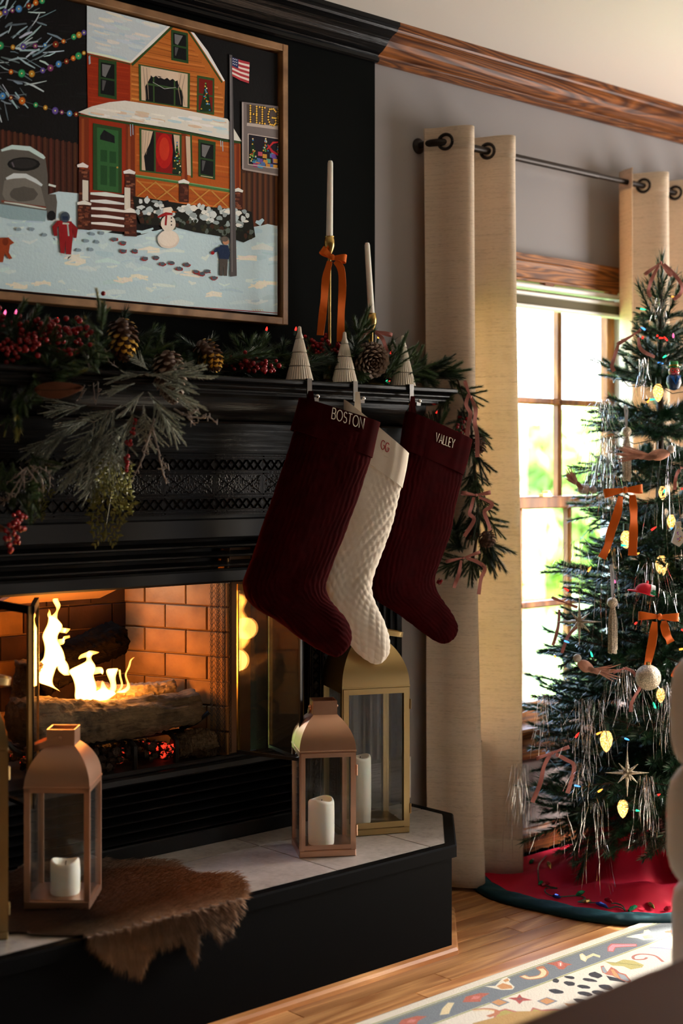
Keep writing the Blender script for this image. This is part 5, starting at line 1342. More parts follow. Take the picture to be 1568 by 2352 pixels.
# ================================================================== CHRISTMAS TREE
TC = Vector((3.45, -.40, 0)); TZ = 1.775
tree = thing('christmas_tree', 'artificial green Christmas tree by the window, dressed with tinsel and ornaments', 'tree', TC)
RZ = [(.13, .30), (.17, .34), (.333, .42), (.523, .40), (.776, .325), (.965, .29), (1.218, .25), (1.41, .19), (1.534, .115), (1.66, .065), (1.80, .02)]
def trad(z):
    for (a, ra), (b_, rb) in zip(RZ[:-1], RZ[1:]):
        if z <= b_: return ra + (rb - ra) * max(0, (z - a)) / (b_ - a)
    return .02
MB().tube([(0, 0, .03), (0, 0, 1.0), (0, 0, TZ - .05)], [.020, .014, .006], 10).build('trunk', M['twig'], tree, True)
mb = MB()
for k in range(3):
    a = 2 * PI * k / 3 + .4; mb.tube([(0, 0, .12), (.07 * math.cos(a), .07 * math.sin(a), .05), (.20 * math.cos(a), .20 * math.sin(a), .026)], .010, 6)
mb.build('stand', M['wire'], tree)
tr = random.Random(12); nbr = 0; BR = []
z = .20
while z < 1.66:
    R = trad(z); n = max(5, int(4.6 + R * 22)); off = tr.uniform(0, 6.28)
    for i in range(n):
        a = off + 2 * PI * i / n + tr.uniform(-.18, .18); r = R * tr.uniform(.66, 1.14)
        dz = tr.uniform(-.26, .24) * r + (-.12 * r if z < .4 else .06 * r)
        p0 = Vector((.012 * math.cos(a), .012 * math.sin(a), z)); p1 = Vector((r * math.cos(a), r * math.sin(a), z + dz))
        lim = -.045 - TC.y
        if p1.y > lim: p1 = p0 + (p1 - p0) * (lim / p1.y)
        if z > 1.4: p1.z += .35 * r
        if (TC + p1 - Vector((3.02, -.12, p1.z))).length < .10: p1 = p0 + (p1 - p0) * .75
        L = (p1 - p0).length
        me = (NB if L > .2 else NBs)[tr.randint(0, 5 if L > .2 else 3)]
        place('branch', me, tree, p0, p1, tr.uniform(-.4, .4), 1.0 if L > .2 else 1.1, None); nbr += 1
        BR.append((p0, p1))
        if L > .22 and tr.random() < .6:   # inner spur to fill the crown
            m_ = p0 + (p1 - p0) * .35; e = m_ + Vector((math.cos(a + tr.choice((-.8, .8))), math.sin(a + tr.choice((-.8, .8))), tr.uniform(-.3, .5))) * L * .45
            if e.y < lim and nbr < 296: place('branch', NBs[tr.randint(0, 3)], tree, m_, e, 0, .8, None); nbr += 1
    z += .058 + .012 * tr.random()
place('leader', NBs[0], tree, (0, 0, 1.52), (0.01, 0, 1.80), 0, .62, None)
place('leader', NBs[1], tree, (0, 0, 1.60), (-.012, .0, 1.79), 1, .55, None)
def on_tree(u, v, extra=.02):
    z = 1.18 - (v - 1080) * 4.13 / F; l = (u - 1515) * 4.13 / F; R = trad(max(.13, z))
    return PD(u, v, 4.13 - math.sqrt(max(R * R - l * l, .0009)) - extra)

# ---- lights on the tree
sl = thing('string_lights', 'string of coloured mini lights wound round the tree', 'lights', TC)
minis = [('amber', 1542, 681), ('green', 1470, 709), ('blue', 1481, 757), ('red', 1475, 777), ('red', 1509, 772), ('red', 1532, 782), ('green', 1529, 817), ('blue', 1511, 833), ('green', 1491, 918), ('amber', 1486, 926), ('red', 1461, 1038), ('green', 1524, 1131), ('red', 1495, 1218), ('blue', 1538, 1216), ('red', 1566, 1123), ('red', 1458, 1433), ('amber', 1350, 1313), ('red', 1305, 1357), ('amber', 1414, 1470), ('amber', 1274, 1507), ('red', 1321, 1694), ('amber', 1369, 1687), ('blue', 1435, 1696), ('blue', 1319, 1804), ('amber', 1373, 1819), ('red', 1508, 1827), ('green', 1458, 1861), ('amber', 1461, 1273), ('green', 1426, 1252), ('red', 1565, 1446), ('green', 1505, 1627), ('pink_', 1412, 1338), ('amber', 1559, 1492), ('green', 1360, 1508), ('blue', 1296, 1472), ('pink_', 1546, 775), ('red', 1512, 776), ('amber', 1395, 1270)]
prev = None
for (c, u, v) in minis:
    p = on_tree(u, v, -.005) - TC; d = Vector((tr.uniform(-1, 1), tr.uniform(-1, .2), tr.uniform(-.3, 1))).normalized()
    b_ = bpy.data.objects.new('bulb', None); COL.objects.link(b_); b_.parent = sl; b_.location = p
    me_ = MB().tube([Vector((0, 0, 0)), d * .006, d * .013, d * .017], [.0024, .0029, .0019, .0004], 6).build('lens', M['mini_' + c], b_, True)
    MB().tube([d * -.013, Vector((0, 0, 0))], [.0028, .0036], 6).build('socket', M['wire'], b_, True)
mb = MB(); pts = []
for k in range(260):
    t_ = k / 259; z = 1.66 - 1.4 * t_; R = trad(z) * .80; a = 2 * PI * 9 * t_; y = min(R * math.sin(a), .34)
    pts.append((R * math.cos(a), y, z + .012 * math.sin(k * 1.7)))
mb.tube(pts, .0013, 4); mb.build('cable', M['wire'], sl)
wl_ = thing('large_bulb_lights', 'string of large warm glowing bulbs deep in the tree', 'lights', TC)
for (u, v, s_) in ((1511, 882, 1.0), (1437, 1219, 1.0), (1519, 1276, 1.15), (1541, 1182, .8), (1392, 1678, 1.15), (1430, 1836, 1.0), (1521, 1117, .75), (1517, 1580, .8)):
    p = on_tree(u, v, -.085) - TC
    b_ = bpy.data.objects.new('bulb', None); COL.objects.link(b_); b_.parent = wl_; b_.location = p
    d = Vector((.15, -.2, -1)).normalized()
    MB().lathe([(.004, .002), (.011 * s_, -.008), (.0145 * s_, -.020 * s_), (.012 * s_, -.034 * s_), (.006 * s_, -.046 * s_), (.001, -.051 * s_)], 16, (0, 0, 0), 0, (8, .05)).build('lens', M['warmbulb'], b_, True)
    MB().tube([(0, 0, 0), (0, 0, .02)], [.008, .008], 8).build('socket', M['wire'], b_, True)

# ---- tinsel
def tinsel(name, label, u, v, vb, n, spread, seed, extra=.02, curl=.2):
    r = random.Random(seed); root = on_tree(u, v, extra); t = MB(); sp = spread * 5.2 / F; H = (vb - v) * 4.0 / F
    for k in range(int(n * .8)):
        x = r.gauss(0, .38) * sp; y = r.uniform(-.02, .03); L = H * (r.uniform(.45, 1.0) if k > 2 else 1.0); x2 = x + r.uniform(-.5, .5) * sp * .5
        P = []; m_ = 7; ph = r.uniform(0, 6)
        for i in range(m_):
            s_ = i / (m_ - 1); P.append(RV * (x * .5 + (x2 - x * .5) * s_ + curl * .022 * math.sin(ph + s_ * 5)) + DV * (y + .004 * math.sin(ph + 7 * s_)) + Vector((0, 0, .012 * r.random() * (1 - s_) - L * s_)))
        tw = r.uniform(0, 3); wd = [RV * math.cos(tw + i * .5) + DV * math.sin(tw + i * .5) for i in range(m_)]
        vs = []
        for p, w_ in zip(P, wd): vs += [p - w_ * .0004, p + w_ * .0004]
        t.add(vs, [(2 * i, 2 * i + 1, 2 * i + 3, 2 * i + 2) for i in range(m_ - 1)])
    o = t.build(name, M['tinsel'], None, loc=root, fix=False); tag(o, label, 'tinsel', 'tinsel on the tree'); return o
for i, (a, lab) in enumerate((((1195, 1765, 1985, 60, 40), 'long bunch of silver tinsel hanging in front of the curtain hem'), ((1250, 1600, 1740, 34, 50), 'silver tinsel on the lowest left branches, above the pink bow'),
        ((1353, 1615, 1770, 60, 55), 'thick silver tinsel in the middle of the lower tree, left of a glowing bulb'), ((1438, 1540, 1670, 60, 70), 'silver tinsel hanging beneath the lower pink bird'), ((1525, 1580, 1740, 44, 50), 'silver tinsel beside the white chair, below the gold ball'),
        ((1365, 1850, 2045, 26, 45), 'thin silver tinsel trailing over the red tree skirt'), ((1483, 1790, 1950, 40, 34), 'silver tinsel right of the lower star, over the red skirt'), ((1385, 925, 1000, 60, 75), 'silver tinsel against the upper window panes'),
        ((1388, 1010, 1200, 110, 72), 'dense silver tinsel curtain left of the upper orange bow'), ((1478, 830, 930, 26, 24), 'wisp of silver tinsel left of the figurine ornament'), ((1513, 690, 770, 20, 26), 'fine tinsel strands just below the top of the tree'),
        ((1325, 1250, 1390, 30, 60), 'silver tinsel over the left panes above the starburst'), ((1500, 1300, 1450, 30, 60), 'tinsel strands around the red cap ornament'), ((1530, 1020, 1300, 18, 60), 'long sparse tinsel strands at the right of the upper tree'),
        ((1290, 1860, 1990, 14, 80), 'a few tinsel strands below the lowest left branch'), ((1558, 1890, 2010, 26, 26), 'tinsel at the right edge over the red skirt'), ((1400, 1260, 1480, 18, 50), 'thin tinsel strands around the tassel ornament'), ((1345, 1760, 1860, 24, 40), 'tinsel strand bunch above the dark gap in the lower tree'))):
    tinsel('tinsel_bunch', lab, *a, seed=i + 3)

# ---- bows
def bow(name, label, c, d, loops, tails, w, mat, cat='bow', group=None, knot=1.0, depthfun=None):
    """c px centre, d depth; loops: list of px tips; tails: list of px polylines; w ribbon width in m"""
    P0 = PD(c[0], c[1], d); t = thing(name, label, cat, P0, 0, group); rr = random.Random(int(c[0] * 7 + c[1]))
    for (lu, lv, lw) in loops:
        Lv = PD(lu, lv, d) - P0; Ld = Lv.normalized(); wd = Ld.cross(DV).normalized(); mb = MB(); pts = []; ws_ = []
        for i in range(17):
            q = i / 16; s_ = math.sin(PI * q) ** .75; b_ = math.sin(2 * PI * q) * .011 * lw
            pts.append(Lv * s_ - DV * (b_ + .004) + Vector((0, 0, .002 * math.sin(6 * q)))); ws_.append(w * lw * (.42 + .58 * s_))
        ribbon(mb, pts, [wd] * 17, ws_, .0006); mb.build('loop', mat, t, 50)
    for tl in tails:
        m_ = 18; S = cr(tl, m_); pts = []; wds = []; ph = rr.uniform(0, 6)
        for i, s in enumerate(S):
            q = i / (m_ - 1); pts.append(PD(s[0], s[1], d - .004 - .006 * math.sin(PI * q) ) - P0)
        for i in range(m_):
            tg = (pts[min(i + 1, m_ - 1)] - pts[max(i - 1, 0)]).normalized(); wd = tg.cross(DV).normalized(); tw = .5 * math.sin(ph + i * .45)
            wds.append((wd * math.cos(tw) + DV * math.sin(tw)))
        mb = MB(); ribbon(mb, pts, wds, [w * (.7 + .3 * min(1, i / 4)) for i in range(m_)], .0006); mb.build('tail', mat, t, 50)
    mb = MB(); mb.ball((0, 0, 0), .5 * w * knot, 10, 7, 0, (.75, .6, .8)); mb.v = [tuple(Vector(p) - DV * .008) for p in mb.v]; mb.build('knot', mat, t, True)
    return t
dep = lambda p: (p - CAM).dot(DV)
d1 = dep(Vector((2.412, -.125, 1.4))) - .012
bow('ribbon_bow', 'orange velvet bow tied on the taller brass candlestick', (763, 592), d1, [(738, 574, 1.0), (795, 596, 1.0)], [[(757, 600), (748, 640), (743, 700), (735, 770)], [(770, 600), (783, 618), (786, 660), (783, 720), (782, 785)]], .020, M['orange'])
d2 = dep(Vector((2.560, -.125, 1.4))) - .012
bow('ribbon_bow', 'dusty pink bow tied on the shorter brass candlestick', (856, 760), d2, [(824, 760, .8), (900, 770, .8)], [[(852, 765), (830, 775), (815, 800), (812, 830)], [(862, 764), (878, 778), (886, 800), (889, 812)]], .010, M['pink'])
bow('ribbon_bow', 'orange velvet bow on the tree in front of the tinsel, upper of two', (1434, 1125), dep(on_tree(1434, 1125, .05)), [(1386, 1134, 1.0), (1474, 1123, 1.0)], [[(1425, 1140), (1417, 1180), (1403, 1220), (1396, 1250), (1382, 1282)], [(1452, 1137), (1455, 1180), (1454, 1230), (1452, 1276)]], .0235, M['orange'])
bow('ribbon_bow', 'orange velvet bow on the tree under the red cap ornament, lower of two', (1513, 1416), dep(on_tree(1513, 1416, .05)), [(1465, 1414, 1.0), (1557, 1418, 1.0)], [[(1503, 1428), (1498, 1470), (1488, 1520), (1474, 1575)], [(1524, 1426), (1528, 1450), (1540, 1476)]], .0225, M['orange'])
bow('ribbon_bow', 'orange bow at the right edge, half hidden by the white chair', (1568, 1520), dep(on_tree(1560, 1520, .04)), [(1600, 1515, 1)], [[(1566, 1524), (1556, 1540), (1546, 1556)]], .020, M['orange'])
dt = 4.06
bow('ribbon_bow', 'dusty pink bow at the very top of the tree', (1516, 604), dt, [(1478, 632, .8), (1542, 634, .8)], [[(1512, 610), (1497, 640), (1490, 660), (1489, 672), (1494, 682)], [(1524, 606), (1548, 630), (1565, 655), (1562, 675), (1546, 688)]], .0105, M['pink'])
bow('ribbon_bow', 'dusty pink bow on the left of the upper tree, tail against the window', (1457, 767), dep(on_tree(1457, 767, .03)), [(1416, 792, .8), (1470, 758, .7)], [[(1420, 790), (1412, 815), (1405, 840), (1410, 853)], [(1466, 775), (1468, 795), (1478, 808), (1503, 820)]], .0105, M['pink'])
bow('ribbon_bow', 'dusty pink bow on the lower left branches, above the skirt', (1268, 1728), dep(on_tree(1268, 1728, .03)), [(1231, 1742, .85), (1306, 1715, .85)], [[(1264, 1732), (1249, 1760), (1240, 1800), (1222, 1843)], [(1276, 1732), (1300, 1745), (1318, 1758), (1312, 1790), (1303, 1822)]], .0115, M['pink'])
bow('ribbon_bow', 'dusty pink ribbon tied above the left starburst', (1300, 1385), dep(on_tree(1300, 1385, .02)), [(1266, 1372, .6), (1325, 1395, .7)], [[(1284, 1400), (1282, 1435), (1275, 1465), (1269, 1482)], [(1326, 1440), (1305, 1460), (1295, 1485), (1290, 1500)]], .009, M['pink'])
bow('ribbon_bow', 'dusty pink ribbon hanging right of the lower pink bird', (1430, 1535), dep(on_tree(1430, 1535, .03)), [(1408, 1545, .7)], [[(1434, 1534), (1455, 1545), (1470, 1575), (1460, 1595), (1450, 1615), (1448, 1635)]], .0095, M['pink'])
bow('ribbon_bow', 'dusty pink ribbon hanging at the far right of the tree', (1562, 1075), dep(on_tree(1560, 1080, .02)), [(1580, 1072, .7)], [[(1560, 1078), (1552, 1095), (1549, 1125)]], .0095, M['pink'])

# ---- ornaments
def starburst(label, u, v, r_px, seed):
    c = on_tree(u, v, .05); t = thing('starburst_ornament', label, 'ornament', c, 0, 'champagne starburst ornaments'); R = r_px * 3.9 / F; rr = random.Random(seed)
    dirs = [(0, 1, 0, 1.0), (0, -1, 0, 1.05), (1, 0, 0, .95), (-1, 0, 0, .95)] + [(math.cos(a), math.sin(a), .25, .62) for a in (.75, 2.3, 3.9, 5.5)] + [(math.cos(a) * .5, math.sin(a) * .5, .8, .5) for a in (.3, 1.9, 3.4, 5.0)] + [(math.cos(a) * .6, math.sin(a) * .6, -.7, .5) for a in (1.0, 3.0, 5.2)]
    for (x, y, z, l) in dirs:
        d = (RV * x + UV_ * y - DV * z).normalized() * R * l
        MB().tube([Vector((0, 0, 0)), d * .18, d], [.003, .0052, .0006], 6).build('ray', M['glitter'], t)
    MB().ball((0, 0, 0), .006, 8, 6).build('core', M['glitter'], t, True)
    MB().tube([(0, 0, R), (.003, 0, R + .02)], .0006, 4).build('hanger', M['satin'], t)
starburst('champagne glitter starburst hanging against the lower left panes', 1330, 1428, 52, 1)
starburst('champagne glitter starburst low on the tree, above the red skirt', 1440, 1775, 50, 2)
def tassel(label, u, v, d_extra, s=1.0, top=1300):
    c = on_tree(u, v, d_extra); t = thing('tassel_ornament', label, 'ornament', c, 0, 'beaded tassel ornaments'); b_ = .0145 * s
    MB().ball((0, 0, 0), b_, 16, 12).build('beaded_ball', M['glitter'], t, True); rr = random.Random(3)
    mb = MB()
    for k in range(46):
        a = rr.uniform(0, 6.28); q = rr.uniform(0, 1) ** .5 * .0115 * s; x, y = q * math.cos(a), q * math.sin(a)
        mb.tube([(x * .5, y * .5, -b_ * .8), (x, y, -.045 * s), (x * 1.1, y * 1.1, (-.125 - rr.uniform(0, .012)) * s)], .0013 * s, 4)
    mb.build('bead_strands', M['glitter'], t)
    H = (v - top) * 3.9 / F; mb = MB()
    for k in (-1, 1): ribbon(mb, [Vector((.0, 0, b_ * .9)), Vector((.006 * k, 0, b_ + H * .6)), Vector((.003 * k, 0.004, H))], [RV] * 3, .005, .0004)
    mb.build('hanging_ribbon', M['satin'], t)
tassel('champagne beaded tassel with a grey satin ribbon in the middle of the tree', 1406, 1384, .05)
tassel('champagne beaded tassel in the tinsel, behind the upper pink bird', 1438, 992, .0, 1.0, 930)
# gold glitter ball
c = on_tree(1488, 1556, .035); t = thing('glitter_ball', 'champagne glitter ball ornament at the right, below the lower orange bow', 'ornament', c)
MB().ball((0, 0, 0), .0335, 24, 16).build('ball', M['glitter'], t, True); MB().lathe([(.006, .032), (.006, .040), (.002, .041)], 12).build('cap', M['brass'], t)
# red felt cap with white band and holly
c = on_tree(1482, 1357, .055); t = thing('cap_ornament', 'bright red felt cap ornament with a white band and green holly leaves', 'ornament', c)
mb = MB(); rings = []
for i in range(9):
    q = i / 8 * PI / 2; rings.append([RV * (.0275 * math.cos(q) * math.cos(w) + .000) + DV * (.026 * math.cos(q) * math.sin(w)) + UV_ * (-.006 + .026 * math.sin(q)) for w in [2 * PI * j / 20 for j in range(20)]])
loft(mb, rings); tilt = Matrix.Rotation(math.radians(18), 4, DV); mb.xform(tilt); mb.build('crown', M['redfelt'], t, True)
mb = MB(); rings = []
for s_ in (0, 1):
    rings.append([RV * (.035 * math.cos(w) - .011) + DV * (.027 * math.sin(w)) + UV_ * (-.0085 + .003 * s_ - .10 * max(0, -math.cos(w)) ** 2 * .06) for w in [2 * PI * j / 28 for j in range(28)]])
loft(mb, rings); mb.xform(tilt); mb.build('brim', M['redfelt'], t, 40)
mb = MB(); pts = [RV * (.014) + (DV * math.cos(q) + UV_ * math.sin(q)) * .0262 + UV_ * -.006 for q in [PI + (PI) * -1 * i / 14 for i in range(15)]]
ribbon(mb, pts, [RV] * 15, .012, .0006); mb.xform(tilt); mb.build('white_band', M['whitefelt'], t, 40)
for k, (x, z) in enumerate(((.016, .006), (.019, -.001), (.013, .0))):
    mb = MB(); c0 = RV * x - DV * .0255 + UV_ * z
    vs = [c0 + RV * (.008 * (1 if i % 2 == 0 else .45) * math.cos(w)) + UV_ * (.0045 * (1 if i % 2 == 0 else .6) * math.sin(w)) for i, w in enumerate([2 * PI * j / 12 for j in range(12)])]
    mb.add(vs + [v - DV * .0012 for v in vs], [tuple(range(12)), tuple(reversed(range(12, 24)))] + [(i, (i + 1) % 12, 12 + (i + 1) % 12, 12 + i) for i in range(12)])
    mb.xform(tilt @ Matrix.Rotation(k * 1.1, 4, DV) if False else tilt); mb.build('holly_leaf', M['greenfelt'], t)
MB().tube([(.004, 0, .016), (.008, 0, .022), (.010, 0, .026)], [.003, .004, .002], 8).build('topknot', M['redfelt'], t, True)
MB().tube([(0, 0, .022), (-.004, .0, .05)], .0006, 4).build('hanger', M['satin'], t)
# clip-on birds
def bird(label, cu, cv, tu, tv, d_extra, s, matb):
    """c px body/head end, t px tail tip"""
    c = on_tree(cu, cv, d_extra); e = PD(tu, tv, dep(c)); t = thing('bird_ornament', label, 'ornament', c, 0, 'clip-on bird ornaments')
    ax = (e - c); L = ax.length; ax.normalize(); up = (UV_ - ax * UV_.dot(ax)).normalized(); sd = ax.cross(up)
    mb = MB(); rings = []
    for i in range(12):
        q = i / 11; r = .0125 * s * math.sin(PI * (q * .86 + .09)) ** .8; ctr = ax * (L * .42 * q - .006) + up * (.006 * (1 - q) ** 2)
        rings.append([ctr + (up * math.cos(w) * 1.05 + sd * math.sin(w) * .9) * r for w in [2 * PI * j / 14 for j in range(14)]])
    loft(mb, rings); mb.build('body', matb, t, True)
    hd = -ax * .010 + up * .014 * s
    MB().ball(hd, .0095 * s, 12, 9).build('head', M['birdgrey'], t, True)
    MB().tube([hd - ax * .008, hd - ax * .016 - up * .001], [.0028, .0004], 6).build('beak', M['twig'], t)
    MB().ball(hd - ax * .004 + up * .003 - DV * .008, .0014, 6, 5).build('eye', M['wick'], t)
    rr = random.Random(int(cu)); mb = MB()
    for k in range(26):
        a = (k - 12.5) / 12.5 * .34; b0 = ax * L * rr.uniform(.28, .5); l = L * rr.uniform(.45, .62); d = (ax * math.cos(a) + up * (math.sin(a) + rr.uniform(-.1, .1)) + sd * rr.uniform(-.2, .2)).normalized(); pts = [b0 + d * l * q + up * .006 * q * q for q in (0, .33, .66, 1)]
        ribbon(mb, pts, [up + sd * .5] * 4, [.002, .0038 * s, .0034 * s, .0006], .0003)
    mb.build('tail_feathers', M['feather'], t)
    mb = MB()
    for k in range(7):
        b0 = ax * L * (.10 + .035 * k) - DV * .010 * s; d = (ax * .9 + up * rr.uniform(-.35, .15)).normalized(); pts = [b0 + d * L * .26 * q for q in (0, .5, 1)]
        ribbon(mb, pts, [up] * 3, [.004, .008 * s, .002], .0004)
    mb.build('wing', M['feather'], t)
bird('pink feathered bird clipped to a lower branch, tail to the right', 1330, 1528, 1420, 1552, .05, 1.2, M['feather'])
bird('pink feathered bird clipped by the tinsel, tail to the left', 1532, 1046, 1412, 1046, .04, 1.2, M['feather'])
bird('pale bird with a pink feather tail at the left tip, against the upper panes', 1345, 1130, 1296, 1085, .01, 1.25, M['birdgrey'])
# glass gentleman figurine
c = on_tree(1547, 868, .05); t = thing('figurine_ornament', 'small glass figurine with a green hat, red spectacles and blue jacket', 'ornament', c, YAW)
blu = plain('blue_glass', (.01, .10, .42), .15); 
MB().lathe([(.004, -.034), (.014, -.030), (.021, -.014), (.019, .002), (.012, .010)], 20).build('jacket', plain('navy_glitter', (.008, .03, .09), .3, 0, .5, bump=(400, .6, .002)), t, True)
mb = MB()
for k in (-1, 1): mb.add([(.0, -.021, -.020), (k * .010, -.0195, -.004), (k * .017, -.012, .006), (k * .004, -.019, .004), (0, -.0235, -.020), (k * .010, -.0225, -.004), (k * .017, -.015, .006), (k * .004, -.022, .004)], [(0, 1, 2, 3), (4, 5, 6, 7), (0, 1, 5, 4), (1, 2, 6, 5), (2, 3, 7, 6), (3, 0, 4, 7)])
mb.build('lapel', blu, t)
MB().ball((0, 0, .018), .0155, 18, 12, 0, (1, .95, 1)).build('face', plain('painted_skin', (.62, .42, .32), .2), t, True)
for k in (-1, 1):
    MB().tube([(k * .0065 + .0052 * math.cos(q), -.0150, .020 + .0052 * math.sin(q)) for q in [2 * PI * i / 14 for i in range(15)]], .0013, 5).build('spectacle_rim', M['redfelt'], t)
    MB().ball((k * .0065, -.0138, .020), .0018, 8, 6).build('eye', M['wick'], t)
MB().ball((0, -.0160, .016), .003, 8, 6).build('nose', M['redfelt'], t)
mb = MB(); mb.ball((-.005, -.0152, .010), .0042, 8, 6, 0, (1.3, .5, .6)).ball((.005, -.0152, .010), .0042, 8, 6, 0, (1.3, .5, .6)); mb.build('moustache', plain('pink_lacquer', (.6, .12, .2), .2), t, True)
MB().lathe([(.019, .029), (.019, .031), (.0125, .032), (.0120, .044), (.0105, .046), (.001, .0465)], 20).build('hat', plain('green_glass', (.01, .22, .05), .2), t, 40)
MB().lathe([(.0127, .0322), (.0129, .0355), (.0124, .036)], 20).build('hat_band', M['gold'], t)
# necktie-shaped white glitter ornament with coloured beads
c = on_tree(1557, 1225, .05); t = thing('confetti_ornament', 'white glittered ornament with coloured beads at the right edge of the tree', 'ornament', c, YAW)
MB().prism([(-.008, .030), (.006, .032), (.008, .022), (.004, .016), (.020, -.014), (.002, -.036), (-.018, -.024), (-.006, .016)], 'y', -.006, .006).build('body', plain('white_glitter', (.55, .50, .44), .4, .2, .5, bump=(400, .9, .004)), t, 30)
rr = random.Random(4)
for k in range(16):
    m_ = rr.choice(('mini_red', 'x', 'y', 'z')); cc = {'mini_red': (.6, .02, .03), 'x': (.02, .15, .6), 'y': (.6, .4, .02), 'z': (.3, .05, .5)}[m_]
    q = rr.uniform(-.022, .024); MB().ball((rr.uniform(-.006, .008) - q * .1, -.0065, q), .0016, 6, 5).build('bead', plain('bead_' + m_, cc, .2), t)

# ================================================================== MANTEL GREENERY
def sprig_thing(name, label, cat, root):
    return thing(name, label, cat, root)
gar = thing('mantel_garland', 'green pine garland lying along the top of the mantel shelf', 'garland', (1.9, -.08, 1.40))
gl0 = Vector((1.9, -.08, 1.40)); gr_ = random.Random(31)
ng = 0
for k in range(86):
    x = 1.25 + 1.5 * k / 85 + gr_.uniform(-.02, .02); y = gr_.uniform(-.150, -.070); z = 1.418 + gr_.uniform(-.006, .035)
    a = gr_.choice((0, PI)) + gr_.uniform(-.9, .9); L = gr_.uniform(.09, .15)
    d = Vector((math.cos(a), -abs(math.sin(a)) * .35 + .12, gr_.uniform(-.08, .42))).normalized() * L
    p1 = Vector((x, y, z)) + d
    p1.y = min(p1.y, -.062); p1.y = max(p1.y, -.19); p1.z = max(p1.z, 1.425)
    if x > 2.30 and p1.z > 1.475: p1.z = 1.475
    if 1.9 < x < 2.4 and p1.z > 1.50: p1.z = 1.50
    place('pine_sprig', (GD if gr_.random() < .6 else GS)[gr_.randint(0, 3)], gar, (x, y, z), p1, gr_.uniform(0, 3), .95, gl0); ng += 1
MB().tube([(-.65, -.0, .015), (0, .01, .02), (.5, -.005, .018), (.88, 0, .02)], .004, 6).build('stem', M['twig'], gar)
# individual sprigs seen standing up at the right end of the mantel
def px_sprig(me, parent, u0, v0, d0, u1, v1, d1_, roll=0, wide=1.0, root=None, nm='pine_sprig'):
    return place(nm, me, parent, PD(u0, v0, d0), PD(u1, v1, d1_), roll, wide, root)
dm = dep(Vector((2.5, -.14, 1.4)))
for (u0, v0, u1, v1, dd, m_) in ((798, 815, 848, 708, -.00, GS[0]), (900, 850, 935, 765, .05, GS[1]), (915, 860, 960, 790, .1, GS[2]), (880, 870, 915, 815, .03, GS[3]), (812, 845, 835, 885, -.05, GS[0]), (905, 880, 968, 845, .08, GD[1]), (820, 850, 850, 870, -.05, GS[2])):
    px_sprig(m_, gar, u0, v0, dm + dd, u1, v1, dm + dd - .01, 0.3, .75, gl0)
    px_sprig(GS[(int(u0)) % 4], gar, u0 + 6, v0 + 4, dm + dd, u1 - 5, v1 + 6, dm + dd - .01, 1.4, .85, gl0)
# drop garland at the right end of the mantel
dg = thing('hanging_garland', 'pine garland hanging down beside the curtain at the right end of the mantel', 'garland', (2.82, -.18, 1.39)); dg0 = Vector((2.82, -.18, 1.39))
dd = dep(Vector((2.86, -.19, 1.2)))
for i, (u0, v0, u1, v1) in enumerate(((950, 858, 1055, 862), (985, 862, 1070, 850), (1000, 850, 1045, 828), (960, 870, 1010, 838), (1030, 870, 1072, 900), (1050, 890, 1118, 922), (1075, 905, 1085, 960), (1000, 930, 1040, 900), (1010, 985, 1025, 925), (1060, 960, 1030, 1000), (1080, 970, 1128, 1030), (1085, 1010, 1085, 1060), (1090, 1040, 1118, 1100), (1075, 1050, 1060, 1100), (1085, 1080, 1112, 1140), (1085, 1085, 1065, 1130), (1092, 1120, 1078, 1190), (1100, 1130, 1130, 1190), (1095, 1160, 1100, 1240), (1110, 1180, 1158, 1235), (1090, 1190, 1075, 1255), (1062, 1270, 1035, 1185), (1070, 1260, 1010, 1245), (1072, 1280, 1005, 1305), (1110, 1230, 1160, 1310), (1100, 1240, 1125, 1310), (1085, 1270, 1075, 1345), (1060, 1285, 1035, 1320), (1115, 1255, 1140, 1320), (1090, 1290, 1100, 1325), (1040, 1230, 1060, 1180), (1005, 980, 970, 950), (1050, 940, 1075, 985), (1035, 900, 1000, 945), (1070, 1000, 1105, 1045), (1098, 1095, 1070, 1150))):
    px_sprig((GS if i % 3 else GD)[i % 4], dg, u0, v0, dd + gr_.uniform(-.02, .03), u1, v1, dd + gr_.uniform(-.04, .02), gr_.uniform(0, 3), .80, dg0)
    px_sprig((GS if i % 2 else GD)[(i + 1) % 4], dg, u0 + gr_.uniform(-8, 8), v0 + gr_.uniform(-8, 8), dd + gr_.uniform(-.01, .03), u1 + gr_.uniform(-14, 14), v1 + gr_.uniform(-14, 14), dd + gr_.uniform(-.03, .02), gr_.uniform(0, 3), .9, dg0)
MB().tube([PD(960, 865, dd) - dg0, PD(1050, 870, dd) - dg0, PD(1080, 960, dd) - dg0, PD(1090, 1080, dd) - dg0, PD(1100, 1200, dd) - dg0, PD(1085, 1290, dd) - dg0], .0035, 6).build('stem', M['twig'], dg)
dp = dd - .035
bow('ribbon_bow', 'dusty pink ribbon at the top of the hanging garland, by the mantel corner', (1080, 912), dp, [(1066, 875, .7)], [[(1076, 905), (1070, 930), (1080, 950), (1075, 975), (1072, 1010)], [(1082, 915), (1092, 940), (1090, 970), (1095, 1000), (1096, 1050)]], .0115, M['pink'])
bow('ribbon_bow', 'dusty pink bow halfway down the hanging garland', (1093, 1137), dp, [(1058, 1132, .9), (1126, 1131, .9)], [[(1088, 1142), (1082, 1165), (1078, 1180), (1088, 1195), (1066, 1232)], [(1100, 1142), (1128, 1155), (1126, 1165), (1112, 1175), (1120, 1200), (1126, 1218)]], .0105, M['pink'])
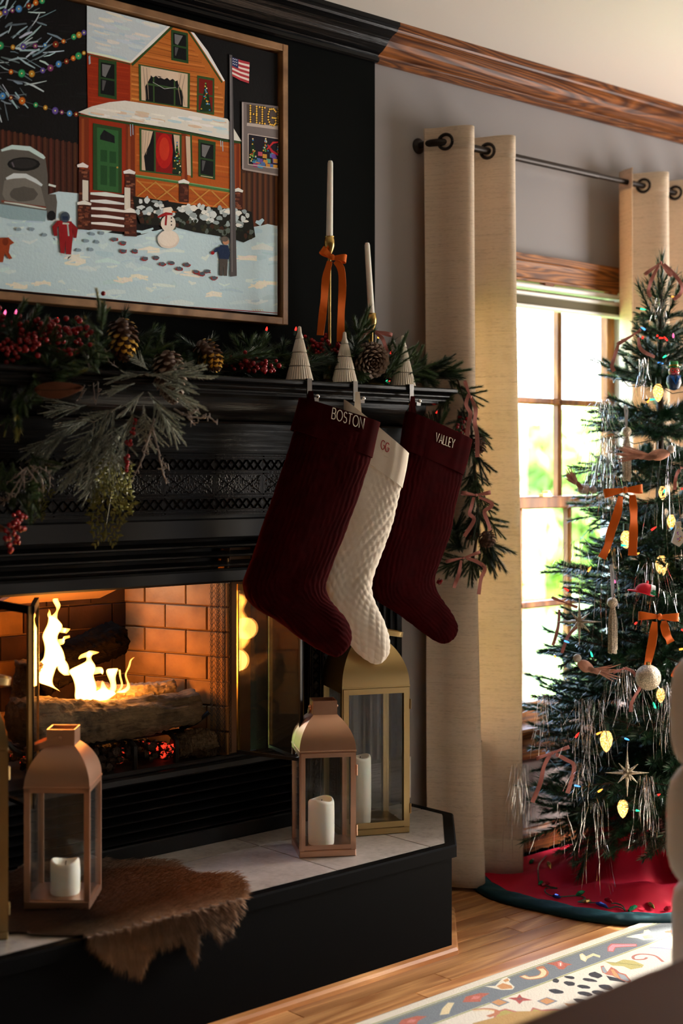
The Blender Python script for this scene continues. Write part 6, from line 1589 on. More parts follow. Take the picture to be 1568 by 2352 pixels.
bow('ribbon_bow', 'dusty pink bow at the foot of the hanging garland', (1063, 1281), dp, [(1023, 1290, .75), (1102, 1268, .75)], [[(1059, 1287), (1053, 1320), (1046, 1338), (1042, 1350)], [(1070, 1282), (1095, 1290), (1113, 1305), (1104, 1330), (1099, 1365)]], .0105, M['pink'])

# ---- pinecones
def scale_mesh(tipmat, nm):
    mb = MB()
    vs = [(-.10, 0, 0), (.10, 0, 0), (-.34, .70, .18), (.34, .70, .18), (0, .12, .10), (-.26, .98, .36), (.26, .98, .36), (0, 1.12, .44), (0, .80, .40), (0, .9, .16)]
    mb.add(vs, [(0, 2, 4), (4, 2, 8), (1, 4, 3), (4, 8, 3), (0, 9, 2), (0, 1, 9), (1, 3, 9)], 0)
    mb.add([vs[2], vs[3], vs[5], vs[6], vs[7], vs[8], vs[9]], [(0, 2, 5), (2, 4, 5), (4, 3, 5), (3, 1, 5), (0, 6, 2), (2, 6, 4), (4, 6, 3), (3, 6, 1)], 1)
    return mb.mesh(nm, [M['cone'], tipmat])
SCM = {'plain': scale_mesh(M['conetip'], 'scale'), 'gold': scale_mesh(M['gold'], 'scale'), 'dark': scale_mesh(M['cone'], 'scale')}
def pinecone(label, u, v, d, du, dv, R, H, kind='plain', n=70, tilt_d=0.0):
    """axis from base to tip along photo direction (du,dv), length H, radius R (metres)"""
    ax = (RV * du - UV_ * dv - DV * tilt_d).normalized(); c = PD(u, v, d) - ax * H * .5
    t = thing('pinecone', label, 'pinecone', c); t.rotation_mode = 'QUATERNION'; t.rotation_quaternion = ax.to_track_quat('Z', 'Y')
    MB().lathe([(R * .15, 0), (R * .45, H * .08), (R * .5, H * .4), (R * .3, H * .8), (R * .05, H * .97)], 14).build('core', M['cone'], t, True)
    for k in range(n):
        q = (k + .5) / n; zc = H * (.02 + .90 * q); a = k * 2.39996
        pr = math.sin(PI * min(1, (q * .82 + .16))) ** .75; s = R * (.62 * pr + .12)
        o = bpy.data.objects.new('scale', SCM[kind if kind != 'gold' or (k * 7) % 5 < 3 else 'dark']); COL.objects.link(o); o.parent = t
        el = -.15 + 1.15 * q
        r0 = R * pr * .42; o.location = (r0 * math.cos(a), r0 * math.sin(a), zc)
        o.rotation_euler = (el, 0, a - PI / 2); o.scale = (s * 1.0, s, s)
    return t
pinecone('gilded brown pinecone standing upright under the painting, flat base up', 283, 782, dep(Vector((1.75, -.19, 1.4))), .1, 1.0, .033, .10, 'gold', 80)
pinecone('large brown pinecone hanging over the mantel edge among frosted sprays', 391, 868, dep(Vector((1.86, -.235, 1.4))), .15, 1.0, .036, .125, 'plain', 90)
pinecone('gilded pinecone lying on the shelf, left of the small red berries', 480, 818, dep(Vector((1.98, -.165, 1.4))), .55, .8, .030, .085, 'gold', 70)
pinecone('wide dark brown pinecone at the foot of the shorter candlestick', 850, 826, dep(Vector((2.50, -.17, 1.4))), .25, .4, .044, .070, 'plain', 80, 1.0)
pinecone('small brown pinecone on the hanging garland, below the top ribbon', 1100, 1022, dd - .02, .2, 1, .020, .045, 'dark', 50)
pinecone('dark pinecone low on the hanging garland, against the curtain', 1118, 1238, dd - .02, .3, 1, .023, .045, 'dark', 50)
pinecone('dark pinecone hidden in the hanging garland above the lowest bow', 1082, 1222, dd + .01, .2, 1, .022, .045, 'dark', 50)

# ---- berries
bmesh_berry = MB().ball((0, 0, 0), 1.0, 10, 7).mesh('berry', M['berry'], True)
def berries(label, pts, d, r, n, spread, seed, stem=True, ry=.02):
    rr = random.Random(seed); c = PD(*pts[0], d); t = thing('berry_cluster', label, 'berries', c, 0)
    P = cr([tuple(p) for p in pts], 30) if len(pts) > 1 else [pts[0]] * 30
    for k in range(n):
        s = P[rr.randint(0, 29)]; p = PD(s[0] + rr.gauss(0, spread[0]), s[1] + rr.gauss(0, spread[1]), d + rr.uniform(-ry, ry))
        o = bpy.data.objects.new('berry', bmesh_berry); COL.objects.link(o); o.parent = t; o.location = p - c; q = r * rr.uniform(.8, 1.12); o.scale = (q, q, q)
    if stem: MB().tube([PD(s[0], s[1] + 4, d) - c for s in P[::6]] if len(pts) > 1 else [Vector((0, 0, -.01)), Vector((0, 0, .01))], .0014, 5).build('stem', M['twig'], t)
berries('large spray of red berries at the far left of the mantel', [(-10, 745), (60, 770), (120, 755), (190, 780)], dep(Vector((1.55, -.17, 1.4))), .0062, 120, (16, 17), 1)
berries('red berries at the far left, beneath the large berry spray', [(-10, 800), (40, 800), (90, 790)], dep(Vector((1.5, -.2, 1.4))), .0058, 44, (14, 12), 2)
berries('three red berries hanging by the gold-green sprigs', [(155, 808), (170, 802)], dep(Vector((1.6, -.24, 1.4))), .0058, 5, (6, 4), 3)
berries('red berry cluster on the shelf left of the first ceramic tree', [(545, 828), (580, 835), (620, 848)], dep(Vector((2.12, -.165, 1.4))), .0056, 60, (14, 9), 4)
berries('red berry cluster between the two left ceramic trees', [(715, 793), (740, 800), (770, 800)], dep(Vector((2.40, -.10, 1.4))), .0058, 66, (13, 13), 5)
berries('dark red berries on the hanging garland beside the VALLEY cuff', [(1060, 960), (1066, 985), (1060, 1000)], dd - .01, .0052, 26, (8, 9), 6)
berries('tiny red berries peeping out beside the VALLEY stocking instep', [(1008, 1336)], dd - .01, .0045, 7, (5, 5), 7)
berries('string of red berries hanging down through the frosted sprays', [(312, 960), (300, 1000), (292, 1040), (288, 1080)], dep(Vector((1.75, -.26, 1.3))), .0048, 24, (3, 5), 8)
berries('red berries hanging at the left edge, in front of the fireplace louvres', [(10, 1250), (25, 1220), (45, 1200), (50, 1230)], dep(Vector((1.45, -.28, 1.0))), .0052, 36, (6, 14), 9)
berries('single red berry on the tipped sprig in front of the picture frame', [(237, 674)], dep(Vector((1.70, -.16, 1.5))), .0056, 1, (0, 0), 10, False)
mn = thing('mantel_lights', 'few small red and pink mini lights along the mantel garland', 'lights', gl0)
for (c_, u, v) in (('pink_', 10, 723), ('red', 130, 740), ('red', 611, 760), ('red', 678, 760), ('amber', 868, 778), ('red', 897, 814), ('pink_', 35, 722), ('amber', 938, 936), ('red', 1001, 950), ('green', 75, 786), ('green', 887, 878), ('red', 893, 877), ('amber', 850, 790)):
    p = PD(u, v, dep(Vector((1.55 + 1.2 * (u / 950), -.16, 1.4)))) - gl0
    b_ = bpy.data.objects.new('bulb', None); COL.objects.link(b_); b_.parent = mn; b_.location = p
    MB().tube([(0, 0, 0), (.002, 0, .006), (.003, 0, .011)], [.0026, .0028, .0006], 6).build('lens', M['mini_' + c_], b_, True)
    MB().tube([(-.004, 0, -.012), (0, 0, 0)], [.0028, .0034], 6).build('socket', M['wire'], b_, True)
MB().tube([(-.4, -.03, .03), (0, -.05, .035), (.4, -.03, .03), (.8, -.02, .03)], .0012, 4).build('cable', M['wire'], mn)

# ---- big spray at the left: pine, tipped pine, frosted pine, cedar, lichen twigs, a dried leaf
sp = thing('pine_spray', 'bushy green pine spray with yellow tips spilling over the mantel at the left', 'greenery', PD(60, 860, 2.95)); sp0 = PD(60, 860, 2.95)
dl = dep(Vector((1.62, -.24, 1.35)))
for i, (u0, v0, u1, v1, k) in enumerate(((235, 760, 222, 668, 1), (238, 770, 180, 735, 1), (240, 800, 212, 790, 1), (230, 740, 240, 690, 0), (120, 880, 195, 850, 1), (90, 860, 190, 800, 0), (30, 830, 65, 860, 1), (20, 820, -20, 860, 1), (60, 800, 160, 775, 0), (70, 880, 30, 960, 0), (40, 900, 38, 1005, 1), (20, 950, 10, 1000, 1), (40, 870, -20, 900, 0), (110, 870, 130, 830, 0), (150, 860, 100, 905, 0), (20, 780, 60, 740, 0), (200, 830, 250, 780, 0), (60, 930, 100, 890, 0), (0, 900, 30, 850, 1), (55, 850, 10, 815, 1), (85, 850, 70, 905, 0), (5, 1060, -10, 1160, 0), (60, 1110, 90, 1180, 0), (30, 1060, 20, 1140, 0), (70, 1040, 110, 1110, 0), (230, 860, 180, 800, 0), (20, 1100, 60, 1170, 0))):
    px_sprig((GL_ if k else GS)[i % 3], sp, u0, v0, dl + gr_.uniform(-.02, .04), u1, v1, dl + gr_.uniform(-.04, .02), gr_.uniform(0, 3), 1.0, sp0, 'tipped_sprig' if k else 'pine_sprig')
fs = thing('frosted_spray', 'frosted pale green pine spray hanging over the mantel front at the left', 'greenery', PD(300, 900, 2.98)); fs0 = PD(300, 900, 2.98)
df_ = dep(Vector((1.78, -.25, 1.3)))
for i, (u0, v0, u1, v1) in enumerate(((330, 860, 495, 865), (350, 880, 470, 935), (340, 900, 425, 1020), (330, 860, 240, 870), (310, 880, 235, 905), (330, 900, 270, 960), (250, 960, 180, 1080), (260, 960, 250, 1100), (230, 950, 110, 1000), (240, 1000, 130, 1130), (260, 1000, 200, 1130), (290, 990, 265, 1090), (330, 930, 340, 1040), (350, 910, 390, 1000), (200, 930, 90, 950), (180, 960, 60, 1080), (300, 940, 320, 1010), (150, 930, 80, 900), (390, 850, 440, 830), (340, 850, 300, 810), (120, 1000, 40, 1060), (220, 980, 160, 1040), (300, 960, 230, 1060), (380, 880, 450, 900), (280, 930, 190, 985), (250, 1030, 190, 1160), (150, 1060, 60, 1120))):
    px_sprig(GF[i % 4], fs, u0, v0, df_ + gr_.uniform(-.02, .03), u1, v1, df_ + gr_.uniform(-.05, .01), gr_.uniform(-.6, .6), 1.0, fs0, 'frosted_sprig')
cedar_m = []
for s in range(3):
    r = random.Random(s + 90); mb = MB()
    def fan(p, d, L, lvl):
        if lvl == 0:
            q = p + d * L
            w = Vector((-d.y, d.x, 0)) if abs(d.z) < .99 else Vector((1, 0, 0)); w = d.cross(Vector((0, 1, 0))).normalized() * L * .22; n_ = Vector((0, .02, 0))
            mb.add([p, p + d * L * .5 + w, q, p + d * L * .5 - w, p + d * L * .5 + n_], [(0, 1, 4), (1, 2, 4), (2, 3, 4), (3, 0, 4)]); return
        nn = 5 if lvl == 2 else 4
        for i in range(nn):
            z = (i + .6) / nn
            for s_ in (-1, 1):
                a = .75 * s_ + r.uniform(-.15, .15)
                dd_ = Vector((d.x * math.cos(a) + d.z * math.sin(a), d.y + r.uniform(-.15, .15), -d.x * math.sin(a) + d.z * math.cos(a)))
                fan(p + d * L * z, dd_, L * (.55 - .28 * z) if lvl == 2 else L * .34, lvl - 1)
        fan(p + d * L * .85, d, L * .25, 0)
    fan(Vector((0, 0, 0)), Vector((0, 0, 1)), 1.0, 2); mb.tube([(0, 0, 0), (0, 0, .95)], [.008, .003], 4, False)
    cedar_m.append(mb.mesh('cedar_frond', M['cedar']))
ce = thing('cedar_spray', 'glittery olive cedar fronds pointing down below the frosted spray', 'greenery', PD(250, 1050, df_)); ce0 = PD(250, 1050, df_)
for i, (u0, v0, u1, v1) in enumerate(((262, 1090, 240, 1232), (255, 1060, 280, 1165), (250, 1080, 212, 1160), (260, 1030, 270, 1120), (100, 1100, 88, 1185), (85, 1120, 70, 1160))):
    px_sprig(cedar_m[i % 3], ce, u0, v0, df_ - .01 + .01 * (i % 2), u1, v1, df_ - .03, .15 * i - .3, 1.0, ce0, 'cedar_frond')
# orient the flat fronds to the room
def lichen_twig(label, trees, d, seed):
    rr = random.Random(seed); c = PD(*trees[0][0], d); t = thing('frosted_twig', label, 'twig', c)
    def seg(parent, P, r, lvl):
        k = max(8, len(P) * 5); S = cr([(*p,) for p in P], k); pts = [PD(s[0] + rr.uniform(-1.2, 1.2), s[1] + rr.uniform(-1.2, 1.2), d + .012 * math.sin(i * .35 + seed) * lvl) - c for i, s in enumerate(S)]
        mb = MB(); mb.tube(pts, [r * (1 - .55 * i / k) * rr.uniform(.75, 1.3) for i in range(k)], 6)
        for i in range(2, k - 1):
            if rr.random() < .75:
                a = rr.uniform(0, 6.28); L = rr.uniform(.004, .012); q = pts[i] + (RV * math.cos(a) + UV_ * math.sin(a) - DV * .3) * L; mb.tube([pts[i], q], [r * .6, r * .5], 5); mb.ball(q, r * .75, 5, 4)
        return mb.build('twig', M['lichen'], parent, True)
    for P in trees: seg(t, P, .0026 if len(P) > 3 else .002, 1)
lichen_twig('forked pale lichen twig hanging below the large pinecone', [[(355, 960), (340, 1010), (325, 1060), (300, 1110)], [(350, 980), (362, 1030), (372, 1075), (383, 1112)], [(372, 1060), (388, 1080)], [(345, 1000), (330, 1030)]], df_ - .03, 1)
lichen_twig('pale lichen twig branching under the gold-tipped sprigs', [[(190, 800), (205, 850), (200, 890), (175, 920)], [(205, 850), (225, 880), (220, 930)], [(240, 800), (250, 830), (272, 845)], [(230, 800), (215, 870), (218, 925)], [(205, 860), (188, 900)]], df_ + .0, 2)
lichen_twig('pale lichen twig reaching down at the far left', [[(60, 1075), (30, 1100), (0, 1115)], [(60, 1075), (40, 1130), (0, 1160)], [(70, 1070), (95, 1100), (100, 1140)], [(75, 1070), (110, 1085), (116, 1120)], [(60, 1080), (20, 1140), (2, 1150)], [(60, 1075), (85, 1110), (90, 1150)], [(55, 1085), (55, 1125)]], dl - .02, 3)
lichen_twig('thin pale twig arching right above the plain frieze', [[(400, 940), (430, 955), (465, 960), (480, 958), (500, 975)], [(430, 955), (445, 975)], [(440, 950), (455, 940)]], df_ - .02, 4)
# dried leaf
t0 = PD(135, 893, dl - .05); t = thing('dried_leaf', 'dried brown magnolia leaf lying across the pine spray at the left', 'leaf', t0)
mb = MB(); n = 14; vs = []
for i in range(n):
    q = i / (n - 1); u = 78 + 114 * q; w = 19 * math.sin(PI * q ** .8) ** .7 + .5; vc = 895 - 6 * q + 4 * math.sin(3 * q)
    for k, s in enumerate((-1, 0, 1)): vs.append(PD(u, vc + s * w, dl - .05 + (.008 if k == 1 else 0) - .01 * math.sin(PI * q)) - t0)
mb.add(vs, [(3 * i + k, 3 * i + k + 1, 3 * i + k + 4, 3 * i + k + 3) for i in range(n - 1) for k in (0, 1)]); o = mb.build('blade', M['leafbrown'], t, 60); md = o.modifiers.new('t', 'SOLIDIFY'); md.thickness = .0008
MB().tube([vs[1 + 3 * i] - DV * .0012 for i in range(n)], .0009, 5).build('midrib', M['twig'], t)
t0 = PD(5, 1212, dl - .06); t = thing('dried_leaf', 'curled dried brown leaf at the left edge, beside the hanging red berries', 'leaf', t0)
mb = MB(); vs = []
for i in range(10):
    q = i / 9; u = -25 + 42 * q; w = 8 * math.sin(PI * q ** .8) ** .7 + .5
    for k, s in enumerate((-1, 0, 1)): vs.append(PD(u, 1205 + 14 * q + s * w, dl - .06 + (.006 if k == 1 else 0)) - t0)
mb.add(vs, [(3 * i + k, 3 * i + k + 1, 3 * i + k + 4, 3 * i + k + 3) for i in range(9) for k in (0, 1)]); o = mb.build('blade', M['leafbrown'], t, 60); md = o.modifiers.new('t', 'SOLIDIFY'); md.thickness = .0008
MB().tube([vs[1 + 3 * i] for i in range(10)], .0009, 5).build('midrib', M['twig'], t)

# ================================================================== FUR HIDE
def z2(p): return (p[0] / 2.529, 1640 + p[1] / 2.529)
FUR = [(-260, 1010), (-100, 900), (40, 925), (135, 870), (300, 860), (480, 850), (600, 845), (750, 852), (1005, 850), (1050, 890), (1120, 925), (1240, 930), (1340, 915), (1405, 965), (1412, 1040), (1408, 1120), (1352, 1200), (1335, 1262), (1285, 1285), (1268, 1315), (1236, 1310), (1225, 1262), (1172, 1235), (1138, 1285), (1155, 1345), (1140, 1425), (1118, 1450), (1085, 1415), (1070, 1350), (1050, 1300), (1000, 1325), (900, 1350), (865, 1395), (838, 1470), (815, 1520), (770, 1500), (690, 1468), (600, 1410), (520, 1320), (470, 1292), (300, 1292), (0, 1268), (-260, 1200)]
def inside(p, P):
    c = False; j = len(P) - 1
    for i in range(len(P)):
        if (P[i][1] > p[1]) != (P[j][1] > p[1]) and p[0] < (P[j][0] - P[i][0]) * (p[1] - P[i][1]) / (P[j][1] - P[i][1]) + P[i][0]: c = not c
        j = i
    return c
HE = -.462
def fur_pt(x, y, lift=.006):
    u, v = z2((x, y)); p = PZ(u, v, HZ + lift)
    if p.y > -.080:
        q = PY(u, v, -.080); return q, .2
    if p.y > HE:
        e_ = max(0, .022 - (p.y - HE)); return p + Vector((0, 0, .004 * math.sin(x * .013) * math.sin(y * .02) - e_ * e_ * 14)), (p.y - HE)
    q = PY(u, v, HE - .012); return q, (q.z - HZ)
fur = thing('fur_hide', 'brown fur hide draped over the front edge of the hearth', 'fur', fur_pt(900, 1050)[0]); fo = Vector(fur.location)
st = 14; G = {}; mb = MB()
ci = {}
for ix in range(-260, 1440, st):
    for iy in range(790, 1540, st):
        if all(inside((ix + a, iy + b_), FUR) for a in (0, st) for b_ in (0, st)):
            f = []
            for a, b_ in ((0, 0), (st, 0), (st, st), (0, st)):
                k = (ix + a, iy + b_)
                if k not in ci:
                    ci[k] = len(mb.v); mb.v.append(tuple(fur_pt(*k)[0] - fo))
                f.append(ci[k])
            mb.f.append(tuple(f)); mb.m.append(0)
o = mb.build('skin', M['furbase'], fur, 180, fix=False)
fr = np.random.RandomState(8); HV, HF, HC = [], [], []
cells = [f for f in mb.f]; VV = mb.v
keys = {v: k for k, v in ci.items()}
def mix3(a, b_, t): return tuple(a[i] * (1 - t) + b_[i] * t for i in range(3))
edge = [Vector((p[0], p[1])) for p in FUR]
NH = 34000
ids = fr.randint(0, len(cells), NH); R4 = fr.rand(NH, 6)
for k in range(NH):
    f = cells[ids[k]]; a, b_ = R4[k, 0], R4[k, 1]
    k0 = keys[f[0]]; x, y = k0[0] + a * st, k0[1] + b_ * st
    p = Vector(VV[f[0]]) * (1 - a) * (1 - b_) + Vector(VV[f[1]]) * a * (1 - b_) + Vector(VV[f[2]]) * a * b_ + Vector(VV[f[3]]) * (1 - a) * b_
    hang = (p + fo).y < HE - .004
    k_ = max(0, min(1, ((p + fo).y - HE) / .03)); n_ = Vector((0, -1, .15)) if hang else Vector((0, -(1 - k_), .4 + .6 * k_)).normalized()
    # hair lies toward the lower right of the hide, fanning to the edges
    if hang: fl = Vector((.25 + .5 * (x - 1050) / 500, 0, -1))
    else: fl = Vector((.9, -.55 - .3 * (y - 1000) / 200, -.12))
    d = (fl.normalized() * .9 + n_ * (.24 + .2 * R4[k, 2]) + Vector((R4[k, 3] - .5, R4[k, 4] - .5, R4[k, 5] - .5)) * .45).normalized()
    L = .019 + .012 * R4[k, 2]
    w = Vector((d.z, d.x, d.y)).cross(d).normalized() * .00042
    m_ = p + d * L * .55; e = p + d * L - n_ * L * .22
    b0 = len(HV); HV += [p - w, p + w, m_ - w * .8, m_ + w * .8, e]; HF += [(b0, b0 + 1, b0 + 3, b0 + 2), (b0 + 2, b0 + 3, b0 + 4)]
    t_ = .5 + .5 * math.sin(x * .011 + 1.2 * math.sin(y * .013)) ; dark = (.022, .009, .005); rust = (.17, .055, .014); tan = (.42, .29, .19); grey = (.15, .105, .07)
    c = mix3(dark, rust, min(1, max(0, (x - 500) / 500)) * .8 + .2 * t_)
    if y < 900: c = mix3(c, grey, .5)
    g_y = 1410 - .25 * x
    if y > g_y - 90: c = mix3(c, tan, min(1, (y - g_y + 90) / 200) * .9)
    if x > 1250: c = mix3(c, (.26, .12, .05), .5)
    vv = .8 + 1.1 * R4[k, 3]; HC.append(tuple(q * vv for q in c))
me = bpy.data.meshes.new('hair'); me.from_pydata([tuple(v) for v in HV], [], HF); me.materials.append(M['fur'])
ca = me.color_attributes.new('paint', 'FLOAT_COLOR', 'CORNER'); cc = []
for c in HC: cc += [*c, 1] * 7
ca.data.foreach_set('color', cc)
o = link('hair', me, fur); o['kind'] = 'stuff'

# ================================================================== TREE SKIRT
SK = Vector((3.43, -.31, 0)); skt = thing('tree_skirt', 'red velvet tree skirt with a dark teal border and beaded lights', 'tree skirt', SK)
def sk_r(a, r):   # outer radius limited by the wall
    s = math.sin(a); R = r * (1 + .012 * math.sin(9 * a))
    if s > 0: R = min(R, (.31 - .03) / max(s, .2) )
    return R
def sk_h(a, q):
    # cloth rises over the stand, with soft folds
    b_ = .205 * math.exp(-(q / .34) ** 2)
    fold = .038 * math.exp(-((q - .66 - .05 * math.sin(2 * a + 1)) / .11) ** 2) * (.6 + .5 * math.sin(1.7 * a + .4))
    rad = (.020 * math.sin(7 * a + 1.0) + .012 * math.sin(12 * a + 2.0 + 4 * q)) * math.sin(PI * min(1, q * 1.05)) * (1 - q * .5)
    return .014 + b_ + max(0, fold) + max(-.012, rad) * (1 if q < .95 else .3)
mb = MB(); na, nq = 150, 44; vs = []
for j in range(nq):
    q = .06 + .94 * j / (nq - 1)
    for i in range(na):
        a = 2 * PI * i / na; R = sk_r(a, .455) * q; vs.append((R * math.cos(a), R * math.sin(a), sk_h(a, q)))
mb.add(vs, [(j * na + i, j * na + (i + 1) % na, (j + 1) * na + (i + 1) % na, (j + 1) * na + i) for j in range(nq - 1) for i in range(na)])
o = mb.build('velvet', M['skirt'], skt, 180); md = o.modifiers.new('t', 'SOLIDIFY'); md.thickness = .003
mb = MB(); m_ = 10; vs = []
for i in range(na):
    a = 2 * PI * i / na; R0 = sk_r(a, .450); R1 = sk_r(a, .515); 
    for j in range(m_):
        w = PI * j / (m_ - 1); rr_ = (R0 + R1) / 2 - (R1 - R0) / 2 * math.cos(w); vs.append((rr_ * math.cos(a), rr_ * math.sin(a), .004 + (.020 + .003 * math.sin(26 * a + j)) * math.sin(w) ** .7))
    vs.append((R1 * math.cos(a) * .97, R1 * math.sin(a) * .97, .0025)); vs.append((R0 * math.cos(a), R0 * math.sin(a), .0025))
mb.add(vs, [(i * 12 + j, i * 12 + (j + 1) % 12, ((i + 1) % na) * 12 + (j + 1) % 12, ((i + 1) % na) * 12 + j) for i in range(na) for j in range(12)])
mb.build('border', M['teal'], skt, 180)
# embroidered string of beaded bulbs near the border
bc = {'r': plain('red_bead', (.35, .01, .03), .15, .3), 'g': plain('green_bead', (.01, .22, .09), .15, .3), 'b': plain('blue_bead', (.02, .07, .45), .15, .3), 'y': plain('gold_bead', (.5, .34, .12), .2, .8)}
def z5(p): return (1120 + p[0] / 3.5, 1560 + p[1] / 3.5)
def sk_surf(u, v):
    # march the pixel's ray down to the skirt surface
    r = ray(u, v); lo = 3.2
    for k in range(700):
        d = 3.3 + k * .0025; p = CAM + r * d; q = p - SK; a = math.atan2(q.y, q.x); rr_ = math.hypot(q.x, q.y) / max(.05, sk_r(a, .455))
        if rr_ <= 1.0 and p.z <= sk_h(a, max(.06, rr_)) + .002: return p - SK
        if p.z < .012: return p - SK
    return CAM + r * 3.9 - SK
for (c, x, y, dx, dy) in (('y', 495, 1510, 20, 45), ('g', 425, 1655, -14, 6), ('r', 465, 1660, 28, -6), ('b', 555, 1763, 26, 6), ('g', 745, 1735, 30, -14), ('y', 800, 1803, 28, -4), ('r', 972, 1795, 26, 10), ('b', 920, 1832, 40, 16), ('g', 1168, 1855, 30, -16), ('y', 1312, 1835, 28, 24), ('r', 1450, 1860, 26, -4), ('g', 355, 1478, 14, -8)):
    p = sk_surf(*z5((x, y))); e = sk_surf(*z5((x + dx, y + dy))); d = (e - p); L = max(.010, min(.022, d.length * 1.2)); d = d.normalized() if d.length > 1e-5 else RV
    MB().tube([p - d * L + UV_ * .004, p - d * L * .3 + UV_ * .006, p + d * L * .4 + UV_ * .006, p + d * L + UV_ * .004], [.003, .0065, .0055, .001], 8).build('beaded_bulb', bc[c], skt)
wire_px = [(470, 1425), (410, 1500), (405, 1580), (415, 1645), (450, 1665), (560, 1690), (470, 1690), (465, 1725), (530, 1755), (600, 1757), (720, 1750), (780, 1765), (765, 1785), (725, 1800), (800, 1806), (880, 1810), (940, 1845), (980, 1850), (1030, 1838), (1080, 1850), (1105, 1870), (1080, 1830), (1030, 1812), (990, 1812)]
mb = MB(); S = cr([z5(p) for p in wire_px], 90); mb.tube([sk_surf(s[0], s[1]) + UV_ * .003 for s in S], .0018, 5); mb.build('beaded_wire', plain('green_beading', (.02, .09, .05), .3), skt)

# ================================================================== RUG
RT = .011
RX0_, RX1_, RY0_, RY1_ = 1.15, 3.75, -2.35, -.634
rug = thing('area_rug', 'cream wool rug with a blue-grey border, flower motifs and black spots', 'rug', ((RX0_ + RX1_) / 2, (RY0_ + RY1_) / 2, 0)); ro = Vector(rug.location)
MB().prism([(RX0_ - ro.x, RY0_ - ro.y), (RX1_ - ro.x, RY0_ - ro.y), (RX1_ - ro.x, RY1_ - ro.y), (RX0_ - ro.x, RY1_ - ro.y)], 'z', .0008, RT - .0012).build('backing', plain('rug_edge', (.42, .38, .30), .95, bump=(200, .3, .003)), rug)
GV, GF_, GC = [], [], []; gl_ = [0]
def rpoly(P, col, jit=0):
    gl_[0] += 1; z = RT - .0010 + gl_[0] * .000004; b_ = len(GV); GV.extend([(p[0] - ro.x, p[1] - ro.y, z) for p in P]); c = srgb(col) if isinstance(col, str) else col
    for t in tessellate_polygon([[Vector((p[0], p[1], 0)) for p in P]]): GF_.append([b_ + i for i in t]); GC.append(c)
def zr(p): return (1120 + p[0] / 3.5, 2020 + p[1] / 3.5)
def rp(pts, col): rpoly([tuple(PZ(*zr(p), RT)[:2]) for p in pts], col)
def rstroke(pts, w, col, closed=False):
    Q = [PZ(*zr(p), RT) for p in cr(pts, max(6, len(pts) * 4))]; n = len(Q); L, R = [], []
    for i in range(n):
        t = (Q[min(i + 1, n - 1)] - Q[max(i - 1, 0)]); t.normalize(); s = Vector((-t.y, t.x, 0)) * w / 2; L.append(tuple((Q[i] + s)[:2])); R.append(tuple((Q[i] - s)[:2]))
    rpoly(L + R[::-1], col)
def rblob(c, rx, ry, col, n=12, rough=.12, rot=0):
    r = random.Random(int(c[0] * 3 + c[1])); pts = []
    for i in range(n):
        a = 2 * PI * i / n; x, y = rx * math.cos(a) * (1 + r.uniform(-rough, rough)), ry * math.sin(a) * (1 + r.uniform(-rough, rough)); pts.append((c[0] + x * math.cos(rot) - y * math.sin(rot), c[1] + x * math.sin(rot) + y * math.cos(rot)))
    rp(pts, col)
def band(y0, y1, col): rpoly([(RX0_ + .002, y0), (RX1_ - .002, y0), (RX1_ - .002, y1), (RX0_ + .002, y1)], col)
band(RY0_ + .002, RY1_ - .002, 'd8d0bd'); band(-.664, -.660, '9a9a62'); band(-.744, -.666, '6d7478'); band(-.750, -.745, '9c9c66'); band(-.672, -.669, '8d9068')
# border motifs repeated along the band: scroll, arrow, blossom, check
CR_, PK, OR, RD, OL, CRM = 'd9c79a', 'c98a92', 'c48a52', 'b0583f', 'a39a58', 'd9d2bc'
rp([(960, 575), (1010, 580), (1028, 545), (1200, 535), (1195, 515), (990, 512), (962, 540)], 'b5605a'); rp([(970, 570), (1005, 572), (1020, 540), (1190, 530), (1190, 520), (1000, 520), (972, 545)], PK)
rp([(735, 600), (760, 590), (790, 615), (845, 590), (905, 610), (900, 626), (850, 610), (800, 635), (785, 660), (745, 640)], CR_); rp([(745, 607), (765, 600), (790, 628), (780, 652), (755, 636)], CRM)
rp([(470, 672), (540, 660), (580, 648), (610, 665), (680, 680), (640, 690), (610, 720), (570, 718), (540, 690)], RD); rp([(560, 665), (590, 655), (605, 680), (585, 700), (565, 690)], 'c8766a'); rp([(578, 668), (590, 668), (588, 695), (580, 690)], 'e0d6c8')
rstroke([(275, 770), (330, 790), (430, 775), (455, 740), (420, 710), (460, 705)], .020, 'b5704a'); rstroke([(280, 772), (335, 790), (425, 775), (450, 742), (425, 715)], .012, CR_)
rp([(-30, 855), (60, 852), (110, 800), (150, 780), (182, 800), (170, 820), (215, 860), (200, 882), (110, 885), (50, 872)], CRM); rp([(70, 855), (120, 830), (190, 850), (200, 872), (110, 880)], OR); rp([(120, 810), (160, 790), (172, 812), (140, 822)], OR)
rp([(1110, 460), (1190, 440), (1250, 430), (1255, 405), (1290, 400), (1310, 415), (1300, 435), (1350, 450), (1355, 475), (1250, 485), (1200, 468)], 'dfd0a4'); rp([(1240, 455), (1290, 440), (1330, 450), (1330, 470), (1260, 475)], 'd9b46a')
rp([(1420, 415), (1480, 405), (1480, 425), (1430, 425)], RD)
def shift(pts, dx): return [(p[0], p[1]) for p in pts]
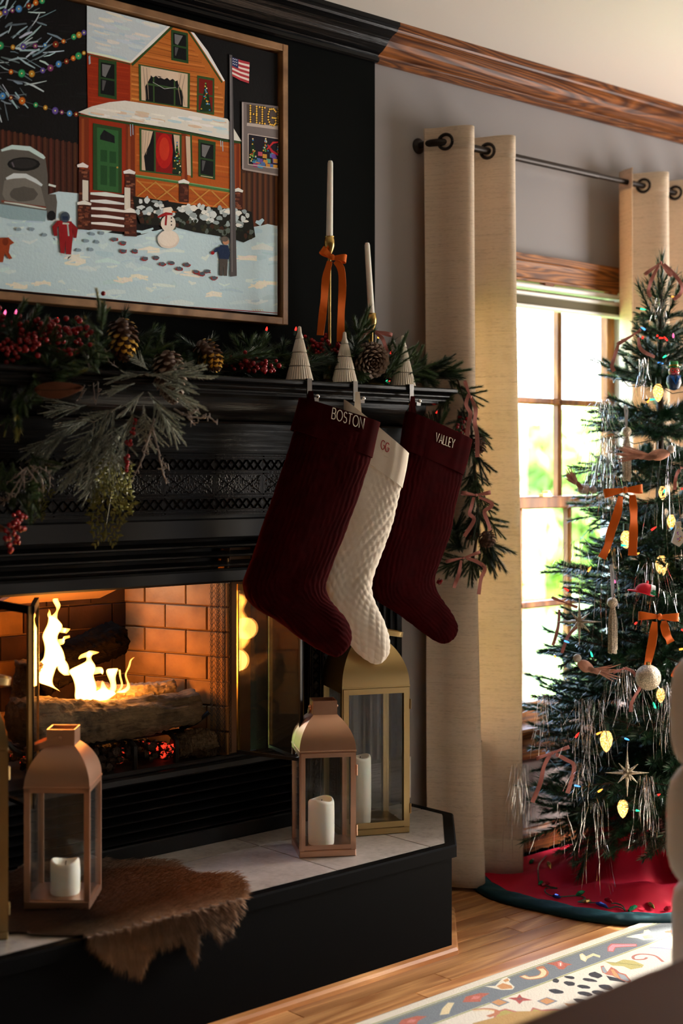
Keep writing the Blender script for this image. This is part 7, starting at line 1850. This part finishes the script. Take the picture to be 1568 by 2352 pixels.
# more of the border to the left (floor coordinates)
for k, x in enumerate((2.03, 2.13, 2.23, 2.33)):
    y = -.704
    if k % 2 == 0:
        rpoly([(x - .03, y - .018), (x, y + .004), (x + .035, y + .020), (x + .045, y + .010), (x + .012, y - .010), (x - .010, y - .026)], PK if k == 0 else CR_)
    else:
        rpoly([(x - .04, y), (x - .01, y + .018), (x + .03, y + .012), (x + .045, y - .004), (x + .012, y - .010), (x - .008, y - .024)], RD); rpoly([(x - .012, y), (x + .006, y + .009), (x + .016, y - .003), (x, y - .009)], 'c8766a')
for k, x in enumerate((1.9, 1.78, 1.66, 1.54, 1.42, 1.30)):
    rpoly([(x - .03, -.715), (x, -.690), (x + .035, -.690), (x + .02, -.712), (x, -.725)], (CR_, PK, RD)[k % 3])
# field: black spotted beast, flowers, scrolls, leaves
for (x, y, rx, ry) in ((547, 812, 26, 18), (660, 785, 44, 13), (865, 765, 52, 24), (820, 806, 64, 12), (658, 834, 46, 18), (770, 860, 58, 14), (945, 862, 62, 20), (1090, 870, 32, 22), (548, 897, 58, 18), (785, 915, 62, 18), (890, 906, 62, 19), (770, 976, 84, 18), (1030, 925, 38, 12)): rblob((x, y), rx, ry, '14131a', 11, .16, .16)
rp([(950, 770), (1040, 790), (1110, 815), (1100, 825), (980, 808)], '14131a')
rp([(905, 695), (930, 690), (960, 740), (990, 700), (1030, 720), (1060, 745), (1110, 760), (1150, 810), (1140, 830), (1060, 800), (1000, 770), (960, 765), (920, 745)], 'b0664e'); rp([(915, 702), (935, 700), (958, 745), (938, 750), (922, 735)], '8d9598'); rp([(1040, 750), (1100, 768), (1138, 808), (1118, 815), (1070, 795)], '8d9598'); rp([(985, 720), (1010, 722), (1045, 765), (1060, 795), (1010, 768)], 'c4925a')
rp([(935, 655), (1020, 668), (1090, 640), (1170, 650), (1255, 685), (1240, 705), (1150, 722), (1090, 695), (1000, 690)], 'b0a560'); rstroke([(960, 662), (1080, 672), (1230, 690)], .004, '8a8548')
rstroke([(1410, 660), (1340, 610), (1230, 598), (1170, 615), (1180, 640), (1250, 640), (1280, 625)], .007, 'a8695a'); rstroke([(1300, 545), (1400, 550), (1480, 560)], .006, '9aa0b8'); rstroke([(1150, 830), (1250, 780), (1350, 745), (1470, 740)], .006, '8a6a58'); rstroke([(1230, 800), (1350, 775), (1460, 770)], .005, '9a7a68')
rp([(160, 950), (235, 945), (255, 920), (275, 945), (360, 968), (280, 975), (255, 1000), (225, 972)], 'a8473c'); rblob((258, 957), 24, 8, '7a4a48')
for (x, y) in ((90, 985), (475, 975)): rp([(x - 82, y), (x, y - 32), (x + 88, y), (x, y + 36)], '747a80'); rp([(x - 62, y), (x - 5, y - 25), (x + 66, y), (x, y + 26)], OR)
rp([(610, 990), (660, 995), (700, 990), (740, 1025), (690, 1030), (650, 1020)], 'b98a5c')
rp([(60, 1060), (140, 1035), (220, 1055), (330, 1075), (360, 1025), (430, 1045), (540, 1035), (625, 1042), (600, 1100), (520, 1120), (440, 1160), (100, 1200), (40, 1130)], 'b06a5c'); rp([(75, 1068), (140, 1047), (225, 1068), (335, 1088), (368, 1040), (440, 1058), (540, 1048), (605, 1052), (585, 1095), (510, 1112), (430, 1150), (110, 1190), (60, 1130)], 'a8994a')
for (x, y, r) in ((175, 1090, 28), (505, 1080, 24), (390, 1115, 26)): rblob((x, y), r, r * .5, 'c8a08a' if r > 25 else 'c4b27c')
rstroke([(-120, 1050), (-20, 1040), (60, 1050), (70, 1075), (0, 1100)], .012, 'b5704a'); rstroke([(-115, 1052), (-20, 1045), (52, 1055)], .006, CR_)
# left lower field, near the frame's foot
rpoly([(2.10, -.86), (2.22, -.80), (2.34, -.82), (2.40, -.87), (2.30, -.92), (2.18, -.91)], 'b08a4a'); rpoly([(2.0, -.80), (2.05, -.775), (2.09, -.80), (2.04, -.825)], 'b0583f')
def disp(me):
    return me
me = bpy.data.meshes.new('pile'); me.from_pydata(GV, [], GF_); me.materials.append(M['rug'])
ca = me.color_attributes.new('paint', 'FLOAT_COLOR', 'CORNER'); ca.data.foreach_set('color', [v for c in GC for _ in range(3) for v in (*c, 1)])
bm = bmesh.new(); bm.from_mesh(me)
for f in bm.faces:
    f.normal_update()
    if f.normal.z < 0: f.normal_flip()
bm.to_mesh(me); bm.free(); link('pile', me, rug)

# ================================================================== FOREGROUND SEATS
ch = thing('armchair', 'white plush armchair at the right edge, out of focus', 'armchair', (2.35, -1.55, 0)); 
def cb(name, mat, x0, x1, y0, y1, z0, z1, r, seg=4): return rbox(name, mat, x0 - 2.35, x1 - 2.35, y0 + 1.55, y1 + 1.55, z0, z1, r, ch, seg)
CXL = 2.06
cb('back_cushion', M['boucle'], 1.990, 2.62, -1.60, -1.42, .66, .885, .075)
cb('arm_roll', M['boucle'], 2.000, 2.64, -1.66, -1.40, .455, .700, .085)
cb('seat', M['boucle'], 2.090, 2.66, -1.62, -1.36, .20, .475, .06)
cb('lower_frame', M['boucle'], 2.12, 2.62, -1.60, -1.40, .07, .22, .04)
for x in (CXL + .11, CXL + .52):
    for y in (-1.56, -1.44): MB().lathe([(.016, RT), (.022, .08)], 10, (x - 2.35, y + 1.55, 0)).build('foot', M['twig'], ch, True)
otn = thing('ottoman', 'low brown leather ottoman in the foreground corner, out of focus', 'ottoman', (1.75, -1.95, 0))
rbox('cushion', M['leather'], -.42, .13, -.30, .31, .27, .480, .03, otn, 4)
rbox('frame', M['leather'], -.40, .11, -.28, .285, .08, .275, .02, otn, 2)
for x in (-.36, .07):
    for y in (-.24, .24): MB().lathe([(.016, RT), (.022, .085)], 10, (x, y, 0)).build('foot', M['twig'], otn, True)
